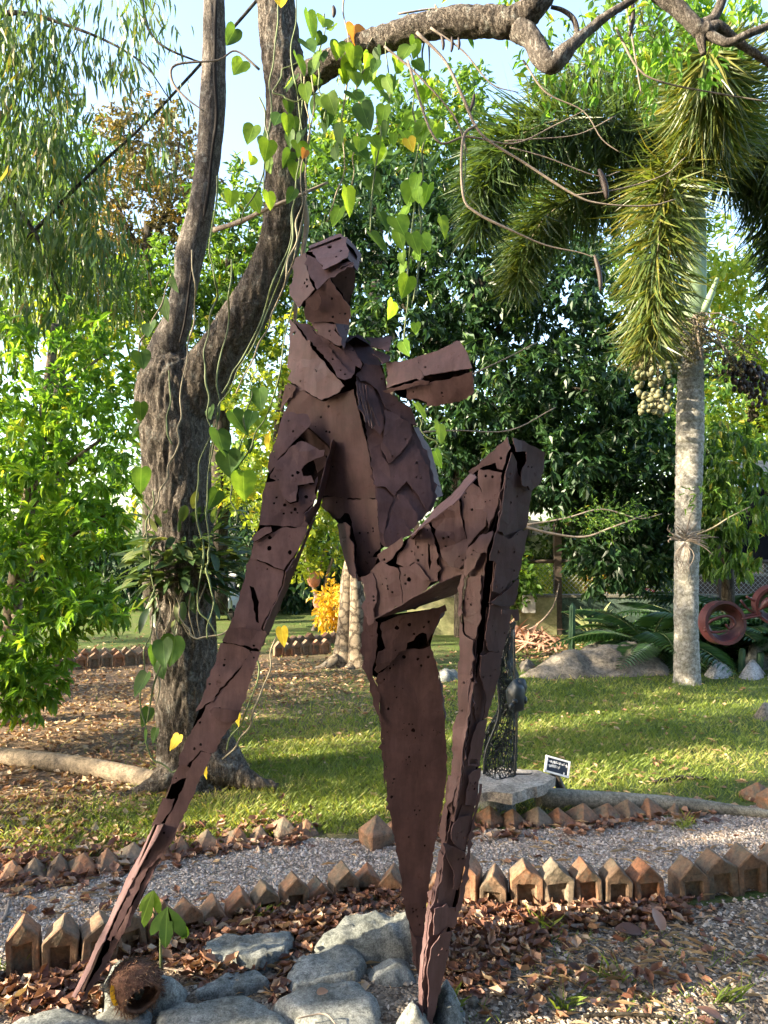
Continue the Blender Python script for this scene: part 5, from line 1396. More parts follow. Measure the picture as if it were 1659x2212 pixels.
VLEAVES = [(605, -6, 44, 'y'), (525, 132, 46, 'g'), (765, 55, 54, 'o'), (690, 112, 42, 'g'), (702, 40, 46, 'g'), (665, 25, 70, 'd'), (684, 168, 36, 'g'), (765, 100, 40, 'g'), (815, 103, 40, 'd'), (870, 110, 26, 'o'), (640, 165, 46, 'd'), (690, 208, 50, 'd'), (780, 225, 72, 'd'), (735, 268, 52, 'd'), (548, 272, 44, 'g'), (580, 304, 40, 'g'), (605, 246, 42, 'd'), (655, 282, 42, 'd'), (545, 336, 46, 'g'), (660, 324, 30, 'o'), (881, 300, 44, 'y'), (895, 244, 54, 'g'), (898, 396, 56, 'g'), (880, 446, 54, 'g'), (952, 468, 46, 'g'), (855, 470, 50, 'g'), (908, 512, 58, 'g'), (875, 566, 40, 'g'), (882, 598, 52, 'g'), (848, 652, 50, 'g'), (925, 635, 46, 'g'), (870, 738, 40, 'g'), (898, 698, 34, 'g'), (820, 460, 54, 'd'), (800, 505, 66, 'd'), (735, 450, 60, 'g'), (748, 405, 52, 'g'), (760, 310, 64, 'd'), (722, 318, 46, 'd'), (500, 412, 44, 'g'), (545, 420, 48, 'g'), (508, 62, 50, 'd'), (925, 182, 34, 'g'), (902, 165, 46, 'g'), (850, 165, 50, 'd'), (820, 196, 44, 'd'), (790, 140, 44, 'd'), (836, 262, 42, 'd'), (760, 200, 46, 'd'), (705, 250, 46, 'd'), (850, 330, 48, 'd'), (800, 380, 50, 'd'), (926, 400, 46, 'g'), (660, 90, 60, 'd'), (640, 120, 48, 'd'),
    (898, 872, 50, 'g'), (948, 916, 62, 'g'), (940, 975, 46, 'g'), (370, 598, 58, 'd'), (352, 645, 64, 'd'), (325, 700, 58, 'd'), (303, 760, 52, 'd'), (303, 870, 48, 'd'), (300, 915, 48, 'd'), (305, 1012, 70, 'd'), (525, 1020, 64, 'g'), (502, 890, 64, 'd'), (470, 930, 74, 'd'), (560, 840, 56, 'd'), (545, 890, 56, 'd'), (492, 975, 62, 'd'), (520, 980, 50, 'd'), (580, 938, 54, 'y'), (515, 1530, 46, 'y'), (387, 1588, 52, 'y'), (608, 1356, 60, 'y'), (445, 1655, 34, 'y'), (352, 1385, 64, 'd'), (378, 1375, 70, 'd'), (330, 1395, 58, 'd'), (345, 1430, 52, 'd'), (318, 1455, 58, 'd'), (322, 1530, 46, 'd'), (318, 1578, 40, 'd'), (338, 1574, 42, 'd'), (470, 1060, 50, 'd'), (455, 880, 46, 'd'), (535, 950, 46, 'd'), (560, 905, 40, 'g')]
vr = random.Random(4)
for _ in range(52):
    uu = vr.choice((690, 740, 770, 800, 830, 880, 905, 925)) + vr.uniform(-24, 24)
    VLEAVES.append((uu, vr.uniform(40, 330 if uu < 840 else 560), vr.uniform(32, 54), vr.choice('gggd')))
for _ in range(14):
    VLEAVES.append((vr.uniform(560, 660), vr.uniform(60, 420), vr.uniform(30, 44), vr.choice('gd')))
for u, v, s, k in VLEAVES:
    d = VD - vr.uniform(-.06, .25)
    if u > 870 and v > 800: d = 3.4
    if u < 620 and v > 560: d = TD - .3 - vr.uniform(0, .12)
    if k == 'y' and v > 1300: d = TD - .38
    o = bpy.data.objects.new('leaf', vr.choice(HM[k]))
    link(o, vine)
    o.location = P(u, v, d)
    sc = s * (.8 if k == 'y' else 1.08 if v < 560 else .9) * vr.uniform(.8, 1.1) * d / F
    o.scale = (sc * vr.uniform(.66, 1.0), sc, sc)
    o.rotation_euler = (vr.uniform(-.6, .35), vr.uniform(-.5, .5), vr.uniform(-1.0, 1.0))
stems = [[(745, -20), (752, 120), (738, 260), (742, 380), (706, 480)], [(928, 20), (912, 120), (922, 280), (906, 420), (905, 520), (893, 650)], [(880, 60), (895, 200), (902, 330), (895, 450), (880, 600), (872, 740)], [(812, 70), (770, 180), (772, 310), (760, 400)],
         [(836, 70), (842, 180), (822, 300), (800, 500)], [(700, 30), (690, 160), (700, 260)], [(930, 70), (950, 40), (940, 10), (920, 60), (925, 190)], [(872, 66), (880, 30), (900, 66), (912, 150)],
         [(640, 0), (632, 150), (655, 300), (640, 420), (632, 520), (590, 640), (540, 760), (470, 880), (455, 1020)], [(660, 140), (668, 260), (650, 400), (642, 520), (600, 650), (560, 740), (510, 850)], [(600, 0), (590, 140), (585, 260), (570, 420)],
         [(650, 160), (646, 300), (636, 430), (622, 540), (575, 660), (520, 780), (480, 850)], [(672, 150), (676, 250), (660, 380), (648, 500), (618, 600)], [(655, 130), (610, 150), (590, 200), (640, 220), (690, 200)],
         [(470, 380), (452, 540), (470, 640), (440, 760), (452, 860), (458, 980), (448, 1080), (452, 1180), (445, 1230), (462, 1300), (448, 1380)], [(415, 540), (420, 660), (404, 780), (392, 900), (378, 980), (345, 1060), (322, 1130), (310, 1160)],
         [(500, 560), (495, 680), (470, 800), (472, 900), (430, 1000), (425, 1120), (440, 1200), (430, 1320), (470, 1380)], [(330, 1060), (318, 1160), (330, 1260), (322, 1300)], [(380, 1290), (400, 1350), (425, 1380), (480, 1370), (545, 1340), (570, 1280), (600, 1240)],
         [(330, 1330), (312, 1440), (306, 1540), (330, 1640), (372, 1668), (420, 1650)], [(545, 1340), (560, 1440), (530, 1540), (490, 1620)], [(600, 1370), (570, 1480), (540, 1570), (480, 1640)], [(555, 800), (535, 880), (520, 960), (500, 1060), (512, 1130)],
         [(560, 210), (580, 300), (560, 400), (520, 480)], [(300, 760), (330, 690), (372, 590)], [(905, 900), (918, 940), (945, 960)], [(365, 800), (360, 900), (372, 960)], [(338, 1290), (345, 1400), (338, 1520)], [(1000, 275), (1002, 400), (1040, 470)], [(640, 640), (575, 900), (520, 1000)]]
for i, s in enumerate(stems):
    pts = []
    for j, (u, v) in enumerate(s):
        d = VD - .02 * (i % 5)
        if v > 560 and u < 640: d = TD - .34 - .02 * (i % 3)
        if u > 880 and v > 800: d = 3.4
        pts.append((u, v, d, vr.uniform(2.6, 4.6)))
        if j < len(s) - 1:
            for f_ in (.33, .67):
                pts.append((u + (s[j + 1][0] - u) * f_ + vr.uniform(-7, 7), v + (s[j + 1][1] - v) * f_, d, vr.uniform(2.6, 4.6)))
    limb('stem', pts, M['vine_dry'] if i % 3 == 0 else M['vine'], vine, 6, 6, .2)
limb('stem', [(318, 1560, TD - .4, 4), (332, 1480, TD - .4, 4), (352, 1425, TD - .4, 4)], M['vine'], vine, 6, 4, .1)

# ------------------------------------------------------------------ epiphyte clump on the trunk
epi = thing('epiphyte_plant', 'dark leafy epiphyte clump wrapped round the forked trunk', 'plant', P(390, 1200, TD - .2))
def long_leaf(name, mat, seed, w=.2, sag=.35):
    rng = random.Random(seed)
    b = MB(); vs = []; n = 7
    for i in range(n + 1):
        t = i / n
        hw = w * .5 * (math.sin(math.pi * min(1, .08 + t * .92)) ** .7) if t < 1 else 0.004
        z = -sag * t * t + rng.uniform(-.01, .01)
        vs += [(-hw, t, z + hw * .3), (0, t, z), (hw, t, z + hw * .3)]
    fs = []
    for i in range(n):
        a = i * 3
        fs += [(a, a + 1, a + 4, a + 3), (a + 1, a + 2, a + 5, a + 4)]
    b.add(vs, fs)
    me = b.mesh(name, mat, True)
    a = me.attributes.new('tint', 'FLOAT', 'FACE')
    a.data.foreach_set('value', [rng.random()] * len(me.polygons))
    return me
EL = [long_leaf('leaf', M['epi'], i, .26 + .06 * (i % 3), .05 + .1 * (i % 4)) for i in range(8)]
er = random.Random(9)
for i in range(290):
    th = er.uniform(-2.5, 0.5) if i % 4 else er.uniform(-3.4, 0.6)
    zc = er.gauss(0, 1)
    vpx = 1210 + zc * 54
    c = P(394, vpx, TD)
    r = 0.19 + er.uniform(-.02, .14)
    o = bpy.data.objects.new('leaf', er.choice(EL)); link(o, epi)
    o.location = (c.x + math.cos(th) * r, c.y + math.sin(th) * r, c.z)
    L = er.uniform(.11, .20) * (1 - .25 * abs(zc) / 2)
    o.scale = (L, L, L)
    rise = er.uniform(-.5, .5) + (-.7 if zc > 1.2 else 0) + (.7 if zc < -1 else 0)
    o.rotation_euler = (rise, er.uniform(-.5, .5), th - math.pi / 2 + er.uniform(-.5, .5))
for j in range(8):
    u = 390 + er.uniform(-60, 70)
    limb('aerial_root', [(u, 1260, TD - .25, 3), (u + er.uniform(-20, 20), 1320, TD - .26, 3), (u + er.uniform(-30, 30), 1380, TD - .25, 2)], M['vine_dry'], epi, 5, 5)

# ------------------------------------------------------------------ other trees
def make_tree(name, label, base, trunk, crowns, mat_bark='bark_dark', branches=(), group=None, fine=0):
    t = thing(name, label, 'tree', base, group)
    limb('trunk', trunk, M[mat_bark], t, 16, 6, .12)
    for b in branches: limb('branch', b, M[mat_bark], t, 9, 5, .15)
    for c in crowns: crown(parent=t, **c)
    return t

make_tree('broadleaf_tree', 'bright green whorled-leaf tree filling the left edge in front of the lawn', G(15, 1560),
    [(20, 1600, 6.3, 60), (15, 1500, 6.3, 46), (30, 1300, 6.3, 36), (60, 1100, 6.3, 30), (95, 900, 6.3, 24), (120, 700, 6.3, 16)],
    [dict(name='crown', blobs=[(60, 800, 6.2, 170, 150, .9, 3), (160, 960, 6.0, 140, 130, .8, 3), (40, 1050, 6.0, 120, 140, .8, 3), (190, 1130, 5.9, 90, 70, .6, 1.6), (60, 1230, 5.8, 130, 90, .6, 2.4), (200, 1310, 5.7, 90, 40, .4, 1.3), (60, 1370, 5.6, 110, 70, .5, 2), (40, 1490, 5.5, 90, 55, .4, 1.6), (240, 800, 6.6, 80, 110, .7, 1.4), (-120, 1000, 6, 140, 400, .9, 3), (20, 1440, 5.5, 120, 40, .4, 1)],
          clumps=950, per=10, length=.108, width=.042, kind='lance', mat=M['leaf_bright'], seed=21, droop=.35, spread=1.9, shell=.25, twig=.5, whorl=True, tint=(.1, .8))],
    'bark_smooth', [[(60, 1100, 6.3, 16), (140, 1010, 6.1, 11), (230, 940, 6, 6)], [(40, 1250, 6.3, 14), (140, 1170, 6.0, 9), (230, 1110, 5.9, 5)], [(30, 1330, 6.2, 13), (120, 1320, 5.9, 8), (280, 1330, 5.7, 4)], [(20, 1420, 6.2, 12), (60, 1470, 5.7, 7), (90, 1500, 5.5, 4)], [(90, 920, 6.3, 12), (160, 820, 6.4, 8), (260, 740, 6.5, 4)]])

make_tree('weeping_tree', 'weeping tree with slim drooping leaves against the sky at upper left', P(-420, 1420, 7.0),
    [(-420, 1450, 7.0, 90), (-400, 1000, 7, 80), (-330, 500, 7, 66), (-220, 150, 7, 48), (-120, -80, 7, 34)],
    [dict(name='crown', blobs=[(30, 170, 6.6, 110, 190, .8, 3), (60, 430, 6.6, 150, 150, .8, 3.6), (190, 560, 6.8, 120, 130, .8, 2.2), (40, 640, 6.6, 120, 110, .7, 1.8), (230, 60, 6.4, 150, 60, .5, .45), (320, 150, 6.4, 90, 90, .5, .25), (130, 300, 6.6, 110, 110, .6, 1.3), (-160, 200, 6.8, 150, 380, 1, 3.4), (-200, -120, 6.9, 200, 130, 1.2, 1.2), (330, 330, 6.6, 60, 60, .4, .25), (140, 110, 6.6, 120, 80, .6, .5), (280, 40, 6.5, 110, 60, .5, .3), (60, 40, 6.6, 100, 80, .6, .7)],
          clumps=700, per=13, length=.17, width=.021, kind='strip', mat=M['leaf_slim'], seed=22, droop=1.3, spread=1.0, shell=.2, twig=1.3, tint=(.05, .85))],
    'bark_dark', [[(-260, 250, 7, 34), (-100, 330, 6.8, 20), (60, 480, 6.6, 10), (130, 640, 6.6, 4)], [(30, 545, 6.6, 8), (180, 390, 6.6, 8), (330, 250, 6.6, 6), (530, 30, 6.6, 7), (600, -60, 6.6, 8)], [(-200, 120, 7, 26), (0, 30, 6.6, 13), (160, 60, 6.5, 7), (300, 130, 6.4, 4), (370, 220, 6.4, 2.5)], [(300, -30, 6.4, 9), (330, 80, 6.4, 6), (420, 130, 6.4, 4), (480, 140, 6.4, 3)]])

make_tree('olive_tree', 'olive-brown small-leaved tree behind the pale limb at upper left', P(330, 1300, 15),
    [(330, 1310, 15, 40), (325, 1000, 15, 36), (320, 700, 15, 28), (320, 480, 15, 20)],
    [dict(name='crown', blobs=[(330, 320, 15, 105, 100, 1.4, 3), (290, 450, 15, 130, 80, 1.4, 3), (400, 430, 15, 70, 80, 1, 1.4), (240, 540, 15, 110, 70, 1.2, 1.6)],
          clumps=420, per=16, length=.13, width=.07, kind='rhomb', mat=M['leaf_brown'], seed=23, droop=.2, spread=1.8, shell=.2, twig=2.5)],
    'bark_dark', [[(322, 600, 15, 16), (270, 480, 15, 9), (230, 380, 15, 4)], [(320, 560, 15, 14), (370, 420, 15, 8), (390, 290, 15, 4)]])

make_tree('backdrop_tree', 'hazy green tree behind the weeping leaves at the left', P(120, 1300, 18),
    [(120, 1310, 18, 40), (125, 900, 18, 34), (130, 600, 18, 24), (140, 380, 18, 12)],
    [dict(name='crown', blobs=[(120, 470, 18, 150, 120, 2, 2.4), (40, 620, 18, 120, 120, 2, 2), (210, 640, 18, 120, 110, 2, 2), (60, 320, 18, 100, 90, 1.6, .8), (200, 330, 18, 90, 80, 1.6, .8), (-60, 480, 18, 90, 220, 2, 1.5)],
          clumps=520, per=14, length=.2, width=.10, kind='rhomb', mat=M['leaf_mid'], seed=35, droop=.3, spread=1.8, shell=.2, twig=1.6)], 'bark_dark')

make_tree('garden_tree', 'green broad-crowned tree between the two limbs of the forked tree', P(480, 1300, 13),
    [(470, 1325, 13, 46), (475, 1000, 13, 40), (490, 700, 13, 28), (500, 520, 13, 18)],
    [dict(name='crown', blobs=[(500, 470, 13, 100, 110, 1.2, 2.4), (540, 640, 13, 120, 120, 1.3, 3), (420, 600, 13, 130, 110, 1.3, 2.6), (330, 640, 12.5, 120, 80, 1, 2), (250, 620, 12.5, 110, 60, 1, 1.5), (640, 560, 13, 90, 150, 1.2, 2.2), (470, 760, 13, 140, 80, 1.2, 2)],
          clumps=900, per=13, length=.15, width=.065, kind='rhomb', mat=M['leaf_mid'], seed=24, droop=.3, spread=1.7, shell=.25, twig=1.2, whorl=True)],
    'bark_dark')

make_tree('yellowing_tree', 'sunlit yellow-green small-leaved tree low behind the propping arm', P(590, 1310, 12.5),
    [(590, 1320, 12.5, 36), (585, 1150, 12.5, 30), (600, 950, 12.5, 22), (610, 820, 12.5, 12)],
    [dict(name='crown', blobs=[(600, 900, 12.3, 120, 120, 1.1, 3), (570, 1060, 12.3, 110, 90, 1, 2.2), (680, 1100, 12.3, 80, 90, .9, 1.6), (240, 760, 12, 130, 60, 1, 1.4), (160, 700, 12, 110, 60, 1, 1), (640, 760, 12.3, 80, 80, .9, 1)],
          clumps=560, per=14, length=.10, width=.085, kind='rhomb', mat=M['leaf_lime'], seed=25, droop=.2, spread=1.8, shell=.2, twig=2)],
    'bark_dark')

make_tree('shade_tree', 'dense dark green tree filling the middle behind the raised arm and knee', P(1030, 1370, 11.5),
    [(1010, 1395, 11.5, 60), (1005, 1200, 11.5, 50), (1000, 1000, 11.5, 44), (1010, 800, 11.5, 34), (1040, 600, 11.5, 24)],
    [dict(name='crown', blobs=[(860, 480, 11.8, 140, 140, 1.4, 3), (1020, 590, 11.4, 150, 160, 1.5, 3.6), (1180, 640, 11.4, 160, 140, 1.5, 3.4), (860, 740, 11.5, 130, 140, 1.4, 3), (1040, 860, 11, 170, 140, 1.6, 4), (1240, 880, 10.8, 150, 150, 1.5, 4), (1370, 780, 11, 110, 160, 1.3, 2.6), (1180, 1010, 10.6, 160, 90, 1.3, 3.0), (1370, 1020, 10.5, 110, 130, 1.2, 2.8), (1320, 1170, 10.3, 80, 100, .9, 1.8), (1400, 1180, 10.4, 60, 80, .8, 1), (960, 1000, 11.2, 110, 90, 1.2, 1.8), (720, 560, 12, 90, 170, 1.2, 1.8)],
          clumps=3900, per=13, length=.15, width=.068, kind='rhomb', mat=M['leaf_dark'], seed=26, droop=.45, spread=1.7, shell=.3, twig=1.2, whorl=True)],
    'bark_dark', [[(1010, 900, 11.5, 26), (1100, 850, 11, 18), (1230, 840, 10.8, 10), (1330, 860, 10.7, 5)], [(1010, 800, 11.5, 22), (900, 700, 11.5, 14), (820, 560, 11.6, 7)], [(1020, 760, 11.5, 22), (1150, 650, 11.3, 12), (1240, 560, 11.3, 6)]])

make_tree('hillside_tree', 'pale sunlit tree on the far right beyond the palm trunk', P(1640, 1250, 19),
    [(1640, 1290, 19, 40), (1630, 1000, 19, 32), (1620, 700, 19, 18)],
    [dict(name='crown', blobs=[(1600, 840, 19, 100, 120, 2, 3), (1690, 780, 19, 120, 160, 2, 3), (1600, 620, 19, 110, 110, 2, 2.4), (1690, 960, 19, 110, 90, 2, 2), (1560, 980, 18, 70, 60, 1.5, 1), (1480, 600, 19, 100, 100, 2, 1.6)],
          clumps=620, per=14, length=.22, width=.11, kind='rhomb', mat=M['leaf_lime'], seed=27, droop=.2, spread=1.8, shell=.2, twig=1.6)], 'bark_dark')

make_tree('fruit_tree', 'glossy green drooping tree right of the palm trunk above the cycads', P(1575, 1400, 9.6),
    [(1570, 1420, 9.6, 30), (1572, 1250, 9.6, 26), (1568, 1100, 9.6, 20), (1560, 980, 9.6, 12)],
    [dict(name='crown', blobs=[(1560, 980, 9.4, 70, 70, .8, 1.6), (1590, 1080, 9.2, 75, 80, .8, 2), (1560, 1180, 9.3, 60, 60, .7, 1.4), (1520, 1040, 9.6, 60, 120, .8, 1.4)],
          clumps=330, per=12, length=.13, width=.045, kind='lance', mat=M['leaf_mid'], seed=28, droop=.9, spread=1.2, shell=.3, twig=1, whorl=True)], 'bark_dark')

make_tree('tall_tree', 'tall tree rising behind the hanging vine at the top middle', P(800, 1330, 17),
    [(800, 1340, 17, 40), (805, 900, 17, 34), (815, 500, 17, 26), (820, 250, 17, 14)],
    [dict(name='crown', blobs=[(800, 330, 17, 150, 130, 2, 3), (930, 330, 17, 120, 110, 2, 2.4), (1060, 360, 17, 120, 110, 2, 2.4), (1200, 420, 17, 140, 130, 2, 2.6), (720, 380, 17, 80, 120, 1.6, 1.5), (1000, 250, 17, 70, 50, 1.5, .6), (1380, 520, 17, 130, 160, 2, 2.4), (1300, 300, 17, 130, 80, 2, .8), (1500, 850, 17, 100, 200, 2, 2), (1420, 60, 16, 160, 60, 2, .8)],
          clumps=1150, per=14, length=.20, width=.10, kind='rhomb', mat=M['leaf_mid'], seed=29, droop=.3, spread=1.8, shell=.2, twig=1.6)], 'bark_dark')

# forked smooth trunk with roots in the middle distance
mt = thing('smooth_barked_tree', 'smooth pale double-trunked tree with root flare behind the standing leg', 'tree', G(755, 1440))
MD = gd(1437)
limb('trunk', [(745, 1455, MD, 86), (744, 1425, MD, 58), (748, 1370, MD, 42), (750, 1310, MD, 33), (752, 1250, MD, 30), (764, 1190, MD, 27), (800, 1060, MD, 24), (830, 950, MD, 20), (850, 830, MD, 12)], M['bark_smooth'], mt, 28, 8, .14)
limb('trunk', [(778, 1450, MD - .12, 60), (775, 1410, MD - .12, 46), (775, 1360, MD - .12, 40), (774, 1310, MD - .12, 36), (769, 1265, MD - .12, 26), (765, 1238, MD - .12, 16)], M['bark_smooth'], mt, 28, 8, .14)
for pts in ([(730, 1425, MD - .1, 30), (700, 1442, MD - .2, 20), (655, 1455, MD - .3, 10)], [(765, 1440, MD - .15, 34), (745, 1458, MD - .3, 22), (700, 1475, MD - .4, 10)], [(790, 1440, MD - .1, 26), (820, 1452, MD - .1, 14)]):
    limb('root', pts, M['bark_smooth'], mt, 12, 6, .2)

# frangipani with potted wells, croton
fr = thing('frangipani_tree', 'small pale-stemmed tree with light round leaves on the far lawn', 'tree', G(680, 1362))
FD = gd(1362)
limb('trunk', [(676, 1366, FD, 12), (684, 1345, FD, 11), (690, 1318, FD, 11), (683, 1290, FD, 9), (672, 1240, FD, 8), (655, 1190, FD, 6), (648, 1160, FD, 4)], M['twig'], fr, 8, 5, .2)
for pts in ([(690, 1318, FD, 8), (700, 1270, FD, 6), (712, 1225, FD, 7), (730, 1180, FD, 5)], [(680, 1270, FD, 6), (694, 1220, FD, 5), (705, 1175, FD, 4)], [(665, 1215, FD, 5), (640, 1200, FD, 3)]):
    limb('branch', pts, M['twig'], fr, 7, 4, .2)
crown('crown', [(668, 1215, FD, 48, 36, .5, 2), (720, 1205, FD, 36, 30, .4, 1.2), (650, 1180, FD, 34, 26, .4, 1)], 90, 9, .10, .075, 'rhomb', M['leaf_lime'], fr, 31, .1, 1.8, .2)
for u, v, lab in ((686, 1300, 'lower'), (674, 1252, 'upper')):
    pot = MB()
    ball(pot, P(u + 4, v, FD - .12), (.11, .10, .13), 12, 8, .12, u)
    tag(pot.build('hanging_pot', M['terracotta'], None, True), lab + ' reddish clay pot hung on the small pale-stemmed tree', 'pot', 'clay pots on the frangipani')
cr = thing('croton_bush', 'bright yellow croton bush beside the smooth double trunk', 'bush', G(722, 1375))
CD = gd(1375)
limb('stem', [(722, 1378, CD, 6), (722, 1330, CD, 4), (720, 1290, CD, 3)], M['twig'], cr, 6, 4)
crown('foliage', [(718, 1290, CD, 20, 26, .25, 1.4), (720, 1320, CD, 22, 24, .25, 1.4), (724, 1342, CD, 14, 14, .2, .7)], 75, 8, .12, .06, 'rhomb', M['leaf_yellow'], cr, 32, .35, 1.5, .3)

# understorey shrubs at the back left
def shrub(name, label, blobs, n, L, W, kind, mat, seed, droop=.3, group=None, base=None):
    t = thing(name, label, 'shrub', base or P(blobs[0][0], 1300, blobs[0][2]), group)
    b0 = blobs[0]
    for k in range(4):
        limb('stem', [(b0[0] + k * 14 - 20, 1335, b0[2], 8), (b0[0] + k * 24 - 36, b0[1], b0[2], 5)], M['bark_dark'], t, 5, 3)
    crown('foliage', blobs, n, 12, L, W, kind, mat, t, seed, droop, 1.7, .25, twig=1.2, whorl=True)
    return t
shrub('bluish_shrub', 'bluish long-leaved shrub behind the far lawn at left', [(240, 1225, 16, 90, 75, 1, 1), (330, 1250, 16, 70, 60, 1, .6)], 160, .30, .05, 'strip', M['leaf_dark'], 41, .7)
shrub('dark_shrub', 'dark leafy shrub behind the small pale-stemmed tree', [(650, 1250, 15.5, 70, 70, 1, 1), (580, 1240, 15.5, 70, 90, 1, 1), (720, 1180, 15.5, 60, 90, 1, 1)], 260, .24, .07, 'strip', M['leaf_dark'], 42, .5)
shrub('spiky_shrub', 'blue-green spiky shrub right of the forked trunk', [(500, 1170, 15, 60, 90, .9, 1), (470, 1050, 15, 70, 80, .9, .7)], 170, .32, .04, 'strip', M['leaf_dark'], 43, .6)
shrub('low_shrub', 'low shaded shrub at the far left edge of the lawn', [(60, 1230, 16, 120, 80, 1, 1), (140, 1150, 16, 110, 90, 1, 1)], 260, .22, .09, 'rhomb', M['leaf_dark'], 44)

# far woodland reads as one mass
w = crown('distant_woodland', [(-9 + 2.1 * i, 25 + 2.5 * math.sin(i * 1.7), 2.2 + 1.2 * math.sin(i * 2.3) + .9 * (i % 2), 2.4, 2.0, 3.0, 1.0) for i in range(12)] + [(-16 + 3.2 * i, 30, 3.5 + 1.5 * math.sin(i), 3, 2, 4.5, 1.2) for i in range(12)] + [(6.5 + i * 1.8, 22, 3.5, 2, 2, 3.6, .8) for i in range(5)] + [(-38 + 3.0 * i, 20 + 3 * math.sin(i * 2.1), 2.6 + .9 * (i % 2), 2.4, 2, 3.2, .9) for i in range(10)] + [(15 + 3.0 * i, 18 + 3 * math.sin(i * 2.1), 2.6 + .9 * (i % 2), 2.4, 2, 3.2, .9) for i in range(6)],
          2250, 14, .34, .17, 'rhomb', M['leaf_mid'], None, 51, .3, 1.8, .2, xyz=True)
tag(w, kind='stuff', label='far belt of mixed trees behind the garden')

# ------------------------------------------------------------------ unseen trees: left ones shade the garden, rear ones added to dim frontal light
shr = random.Random(6)
patch = []
gaps = [(1.50, 1.85), (2.45, 2.72), (3.15, 3.45), (3.95, 4.30), (4.95, 5.2), (5.8, 6.35), (7.3, 8.0), (9.0, 9.3)]  # openings shaped between unseen crowns to lay sun bands on the lawn
edge_ = [1.05] + [e for g_ in gaps for e in g_] + [10.2]
for y0_, y1_ in zip(edge_[0::2], edge_[1::2]):
    zz = .5
    while zz < 7.6:
        hz = shr.uniform(.35, .7)
        if shr.random() < .88:
            patch.append((-8.8 + shr.uniform(-.4, .4), (y0_ + y1_) / 2 + shr.uniform(-.08, .08), zz, .6, (y1_ - y0_) / 2 * shr.uniform(.85, 1.15), hz, (y1_ - y0_) * hz))
        zz += hz * 1.5
OUT = (
    (-8.6, -.1, 'leafy shade tree standing beyond the left edge, nearest the camera', [(-8.5, -.05, 5.5, .9, .8, 1.4, 2.9), (-8.5, -.3, 3.4, 1.1, 1.0, .8, .25), (-8.6, -2.6, 4.4, 1.4, 1.5, 2.6, 1.4), (-7.0, -3.4, 2.6, 1.2, 1.6, 2.4, .8), (-8.5, 1.0, 4.2, .7, .45, 1.6, 1.4)], 680, .16, 60),
    (-8.9, 3.4, 'unseen shade tree, crown gapped for sun bands, standing beyond the left edge, beside the pipe', [p for p in patch if p[1] < 5], 1100, .13, 61),
    (-8.9, 7.6, 'unseen shade tree, crown gapped for sun bands, standing beyond the left edge, near the far lawn', [p for p in patch if p[1] >= 5], 950, .13, 62),
    (-7.2, -3.4, 'dense dark tree added unseen behind the camera to dim frontal light, far left', [(-7.2, -3.4, 4.4, 1.8, 1.4, 4.6, 1)], 460, .34, 66),
    (-4.2, -4.0, 'dense dark tree added unseen behind the camera to dim frontal light, left', [(-4.2, -4.0, 4.6, 2.0, 1.4, 4.8, 1)], 620, .34, 63),
    (-1.0, -4.4, 'dense dark tree added unseen straight behind the camera to dim frontal light', [(-1.0, -4.2, 4.6, 2.0, 1.3, 4.8, 1)], 620, .34, 67),
    (2.2, -4.4, 'dense dark tree added unseen behind the camera to dim frontal light, right', [(2.2, -4.2, 4.6, 2.0, 1.3, 4.8, 1)], 620, .34, 64),
    (5.4, -3.4, 'dense dark tree added unseen behind the camera to dim frontal light, far right', [(5.2, -3.4, 4.6, 2.0, 1.6, 4.8, 1), (6.6, -.6, 4.0, 1.6, 2.0, 4.0, .7)], 620, .34, 65))
for x, y, lab, blobs, n, L, sd_ in OUT:
    t = thing('unseen_tree', lab, 'tree', (x, y, 0))
    tube(MB(), catmull([(x, y, -.1, .2), (x + .1, y, 1.5, .15), (x, y + .1, 3.5, .1), (x, y, 5.5, .05)], 5), 12, .12).build('trunk', M['bark_dark'], t, True)
    crown('crown', blobs, n, 14, L, L * .5, 'rhomb', M['leaf_mid' if y > -1 else 'leaf_dark'], t, sd_, .3, 1.7, .15, xyz=True, twig=1.4)
# ------------------------------------------------------------------ foxtail palm
PD = gd(1476)
palm = thing('foxtail_palm', 'tall grey ringed palm with bushy foxtail fronds on the right', 'palm tree', G(1484, 1476))
path = px_path([(1484, 1490, PD, 66), (1484, 1465, PD, 56), (1483, 1400, PD, 52), (1482, 1280, PD, 50), (1485, 1150, PD, 53), (1489, 1000, PD, 57), (1491, 900, PD, 58), (1492, 800, PD, 53), (1494, 690, PD, 46)], 40)
b = MB()
rp = []
zs = [p[2] for p in path]
for p in path:
    z = p[2]
    k = (z / 0.115 + .35 * noise.noise(Vector((z * 2, 0, 0)))) % 1.0
    amp = 0.003 + 0.006 * max(0, min(1, (z - .8) / 1.5))
    rp.append((p[0], p[1], p[2], p[3] * (1 + .03 * noise.noise(Vector((z * 3, 1, 0)))) - amp * (1 if k < .2 else 0)))
tube(b, rp, 40, .03, 8, 1.0)
b.build('trunk', M['palm'], palm, True)
limb('crownshaft', [(1494, 700, PD, 44), (1495, 670, PD, 56), (1497, 620, PD, 54), (1500, 550, PD, 48), (1504, 480, PD, 40), (1506, 420, PD, 30)], M['crownshaft'], palm, 28, 8, .03)
limb('spathe', [(1512, 688, PD - .1, 14), (1530, 650, PD - .15, 16), (1550, 600, PD - .2, 8)], M['crownshaft'], palm, 8, 5)

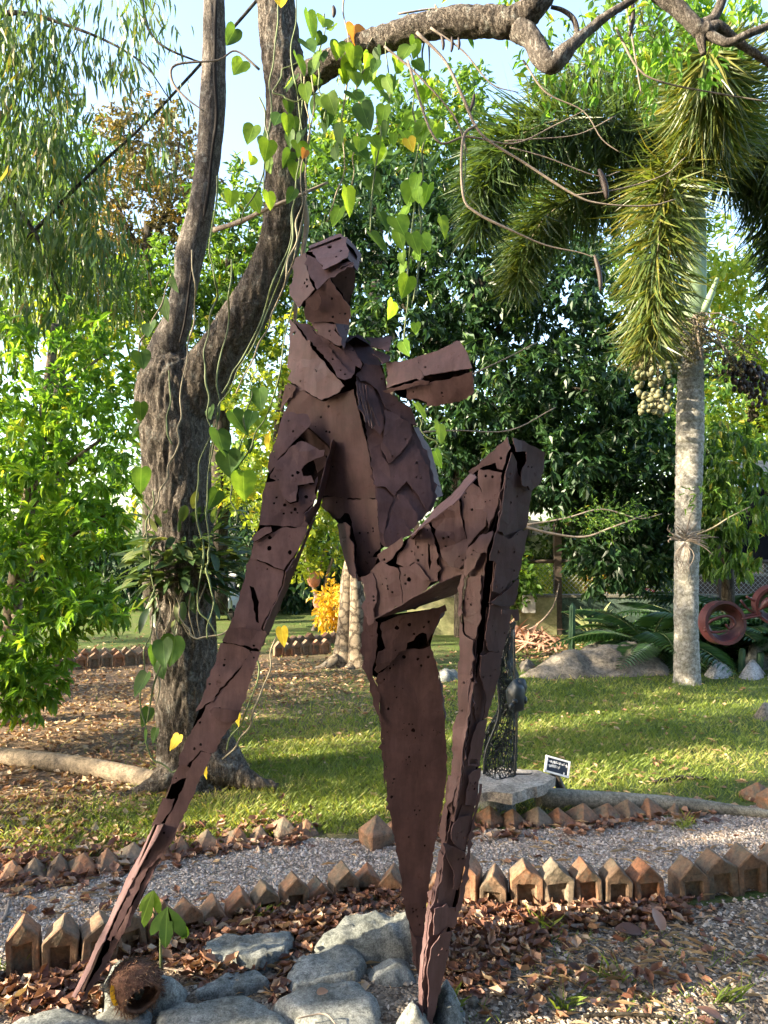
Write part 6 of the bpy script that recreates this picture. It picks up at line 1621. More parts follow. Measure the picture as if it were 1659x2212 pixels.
def frond(pts, n, L, parent, seed, tint=(.1, .8), width=.02, start=.18, droop=.45, mat='palm_leaf', plume=True, fwd=.42):
    rg = np.random.default_rng(seed)
    pa = np.array(px_path([(u, v, d, 8) for u, v, d in pts], 12))[:, :3]
    seg = np.linalg.norm(np.diff(pa, axis=0), axis=1)
    cum = np.concatenate([[0], np.cumsum(seg)])
    s = np.sort(start + (1 - start) * rg.random(n)) * cum[-1]
    pos = np.stack([np.interp(s, cum, pa[:, k]) for k in range(3)], 1)
    e = 0.02 * cum[-1]
    tan = unit(np.stack([np.interp(s + e, cum, pa[:, k]) - np.interp(s - e, cum, pa[:, k]) for k in range(3)], 1))
    if plume:
        rad = unit(np.cross(tan, unit(rg.normal(size=(n, 3)))))
    else:
        side = np.cross(tan, np.array([0, 0, 1.0])); side = unit(side)
        rad = side * np.where(rg.random((n, 1)) < .5, 1, -1) + np.array([0, 0, .25])
    d = unit(rad + tan * fwd + rg.normal(size=(n, 3)) * .2 + np.array([0, 0, -droop]))
    prog = s / cum[-1]
    Ls = L * (0.55 + .45 * np.sin(np.pi * np.clip(prog * .85 + .12, 0, 1))) * (.8 + .4 * rg.random(n))
    up = unit(rg.normal(size=(n, 3)) + np.array([0, 0, .6]))
    V, Fc, t = leaves(pos, d, up, Ls, width, 'strip', np.clip(rg.uniform(tint[0], tint[1], n), 0, 1))
    o = link(bpy.data.objects.new('frond', np_mesh('frond', V, Fc, M[mat], t)), parent)
    rb = MB()
    rr = [(*p, .016 * (1 - .8 * i / len(pa))) for i, p in enumerate(pa)]
    tube(rb, rr, 6)
    r = rb.build('rachis', M['vine_dry'], None)
    r.parent = o
    return o
frond([(1503, 430, 7.85), (1470, 350, 7.4), (1440, 400, 7.1), (1425, 500, 7.0), (1415, 620, 7.0), (1405, 745, 7.05)], 1300, .64, palm, 1, (.25, .9), droop=.35)
frond([(1503, 430, 7.9), (1440, 310, 7.8), (1330, 262, 7.7), (1200, 262, 7.6), (1100, 310, 7.5), (1050, 390, 7.5), (1035, 490, 7.5)], 2100, .66, palm, 2, (.0, .45))
frond([(1500, 450, 8.1), (1400, 400, 8.2), (1290, 410, 8.2), (1200, 450, 8.2), (1145, 520, 8.2), (1120, 610, 8.2)], 1500, .64, palm, 3, (.1, .7))
frond([(1505, 420, 7.9), (1525, 320, 7.4), (1535, 240, 6.9), (1540, 170, 6.4), (1530, 110, 6.1)], 1500, .68, palm, 4, (.2, .9), start=.3)
frond([(1503, 420, 8.0), (1450, 250, 8.3), (1360, 160, 8.5), (1250, 140, 8.6), (1170, 200, 8.6)], 1000, .64, palm, 5, (.1, .75))
frond([(1508, 430, 8.0), (1560, 310, 7.9), (1620, 280, 7.8), (1690, 320, 7.7), (1740, 420, 7.7)], 1000, .64, palm, 6, (.1, .7))
frond([(1508, 430, 8.1), (1590, 360, 8.2), (1650, 390, 8.2), (1685, 480, 8.2), (1690, 600, 8.2)], 1100, .62, palm, 7, (.0, .3))
frond([(1503, 420, 8.0), (1490, 250, 8.2), (1440, 120, 8.4), (1360, 20, 8.6)], 420, .56, palm, 8, (.1, .8))

# fruit: ripe bunch, flower sprays, dark bunch
fb = thing('fruit_bunch', 'hanging bunch of olive-green palm fruits left of the palm trunk', 'fruit', P(1425, 750, PD - .3), 'palm fruit bunches')
fr_ = random.Random(12)
limb('stalk', [(1490, 705, PD - .1, 9), (1450, 720, PD - .25, 8), (1425, 760, PD - .3, 7), (1422, 880, PD - .3, 4)], M['vine_dry'], fb, 6, 5)
fm = MB(); ball(fm, (0, 0, 0), (.030, .030, .040), 8, 6)
fme = fm.mesh('fruit', M['fruit'], True)
for i in range(170):
    t = fr_.random()
    v = 745 + 150 * t
    w = 62 * (1 - .55 * t)
    o = bpy.data.objects.new('fruit', fme); link(o, fb)
    o.location = P(1418 + 12 * (.5 - t) + fr_.uniform(-w, w), v, PD - .3 + fr_.uniform(-.22, .22))
    s = fr_.uniform(.75, 1.15); o.scale = (s, s, s)
    o.rotation_euler = (fr_.uniform(0, 6), fr_.uniform(0, 6), 0)
M['spray'] = leaf_mat('flower_spray', [(0, (0.10, 0.085, 0.04)), (1, (0.25, 0.21, 0.12))], .1, 1, .8, .2)
sp = thing('flower_spray', 'tangled dry flower sprays below the palm crownshaft', 'flowers', P(1495, 700, PD - .2))
for k in range(34):
    a = fr_.uniform(-1, 1)
    limb('stalk', [(1495, 700, PD - .1, 5), (1495 + a * 60, 705 + fr_.uniform(-30, 20), PD - .2, 3), (1495 + a * 150, 735 + fr_.uniform(-30, 50), PD - .25 + fr_.uniform(-.2, .2), 2)], M['twig'], sp, 4, 3)
crown('flower_heads', [(1440, 745, PD - .3, 90, 40, .3, 2), (1380, 770, PD - .2, 60, 26, .2, .8), (1560, 760, PD - .2, 80, 45, .3, 2), (1500, 715, PD - .25, 60, 25, .2, 1.2)], 330, 12, .03, .02, 'rhomb', M['spray'], sp, 71, .3, 1.8, .1, twig=4)
db = thing('fruit_bunch', 'dark palm fruit bunch hanging right of the palm trunk', 'fruit', P(1610, 820, PD), 'palm fruit bunches')
limb('stalk', [(1500, 715, PD, 8), (1560, 750, PD, 7), (1600, 810, PD, 6), (1630, 850, PD, 4)], M['vine_dry'], db, 6, 5)
dme = fm.mesh('fruit', M['pod'], True)
for i in range(130):
    t = fr_.random()
    o = bpy.data.objects.new('fruit', dme); link(o, db)
    o.location = P(1585 + 70 * t + fr_.uniform(-25, 25), 795 + 55 * t + fr_.uniform(-32, 32), PD + fr_.uniform(-.2, .2))
    s = fr_.uniform(.6, 1.0); o.scale = (s, s, s)

# small dry epiphyte on the palm trunk
te = thing('air_plant', 'dry stringy air plant on the palm trunk', 'plant', P(1478, 1165, PD - .15))
for k in range(40):
    a = fr_.uniform(-3.1, .4); l = fr_.uniform(30, 75)
    u0, v0 = 1480 + fr_.uniform(-8, 12), 1168
    limb('leaf', [(u0, v0, PD - .17, 2.6), (u0 + math.cos(a) * l * .5, v0 + math.sin(a) * l * .5, PD - .2, 2.2), (u0 + math.cos(a) * l * (.9 if a > -2.4 else .5), v0 + math.sin(a) * l + 8, PD - .22, 1)], M['twig'], te, 4, 3)
for k in range(9):
    limb('root', [(1480, 1172, PD - .16, 2.2), (1480 + fr_.uniform(-25, 20), 1200, PD - .17, 2), (1480 + fr_.uniform(-25, 22), 1240, PD - .17, 1)], M['twig'], te, 4, 3)
limb('shoot', [(1505, 1155, PD - .12, 5), (1540, 1140, PD - .2, 4), (1575, 1118, PD - .25, 3), (1620, 1095, PD - .25, 2)], M['vine_dry'], te, 5, 4)
crown('shoot_leaves', [(1595, 1108, PD - .25, 24, 10, .06, 1), (1515, 1080, PD - .1, 10, 30, .06, .8)], 14, 7, .10, .022, 'lance', M['leaf_mid'], te, 72, .1, 1.0, .1)
# ------------------------------------------------------------------ foreground stones
def px_rock(label, pts, h, seed, mat='stone', name='stone', dome=.3, edge=.3, rough=.22, group='stones round the foot of the figure', cat='stone', step=None):
    """picture outline of the stone's top, seen at its top height"""
    pl_ = [G(u, v, h * .6) for u, v in pts]
    o = rock(name, [(p.x, p.y) for p in pl_], h, M[mat], None, 0.0, step, edge, rough, seed, dome)
    return tag(o, label, cat, group)
for args, kw in STONES: px_rock(*args, **kw)

# ------------------------------------------------------------------ coconut husk
HC = P(292, 2128, 2.50)
hk = thing('coconut_husk', 'open fibrous brown coconut husk lying on the stones', 'coconut husk', HC - Vector((0, 0, .07)))
b = MB()
vs, fs, seg, rings = [], [], 40, 22
axis = Vector((.62, -.72, -.30)).normalized()
q = axis.to_track_quat('Z', 'Y')
for sgn in (1, .86):
    for i in range(rings + 1):
        th = .8 + (math.pi - .8) * i / rings
        for k in range(seg):
            a = 2 * math.pi * k / seg
            d = Vector((math.sin(th) * math.cos(a), math.sin(th) * math.sin(a), math.cos(th)))
            m = (1 + .08 * noise.noise(d * 2 + Vector((3, 1, 0))) + .05 * noise.noise(d * 14)) * sgn
            if i == 0: m *= 1 + .10 * noise.noise(Vector((math.cos(a) * 5, math.sin(a) * 5, 2)))
            vs.append(HC + (q @ Vector((d.x * .078, d.y * .072, d.z * .092))) * m)
n1 = (rings + 1) * seg
for i in range(rings):
    for k in range(seg):
        a, c = i * seg + k, i * seg + (k + 1) % seg
        fs.append((a, a + seg, c + seg, c)); fs.append((n1 + a, n1 + c, n1 + c + seg, n1 + a + seg))
for k in range(seg):
    c = (k + 1) % seg
    fs.append((k, c, n1 + c, n1 + k))
b.add(vs, fs)
b.build('shell', M['husk'], hk, True)
rgh = np.random.default_rng(5)
dd = unit(rgh.normal(size=(4200, 3)))
loc = np.array([(q @ Vector((x * .078, y * .072, z * .092))) for x, y, z in dd])
keep = dd[:, 2] < .66
pos = np.array(HC) + loc[keep] * .97
dirv = unit(np.cross(loc[keep], np.array(axis)) * .2 + loc[keep] * .5 + np.array(axis) * .06 + rgh.normal(size=(keep.sum(), 3)) * .035)
M['fibre'] = tint_mat('coir_fibre', [(0, (0.07, 0.03, 0.02)), (.6, (0.19, 0.10, 0.07)), (1, (0.36, 0.24, 0.14))])
V, Fc, tt = leaves(pos, dirv, unit(rgh.normal(size=dirv.shape)), .010 + .026 * rgh.random(len(pos)) ** 2, .0010, 'blade', rgh.random(len(pos)))
o = link(bpy.data.objects.new('fibres', np_mesh('fibres', V, Fc, M['fibre'], tt)), hk); o['kind'] = 'stuff'

def lone_leaf(name, label, pos, L, wd, rot, mat, seed, cat='leaf', group='single fallen leaves'):
    me = long_leaf(name, mat, seed, wd, .25)
    o = bpy.data.objects.new(name, me); link(o)
    o.location = pos; o.rotation_euler = rot; o.scale = (L, L, L)
    return tag(o, label, cat, group)
lone_leaf('fallen_leaf', 'curled yellow leaf lying against the coconut husk', P(250, 2172, 2.42), .06, .6, (1.1, .2, .9), M['leaf_yellow'], 3)
lone_leaf('fallen_leaf', 'small orange-brown leaf on the broad grey stone', G(686, 2148, .075), .045, .7, (.1, .2, -.8), M['litter'], 4)
lone_leaf('fallen_leaf', 'large upright orange leaf before the niche blocks', G(1430, 2010, .04), .09, .6, (.8, .2, .2), M['litter'], 12)
lone_leaf('fallen_leaf', 'broad orange leaf on the gravel below the niche blocks', G(1385, 2016, .02), .10, .6, (.3, -.3, 1.3), M['litter'], 16)
lone_leaf('fallen_leaf', 'orange leaf at the bottom right corner', G(1560, 2206, .02), .08, .6, (.4, .1, .9), M['litter'], 21)

# ------------------------------------------------------------------ seedling with lobed leaves
sd = thing('seedling', 'green lobed-leaf seedling growing beside the propping arm', 'seedling', G(348, 2098))
SD = gd(2098)
limb('stem', [(348, 2100, SD, 7), (347, 2060, SD, 6), (346, 2010, SD, 5), (338, 1985, SD, 4), (330, 1968, SD, 3)], M['vine'], sd, 7, 5)
def lobed(name, mat, parent, cen, L, lobes, rot):
    vs = [(0, 0, 0)]; fs = []
    for a, l, w in lobes:
        for t, ww in ((.35, .8), (.65, 1.0), (.88, .55)):
            for s in (-1, 1):
                vs.append((math.sin(a) * l * t + math.cos(a) * w * ww * s, -math.cos(a) * l * t * 1.0 + math.sin(a) * w * ww * s, -.12 * t * t + .05 * (1 - ww)))
        vs.append((math.sin(a) * l, -math.cos(a) * l, -.16))
        n = len(vs) - 7
        fs += [(0, n, n + 1), (n, n + 2, n + 3, n + 1), (n + 2, n + 4, n + 5, n + 3), (n + 4, n + 6, n + 5)]
    for i in range(len(lobes) - 1):
        n = 1 + i * 7
        fs.append((0, n + 1, n + 7)); 
    b = MB().add(vs, fs)
    o = b.build(name, mat, parent, True)
    o.location = cen; o.scale = (L, L, L); o.rotation_euler = rot
    return o
lobed('leaf', VL['d'], sd, P(362, 1958, SD - .03), .135, [(-.55, .8, .15), (0, 1, .19), (.6, .95, .17)], (R(68), 0, .1))
lobed('leaf', VL['g'], sd, P(332, 1922, SD + .02), .125, [(-.3, .7, .14), (.1, 1, .18), (.7, .7, .12)], (R(62), .2, -.3))
lobed('leaf', VL['g'], sd, P(398, 1995, SD - .02), .06, [(-.1, .9, .16), (.3, .8, .14)], (R(75), 0, .3))
limb('leaf_stalk', [(346, 2010, SD, 4), (352, 1985, SD - .02, 3), (362, 1958, SD - .03, 2)], M['vine'], sd, 5, 4)
limb('leaf_stalk', [(338, 1985, SD, 3), (332, 1950, SD + .01, 3), (332, 1922, SD + .02, 2)], M['vine'], sd, 5, 4)

# sticks
for i, (pts, lab) in enumerate((
    ([(1155, 2008, 0, 9), (1230, 2003, 0, 13), (1308, 1996, 0, 8)], 'pale flat stick below the niche blocks'),
    ([(300, 2068, 0, 5), (370, 2064, 0, 6), (452, 2048, 0, 4)], 'straw-coloured stick behind the seedling'),
    ([(350, 2090, 0, 4), (400, 2100, 0, 5), (445, 2118, 0, 4)], 'thin straw stick beside the seedling stem'),
    ([(1000, 2060, 0, 4), (1060, 2092, 0, 4), (1130, 2110, 0, 3)], 'thin curved twig in the leaves right of the shin'),
    ([(1260, 2195, 0, 8), (1350, 2190, 0, 9), (1460, 2198, 0, 6)], 'brown stick at the bottom right'),
    ([(5, 1990, 0, 8), (14, 1970, 0, 8), (20, 1945, 0, 5)], 'pale stick at the left edge of the path'),
    ([(640, 2200, 0, 3), (700, 2190, 0, 4), (725, 2212, 0, 3)], 'thin pale twig on the broad grey stone'),
    ([(1410, 1690, 0, 8), (1470, 1680, 0, 10), (1530, 1682, 0, 5)], 'dark fallen branch on the lawn at right'))):
    pp = []
    for u, v, z, w in pts:
        g = G(u, v, .012 if i != 6 else .075); pp.append((g.x, g.y, g.z, w * g.y / F / 2))
    o = tube(MB(), catmull(pp, 6), 6, .25, 20).build('stick', M['twig'] if i not in (4, 7) else M['bark_dark'], None, True)
    tag(o, lab, 'stick', 'sticks on the ground')

# ------------------------------------------------------------------ pipes used as kerbs
def pipe(label, pts, mat, sides=28):
    pp = []
    for u, v, r in pts:
        g = G(u, v); pp.append((g.x, g.y, r * .78, r))
    o = tube(MB(), catmull(pp, 8), sides, .05, 5, 1).build('cement_pipe', mat, None, True)
    return tag(o, label, 'pipe', 'cement pipes along the path')
pipe('long grey cement pipe lying right of the stone slab', [(1156, 1742, .062), (1300, 1747, .056), (1470, 1753, .046), (1600, 1762, .032), (1720, 1774, .02)], M['cement'])
pipe('sunlit beige cement pipe lying at the left edge', [(-120, 1640, .062), (20, 1652, .062), (150, 1668, .062), (270, 1688, .060), (350, 1706, .058)], M['cement_warm'])
ps = G(1150, 1765)
px_rock('pale stone wedged behind the sign post', [(1210, 1720), (1240, 1705), (1262, 1708), (1262, 1728), (1222, 1732)], .06, 31, 'whitestone', group='stones by the slab')

# ------------------------------------------------------------------ slab and wire figure
SB = gd(1752)
sl = thing('stone_slab', 'flat stone slab on two rough blocks carrying the wire figure', 'slab', G(1090, 1752))
def slab_mesh(name, pts, ztop, th, mat, parent, seed):
    rng = random.Random(seed)
    loop = []
    w = [G(u, v, ztop) for u, v in pts]
    n = len(w)
    for i in range(n):
        a, c = w[i], w[(i + 1) % n]
        k = max(2, int((c - a).length / .03))
        for j in range(k):
            p = a.lerp(c, j / k); loop.append((p.x + rng.uniform(-.006, .006), p.y + rng.uniform(-.006, .006)))
    pts2, tris = fill(loop, [], .05, rng)
    V = [Vector((x, y, ztop + .008 * noise.noise(Vector((x * 9, y * 9, seed))))) for x, y in pts2]
    a, b_, c = tris[0]
    if (V[b_] - V[a]).cross(V[c] - V[a]).z < 0: tris = [(q_[0], q_[2], q_[1]) for q_ in tris]
    vs, fs = solid(V, tris, Vector((0, 0, 1)), th)
    m_ = len(V)
    vs = vs[:m_] + [p + Vector((.02 * noise.noise(p * 12), .02 * noise.noise(p * 12 + Vector((5, 0, 0))), .012 * noise.noise(p * 9))) for p in vs[m_:]]
    return MB().add(vs, fs).build(name, mat, parent)
slab_mesh('top_slab', [(985, 1700), (1010, 1672), (1080, 1658), (1160, 1664), (1200, 1680), (1160, 1700), (1105, 1712), (1030, 1712)], .20, .055, M['slab'], sl, 3)
for pts, sd_ in (([(1015, 1752), (1015, 1738), (1085, 1732), (1112, 1742), (1118, 1758), (1060, 1764)], 4), ([(1000, 1735), (1010, 1722), (1060, 1720), (1060, 1732)], 5)):
    g = [G(u, v) for u, v in pts]
    o = rock('support_block', [(p.x, p.y) for p in g], .150, M['stone'], sl, 0, .03, .15, .1, sd_, .1)
WD = gd(1712, .2)
wf = thing('wire_figure', 'openwork figure of tangled dark wire standing on the stone slab', 'sculpture', P(1078, 1680, WD))
wr = random.Random(17)
prof = [(1345, 1102, 22), (1400, 1096, 22), (1430, 1092, 30), (1456, 1096, 46), (1500, 1098, 42), (1530, 1098, 42), (1552, 1092, 50), (1575, 1084, 64), (1625, 1080, 72), (1672, 1080, 66)]
def wpt(t, a, k=1):
    v = 1345 + t * 327
    c = np.interp(v, [p[0] for p in prof], [p[1] for p in prof]); w = np.interp(v, [p[0] for p in prof], [p[2] for p in prof])
    s = WD / F
    p = P(c + math.cos(a) * w * .5 * k, v, WD)
    p.y += math.sin(a) * w * .5 * s * .8 * k
    return p
b = MB()
for i in range(520):
    t, a = wr.random() ** .85, wr.uniform(0, 6.28)
    dt, da = wr.uniform(-.09, .16), wr.uniform(-.9, .9)
    path_ = []
    for k in range(6):
        f_ = k / 5
        p = wpt(min(1, max(0, t + dt * f_)), a + da * f_, 1 + .07 * math.sin(k * 2 + i))
        path_.append((p.x, p.y, p.z, .0028))
    tube(b, path_, 3, cap=False)
for i in range(26):
    t = i / 25
    path_ = [(*wpt(t + .01 * math.sin(k), 6.283 * k / 20), .002) for k in range(21)]
    tube(b, path_, 3, cap=False)
for i in range(30):
    a = 6.283 * i / 30
    path_ = [(*wpt(k / 16, a + .15 * math.sin(k + i)), .0024) for k in range(17)]
    tube(b, path_, 3, cap=False)
o = b.build('wire_mesh', M['wire'], wf); o['kind'] = 'stuff'
for pts in ([(1068, 1360, 6), (1072, 1440, 6), (1078, 1540, 6), (1050, 1620, 5), (1045, 1672, 5)], [(1110, 1360, 5), (1112, 1460, 5), (1116, 1560, 5), (1112, 1672, 5)], [(1100, 1672, 4), (1140, 1672, 3), (1150, 1670, 2)]):
    limb('frame_wire', [(u, v, WD - .08, w) for u, v, w in pts], M['wire'], wf, 6, 5)
mk = MB()
ball(mk, P(1114, 1504, WD - .13), (.050, .05, .085), 16, 12, .25, 3)
mask = mk.build('mask', M['maskblue'], wf, True)
mk = MB(); ball(mk, P(1124, 1484, WD - .11), (.034, .04, .05), 12, 8, .3, 6); mk.build('ear_piece', M['maskblue'], wf, True)
mk = MB(); ball(mk, P(1132, 1512, WD - .11), (.018, .03, .022), 10, 7, .2, 8); mk.build('cheek_piece', M['maskblue'], wf, True)
e0 = P(1112, 1514, WD - .16)
mk = MB(); tube(mk, [(e0.x, e0.y, e0.z, .016), (e0.x - .006, e0.y - .035, e0.z, .015)], 12); snout = mk.build('spout', M['maskblue'], wf, True)
mk = MB(); ball(mk, (e0.x - .006, e0.y - .035, e0.z), (.010, .004, .010), 10, 6); mk.build('spout_hole', M['rubber'], wf, True)
limb('beak', [(1111, 1518, WD - .18, 10), (1104, 1526, WD - .19, 11), (1102, 1533, WD - .19, 5)], M['maskblue'], wf, 8, 4)

# sign
sg = thing('name_sign', 'small tilted navy sign with white edge and chalky lettering beside the pipe', 'sign', G(1215, 1735))
SG = gd(1728)
c = P(1203, 1656, SG); s = SG / F
q = Matrix.Translation(c) @ Matrix.Rotation(R(14), 4, 'Y') @ Matrix.Rotation(R(-24), 4, 'X') @ Matrix.Rotation(R(8), 4, 'Z')
def sbox(name, x, y, z, sx, sy, sz, mat, parent):
    vs, fs = boxv(x, y, z, sx, sy, sz)
    return MB().add([q @ Vector(v_) for v_ in vs], fs).build(name, mat, parent)
bw, bh = 52 * s, 31 * s
board = sbox('board', 0, 0, 0, bw, .014, bh, M['navy'], sg)
for x, z, sx, sz in ((0, bh / 2, bw + .012, .010), (0, -bh / 2, bw + .012, .010), (-bw / 2, 0, .010, bh), (bw / 2, 0, .010, bh)):
    sbox('frame', x, -.004, z, sx, .016, sz, M['white'], sg)
sr = random.Random(8)
for row, (x0, x1, z) in enumerate(((-.42, .44, .22), (-.42, .10, -.06), (.30, .36, -.34))):
    x = x0
    while x < x1:
        w_ = sr.uniform(.018, .045)
        zz = z - (x - x0) * .02
        for k in range(2):
            sbox('letter_stroke', (x + sr.uniform(0, .02)) * bw, -.0085, (zz + sr.uniform(-.05, .05)) * bh, w_ * bw * sr.choice((.35, 1)), .002, bh * sr.choice((.05, .16)), M['white'], board if False else sg)
        x += w_ + .025
limb('post', [(1190, 1672, SG + .01, 9), (1205, 1700, SG + .01, 9), (1218, 1735, SG + .01, 9)], M['rubber'], sg, 6, 2, 0)
limb('post', [(1200, 1672, SG + .02, 13), (1214, 1700, SG + .02, 13), (1226, 1735, SG + .02, 13)], M['wood'], sg, 4, 2, 0)

# ------------------------------------------------------------------ boulders and plants on the right
def g_rock(label, pts, h, seed, mat='boulder', **kw):
    pl_ = [G(u, v) for u, v in pts]
    o = rock('boulder', [(p.x, p.y) for p in pl_], h, M[mat], None, 0.0, kw.pop('step', None), kw.pop('edge', .6), kw.pop('rough', .35), seed, kw.pop('dome', .5))
    return tag(o, label, 'rock', 'boulders along the lawn edge')
g_rock('big pale boulder with a long sloping flank left of the palm', [(1120, 1462), (1200, 1470), (1300, 1464), (1400, 1462), (1450, 1460), (1462, 1440), (1400, 1428), (1300, 1424), (1230, 1430), (1160, 1445)], .28, 41, step=.045, dome=.3, edge=.55, rough=.35)
g_rock('low tan stone at the left end of the big boulder', [(1122, 1440), (1140, 1434), (1158, 1440), (1150, 1450), (1128, 1452)], .10, 42)
g_rock('flat white rock right of the palm base', [(1518, 1462), (1545, 1468), (1580, 1465), (1588, 1455), (1560, 1448), (1525, 1450)], .13, 43, 'whitestone', edge=.4)
g_rock('small pale rock behind the flat white rock', [(1525, 1450), (1545, 1453), (1562, 1448), (1550, 1440), (1530, 1440)], .14, 44, 'whitestone')
g_rock('rounded pale rock farther right of the palm', [(1592, 1466), (1630, 1472), (1655, 1465), (1655, 1452), (1625, 1446), (1600, 1452)], .15, 45, 'whitestone', edge=.5)
g_rock('pale rock cut by the right edge', [(1652, 1470), (1690, 1474), (1720, 1464), (1700, 1450), (1660, 1452)], .16, 46, 'whitestone', edge=.5)
g_rock('dark bluish boulder behind the white rocks', [(1590, 1445), (1640, 1448), (1720, 1446), (1720, 1425), (1640, 1420), (1600, 1428)], .42, 47, 'stone', edge=.5, step=.05)
g_rock('pale rock at the right edge of the lawn', [(1622, 1552), (1650, 1560), (1690, 1556), (1690, 1535), (1650, 1530), (1630, 1540)], .13, 48, 'boulder', edge=.6)
g_rock('rock at the foot of the agave', [(1262, 1400), (1285, 1404), (1310, 1402), (1318, 1390), (1290, 1384), (1268, 1388)], .16, 49, 'boulder', edge=.7)
g_rock('low grey rock right of the agave', [(1318, 1398), (1350, 1400), (1376, 1394), (1368, 1386), (1330, 1386)], .09, 50, 'stone')
g_rock('half-buried stone seen between the legs', [(935, 1468), (960, 1474), (990, 1470), (1000, 1462), (965, 1452), (940, 1456)], .09, 51, 'stone')

def cactus(label, u, v, htop, w, ribs, seed):
    d = gd(v); r = w * d / F / 2
    g = G(u, v); zt = P(u, htop, d).z
    vs, fs = [], []
    nseg, nk = 16, ribs * 4
    for i in range(nseg + 1):
        t = i / nseg
        rr = r * (1 - .12 * t) * (1 if t < .9 else math.sqrt(max(.02, 1 - ((t - .9) / .1) ** 2)))
        for k in range(nk):
            a = 2 * math.pi * k / nk
            m = rr * (1 + .16 * math.cos(a * ribs))
            vs.append((g.x + m * math.cos(a) + .02 * t, g.y + m * math.sin(a), zt * t))
    for i in range(nseg):
        for k in range(nk):
            a, c_ = i * nk + k, i * nk + (k + 1) % nk
            fs.append((a, c_, c_ + nk, a + nk))
    fs.append(tuple(nseg * nk + k for k in range(nk)))
    return tag(MB().add(vs, fs).build('column_cactus', M['cactus'], None, True), label, 'cactus', 'column cacti')
cactus('tall ribbed column cactus standing behind the big boulder', 1234, 1432, 1302, 13, 8, 1)
cactus('short ribbed cactus among the cycads right of the palm', 1601, 1452, 1400, 13, 7, 2)
cactus('small pale cactus near the right edge', 1640, 1452, 1408, 14, 7, 3)

ag = thing('agave_plant', 'pale spiky agave in front of the green wall', 'plant', G(1283, 1392))
AD = gd(1392)
al = [long_leaf('leaf', M['aloe'], 50 + i, .10, .10 + .12 * i) for i in range(3)]
ar = random.Random(3)
for i in range(20):
    o = bpy.data.objects.new('leaf', ar.choice(al)); link(o, ag)
    o.location = P(1283 + ar.uniform(-6, 6), 1380, AD)
    L = ar.uniform(.38, .62); o.scale = (L, L, L)
    o.rotation_euler = (ar.uniform(.65, 1.25), 0, ar.uniform(-2.2, 2.2))

def cycad(label, u, v, n, L, seed, spread=1.0):
    t = thing('cycad', label, 'cycad', G(u, v), 'cycads round the palm')
    rng = random.Random(seed)
    d = gd(v)
    limb('stem', [(u, v, d, 20), (u, v - 14, d, 22), (u, v - 28, d, 14)], M['bark_dark'], t, 10, 3, .2)
    c = P(u, v - 30, d)
    for i in range(n):
        a = 6.283 * i / n + rng.uniform(-.2, .2)
        el = rng.uniform(.25, 1.1)
        l = L * rng.uniform(.8, 1.15)
        pa = []
        for k in range(9):
            s = k / 8
            r_ = l * s * math.cos(el * (1 - .5 * s)) * spread
            z = l * s * math.sin(el) - l * .55 * s * s
            pa.append((c.x + math.cos(a) * r_, c.y + math.sin(a) * r_, max(.03, c.z + z)))
        pa = np.array(pa)
        m = 24
        s = np.linspace(.12, .99, m)
        pos = np.stack([np.interp(s, np.linspace(0, 1, 9), pa[:, k]) for k in range(3)], 1)
        tan = unit(np.gradient(pos, axis=0))
        side = unit(np.cross(tan, np.array([0, 0, 1.0])))
        pos2 = np.concatenate([pos, pos]); 
        dirs = unit(np.concatenate([side, -side]) + np.concatenate([tan, tan]) * .55 + np.array([0, 0, -.12]))
        Ls = np.tile(.26 * L * np.sin(np.pi * np.clip(s * .9 + .08, 0, 1)) + .02, 2)
        V, Fc, tt = leaves(pos2, dirs, np.tile(np.array([[0, 0, 1.0]]), (2 * m, 1)), Ls, .034, 'rhomb', np.clip(np.random.default_rng(seed * 50 + i).normal(.5, .25, 2 * m), 0, 1))
        o = link(bpy.data.objects.new('frond', np_mesh('frond', V, Fc, M['fern'], tt)), t)
        rb = MB(); tube(rb, [(*p, .008 * (1 - .7 * k / 8)) for k, p in enumerate(pa)], 4)
        r = rb.build('rachis', M['vine'], None); r.parent = o
cycad('large dark cycad left of the palm trunk', 1405, 1432, 17, 1.35, 1)
cycad('cycad behind the palm trunk', 1520, 1425, 15, 1.4, 2)
cycad('cycad under the red ring sculpture', 1590, 1432, 14, 1.1, 3)
cycad('cycad behind the red ring sculpture', 1640, 1405, 15, 1.6, 4)
cycad('cycad low on the right edge', 1690, 1432, 18, .95, 5)
cycad('cycad rising above the others near the dark netting', 1585, 1395, 15, 1.7, 6)
cycad('small fern-like cycad between agave and large cycad', 1345, 1400, 14, .7, 7)

# ------------------------------------------------------------------ red ring sculpture
RD = 6.6
rs = thing('ring_sculpture', 'oxide-red welded sculpture of open drums and rods at the right edge', 'sculpture', (P(1700, 1345, RD).x, RD, 0))
def drum(name, u, v, ro, ri, depth, yaw, pitch):
    s = RD / F
    ro, ri = ro * s, ri * s
    mtx = Matrix.Translation(P(u, v, RD)) @ Matrix.Rotation(yaw, 4, 'Z') @ Matrix.Rotation(pitch, 4, 'X')
    prof_ = [(ro, -depth / 2), (ro * 1.0, depth / 2), (ri, depth / 2), (ri, depth * .15), (ro * .82, -depth * .25), (ro * .86, -depth / 2)]
    vs, fs, n = [], [], 48
    m = len(prof_)
    for k in range(n):
        a = 2 * math.pi * k / n
        for r_, y_ in prof_:
            vs.append(mtx @ Vector((r_ * math.cos(a), y_, r_ * math.sin(a))))
    for k in range(n):
        for j in range(m):
            a0, a1 = k * m + j, k * m + (j + 1) % m
            b0, b1 = ((k + 1) % n) * m + j, ((k + 1) % n) * m + (j + 1) % m
            fs.append((a0, b0, b1, a1))
    return MB().add(vs, fs).build(name, M['redpaint'], rs, False)
drum('drum', 1560, 1345, 47, 27, .12, .12, -.08)
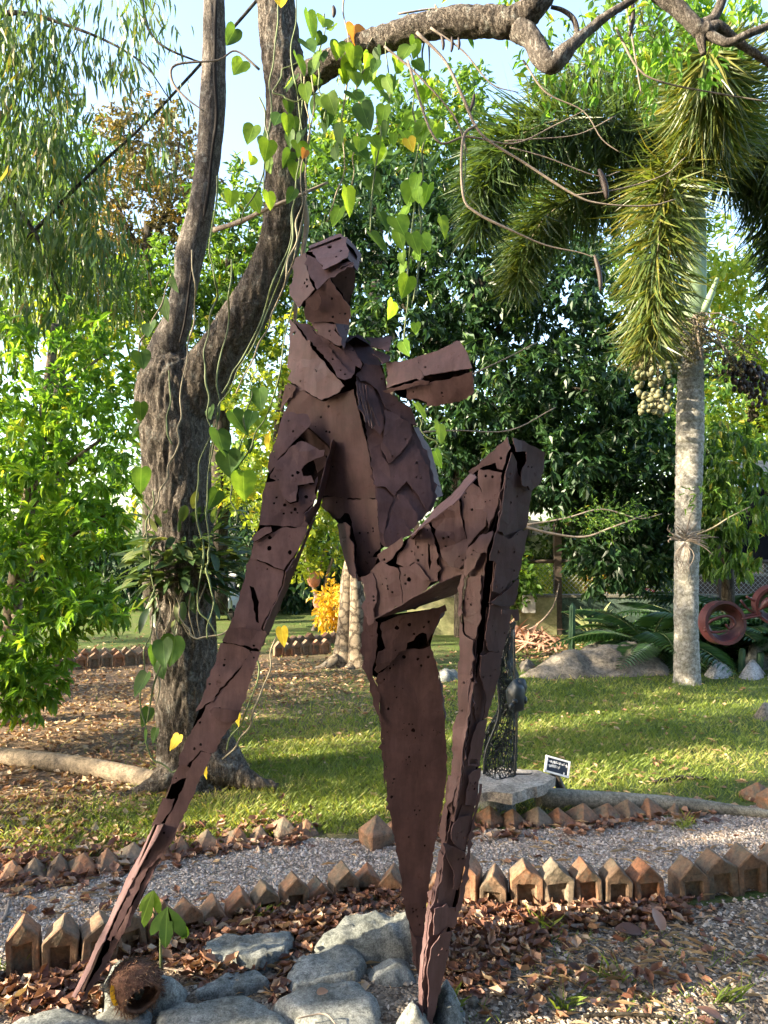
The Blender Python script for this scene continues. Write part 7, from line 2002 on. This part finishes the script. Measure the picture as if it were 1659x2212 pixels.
drum('drum', 1672, 1306, 42, 24, .12, -.15, .1)
limb('connecting_rod', [(1602, 1332, RD, 7), (1625, 1328, RD, 7), (1645, 1324, RD, 7)], M['redpaint'], rs, 8, 3, 0)
limb('connecting_rod', [(1602, 1338, RD - .03, 5), (1625, 1333, RD - .03, 5), (1645, 1330, RD - .03, 5)], M['redpaint'], rs, 8, 3, 0)
limb('bolt', [(1600, 1296, RD, 6), (1612, 1312, RD, 5), (1630, 1326, RD, 5)], M['redpaint'], rs, 8, 3, 0)
limb('bolt', [(1612, 1288, RD, 6), (1622, 1294, RD, 5), (1634, 1300, RD, 5)], M['redpaint'], rs, 8, 3, 0)
limb('bent_strap', [(1520, 1360, RD - .06, 4), (1535, 1342, RD - .07, 7), (1565, 1331, RD - .08, 6), (1582, 1336, RD - .08, 6), (1586, 1350, RD - .08, 6), (1575, 1358, RD - .08, 5), (1568, 1348, RD - .08, 5)], M['redpaint'], rs, 8, 5, 0)
limb('bent_strap', [(1520, 1361, RD - .06, 5), (1545, 1366, RD - .07, 6), (1570, 1362, RD - .07, 5)], M['redpaint'], rs, 8, 5, 0)
limb('cross_piece', [(1640, 1318, RD - .06, 4), (1660, 1300, RD - .07, 22), (1690, 1296, RD - .07, 20)], M['redpaint'], rs, 6, 4, 0)
pz = P(1705, 1330, RD)
tube(MB(), [(pz.x, RD + .02, 0, .03), (pz.x, RD + .02, pz.z, .03)], 12).build('post', M['redpaint'], rs, True)

# ------------------------------------------------------------------ wall, fence, shade net
WY = gd(1372)
s = WY / F
def at_wall(u, v, dy=0): return P(u, v, WY + dy)
def wall_mat():
    m, nt, out = new_mat('mossy_painted_cement')
    v = texco(nt)
    n1 = noise_tex(nt, v, 3, 7, .7); n2 = noise_tex(nt, v, 22, 6, .7)
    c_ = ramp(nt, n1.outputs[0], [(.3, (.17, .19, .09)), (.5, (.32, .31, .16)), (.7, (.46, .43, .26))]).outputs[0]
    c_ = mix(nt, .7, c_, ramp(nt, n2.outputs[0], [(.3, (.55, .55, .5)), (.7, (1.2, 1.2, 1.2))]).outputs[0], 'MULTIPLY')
    principled(nt, out, c_, .9, bump(nt, n2.outputs[0], .5, .01), spec=.2)
    return m
M['wall'] = wall_mat()
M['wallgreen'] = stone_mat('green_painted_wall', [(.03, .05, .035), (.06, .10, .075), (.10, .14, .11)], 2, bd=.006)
def wall(label, u0, u1, vt, mat, dy=0, th=.14):
    a, c_ = at_wall(u0, 1372, dy), at_wall(u1, 1372, dy)
    zt = at_wall(u0, vt, dy).z
    t = thing('garden_wall', label, 'wall', ((a.x + c_.x) / 2, a.y, 0), 'low garden walls')
    vs, fs = boxv((a.x + c_.x) / 2, a.y + th / 2, (zt - .04) / 2 - .05, c_.x - a.x, th, zt - .04 + .1)
    MB().add(vs, fs).build('wall_face', mat, t)
    vs, fs = boxv((a.x + c_.x) / 2, a.y + th / 2, zt - .018, c_.x - a.x - .004, th + .04, .044)
    MB().add(vs, fs).build('coping', M['cement'], t)
    return t
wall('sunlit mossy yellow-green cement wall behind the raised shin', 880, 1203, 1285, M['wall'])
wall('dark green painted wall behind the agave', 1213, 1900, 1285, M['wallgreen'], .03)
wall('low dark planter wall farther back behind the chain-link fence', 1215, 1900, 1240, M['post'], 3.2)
fe = thing('chain_link_fence', 'chain-link fence with wooden posts and dark top rail above the garden wall', 'fence', (at_wall(1207, 1372).x, WY, 0))
for u in (1207, 900, 1560):
    p = at_wall(u, 1372); zt = at_wall(u, 1130).z
    vs, fs = boxv(p.x, WY + .06, zt / 2, .11 if u == 1207 else .08, .11, zt)
    MB().add(vs, fs).build('post', M['post'], fe)
zt0, zt1 = at_wall(0, 1283).z, at_wall(0, 1216).z
xa, xb = at_wall(880, 1300).x, at_wall(1900, 1300).x
b = MB()
step_ = .075
hh = zt1 - zt0
x = xa - hh
while x < xb:
    for sgn in (1, -1):
        x0, z0, x1, z1 = (x, zt0, x + hh, zt1) if sgn > 0 else (x, zt1, x + hh, zt0)
        if x0 >= xa and x1 <= xb:
            tube(b, [(x0, WY + .05 + .004 * sgn, z0, .0022), (x1, WY + .05 + .004 * sgn, z1, .0022)], 3, cap=False)
    x += step_
o = b.build('wire_mesh', M['greymetal'], fe); o['kind'] = 'stuff'
tube(MB(), [(xa, WY + .05, zt1 + .02, .03), (xb, WY + .05, zt1 + .02, .03)], 8).build('top_rail', M['post'], fe)
def net_mat():
    m, nt, out = new_mat('black_shade_net')
    b_ = N(nt, 'BsdfDiffuse'); b_.inputs[0].default_value = (.012, .012, .014, 1)
    t_ = N(nt, 'BsdfTransparent')
    v = texco(nt)
    n1 = noise_tex(nt, v, 2.5, 4, .6)
    r_ = ramp(nt, n1.outputs[0], [(.4, (.86, .86, .86)), (.6, (.98, .98, .98))])
    ms = N(nt, 'MixShader'); nt.links.new(r_.outputs[0], ms.inputs[0])
    nt.links.new(t_.outputs[0], ms.inputs[1]); nt.links.new(b_.outputs[0], ms.inputs[2]); nt.links.new(ms.outputs[0], out.inputs[0])
    return m
M['net'] = net_mat()
def net(label, u0, u1, v0, v1, dy):
    vs, fs = [], []
    nu, nv = 40, 8
    for j in range(nv + 1):
        for i in range(nu + 1):
            p = P(u0 + (u1 - u0) * i / nu, v0 + (v1 - v0) * j / nv, WY + dy)
            p.y += .05 * math.sin(i * .9) + .03 * math.sin(i * 2.3 + j)
            p.z -= .06 * abs(math.sin(i * math.pi / 10)) * (1 - j / nv)
            vs.append(p)
    for j in range(nv):
        for i in range(nu):
            a = j * (nu + 1) + i
            fs.append((a, a + 1, a + nu + 2, a + nu + 1))
    return tag(MB().add(vs, fs).build('shade_net', M['net'], None, True), label, 'net', 'shade nets over the fence')
net('sagging black shade net hung along the fence behind the palm', 1130, 1720, 1120, 1214, .3)
net('tall black shade net under the roof at the right edge', 1590, 1800, 1050, 1215, .8)
# roof at the right edge
rf = thing('shed_roof', 'grey weathered shed roof edge showing above the net at the right', 'shed', P(1680, 1300, WY + 1.6))
p0 = P(1596, 1024, WY + 1.2); p1 = P(1760, 1050, WY + 1.2)
for k in range(12):
    x0 = p0.x + k * .22
    vs = [(x0, WY + 1.2, p0.z - .12), (x0 + .21, WY + 1.2, p0.z - .12), (x0 + .21, WY + 3.4, p0.z + .45), (x0, WY + 3.4, p0.z + .45)]
    vv, ff = solid([Vector(v_) for v_ in vs], [(0, 1, 2), (0, 2, 3)], Vector((0, -.2, 1)).normalized(), .03)
    MB().add(vv, ff).build('roof_sheet', M['cement'], rf)
vs, fs = boxv(p0.x + 1.3, WY + 1.25, p0.z - .2, 2.7, .05, .12); MB().add(vs, fs).build('fascia', M['white'], rf)
for k in range(2):
    vs, fs = boxv(p0.x + .1 + k * 2.3, WY + 1.3, (p0.z - .3) / 2, .1, .1, p0.z - .3); MB().add(vs, fs).build('post', M['post'], rf)

# box on the wall
bx = thing('wall_box', 'pale grey utility box fixed on the sunlit wall', 'box', P(1143, 1322, WY))
p = P(1141, 1306, WY - .10)
vs, fs = boxv(p.x, p.y, p.z, .19, .16, .24); MB().add(vs, fs).build('body', M['greymetal'], bx)
vs, fs = boxv(p.x, p.y - .01, p.z + .135, .21, .20, .03); MB().add(vs, fs).build('lid', M['greymetal'], bx)
limb('bracket', [(1143, 1292, WY - .1, 6), (1148, 1282, WY - .05, 5), (1152, 1290, WY - .02, 5)], M['greymetal'], bx, 6, 3)
vs, fs = boxv(p.x - .03, p.y - .084, p.z + .04, .05, .012, .03); MB().add(vs, fs).build('slot', M['rubber'], bx)
o = limb('dry_stalk', [(1115, 1372, WY - .3, 4), (1160, 1350, WY - .25, 4), (1195, 1310, WY - .2, 4), (1208, 1260, WY - .1, 3)], M['twig'], None, 6, 5)
tag(o, 'bent dry stalk leaning against the sunlit wall', 'stalk')

# yellow and red plants behind the fence
for i, (lab, name, blobs, n, mat, L, W) in enumerate((
    ('yellow-leaved hedge behind the chain-link fence, left part', 'hedge', [(1160, 1245, WY + 2.2, 60, 28, .5, 1), (1240, 1240, WY + 2.2, 50, 26, .5, 1)], 150, 'leaf_lime', .13, .07),
    ('bright yellow croton behind the chain-link fence', 'croton_bush', [(1300, 1235, WY + 1.8, 20, 28, .3, 1), (1306, 1258, WY + 1.8, 16, 16, .3, .5)], 70, 'leaf_yellow', .13, .06),
    ('yellow-green hedge behind the chain-link fence, right of the red plant', 'hedge', [(1420, 1235, WY + 2.3, 60, 26, .5, 1), (1360, 1225, WY + 2.4, 50, 20, .5, .6)], 110, 'leaf_lime', .13, .07),
    ('red-leaved ti plant on the planter behind the fence', 'ti_plant', [(1374, 1252, WY + 1.2, 9, 16, .12, 1)], 9, 'leaf_red', .20, .05),
    ('small red ti plant left of the agave top', 'ti_plant', [(1290, 1278, WY + 1.0, 12, 7, .12, 1)], 6, 'leaf_red', .16, .04),
    ('light green plant on top of the green wall', 'wall_plant', [(1310, 1280, WY + .6, 22, 9, .12, 1)], 16, 'leaf_bright', .11, .06),
    ('leafy climber hanging over the sunlit wall behind the shin', 'climber', [(1120, 1262, WY - .05, 36, 26, .2, 1), (1090, 1240, WY, 40, 30, .2, 1)], 90, 'leaf_mid', .11, .07))):
    b0 = blobs[0]
    t = thing(name, lab, 'plant', (P(b0[0], 1300, b0[2]).x, b0[2], 0))
    limb('stem', [(b0[0], 1365, b0[2], 5), (b0[0], b0[1], b0[2], 3)], M['vine'], t, 5, 3)
    crown('foliage', blobs, n, 10, L, W, 'lance' if 'ti' in name else 'rhomb', M[mat], t, 80 + i, -.2 if 'ti_' in name else .3, 1.3, .2)

# heap of dry palm fronds
for i, (pts, lab) in enumerate((([(1090, 1378), (1140, 1372), (1190, 1378), (1222, 1386)], 'dry pinkish palm frond lying at the foot of the sunlit wall, nearest the cactus'), ([(1060, 1392), (1110, 1384), (1160, 1392), (1210, 1402)], 'dry brown palm frond lying in front of the heap'), ([(1080, 1372), (1110, 1366), (1150, 1366), (1180, 1372)], 'dry palm frond at the back of the heap against the wall'))):
    t = thing('dry_frond', lab, 'palm frond', G(*pts[1]), 'dry palm fronds on the ground')
    pa = np.array([[*G(u, v, .04 + .06 * math.sin(k * 1.1 + .4))] for k, (u, v) in enumerate(pts)])
    pa = np.array(catmull([tuple(p) for p in pa], 6))
    tube(MB(), [(*p, .022 - .012 * k / len(pa)) for k, p in enumerate(pa)], 6).build('rachis', M['dryfrond'], t)
    m = 70
    sidx = np.linspace(0, len(pa) - 1.01, m)
    pos = np.stack([np.interp(sidx, np.arange(len(pa)), pa[:, k]) for k in range(3)], 1)
    rg_ = np.random.default_rng(90 + i)
    dirs = unit(np.stack([rg_.normal(-.5, .6, m), rg_.choice([-1, 1], m) * rg_.uniform(.2, 1, m), rg_.normal(.05, .2, m)], 1))
    V, Fc, tt = leaves(pos, dirs, np.tile(np.array([[0, 0, 1.0]]), (m, 1)), .35 + .25 * rg_.random(m), .035, 'strip', np.full(m, .5))
    V[:, 2] = np.maximum(V[:, 2], .01)
    link(bpy.data.objects.new('leaflets', np_mesh('leaflets', V, Fc, M['dryfrond'], tt)), t)

# parked white cart behind the forked trunk
ct = thing('garden_cart', 'white car partly hidden behind the epiphyte and forked trunk', 'car', G(475, 1345))
KD = 14.0
cx = P(478, 1320, KD).x
def kbox(name, x, y, z, sx, sy, sz, mat, bev=.05):
    me = MB().add(*boxv(cx + x, KD + y, z, sx, sy, sz)).mesh(name, M[mat])
    bm = bmesh.new(); bm.from_mesh(me); bmesh.ops.bevel(bm, geom=bm.edges[:], offset=bev, segments=3, affect='EDGES'); bm.to_mesh(me); bm.free()
    return link(bpy.data.objects.new(name, me), ct)
kbox('body', 0, 0, .30, .62, 1.2, .26, 'white', .06)
kbox('hood', .02, -.35, .50, .50, .5, .12, 'white', .04)
kbox('windscreen', 0, .05, .62, .52, .06, .34, 'navy', .02)
kbox('roof', 0, .4, .80, .58, .8, .06, 'white', .025)
kbox('seat', 0, .4, .48, .46, .3, .2, 'rubber', .04)
for sx in (-.27, .27):
    for sy in (-.4, .42):
        wb = MB(); tube(wb, [(cx + sx - .05, KD + sy, .14, .14), (cx + sx + .05, KD + sy, .14, .14)], 18); wb.build('wheel', M['rubber'], ct, False)
for sx in (-.2, .2):
    hb = MB(); ball(hb, (cx + sx, KD - .6, .36), (.05, .02, .04), 10, 6); hb.build('headlight', M['greymetal'], ct, True)
for sx in (-.24, .24):
    pb = MB(); tube(pb, [(cx + sx, KD + .05, .45, .014), (cx + sx, KD + .1, .79, .014)], 6); pb.build('roof_post', M['white'], ct)
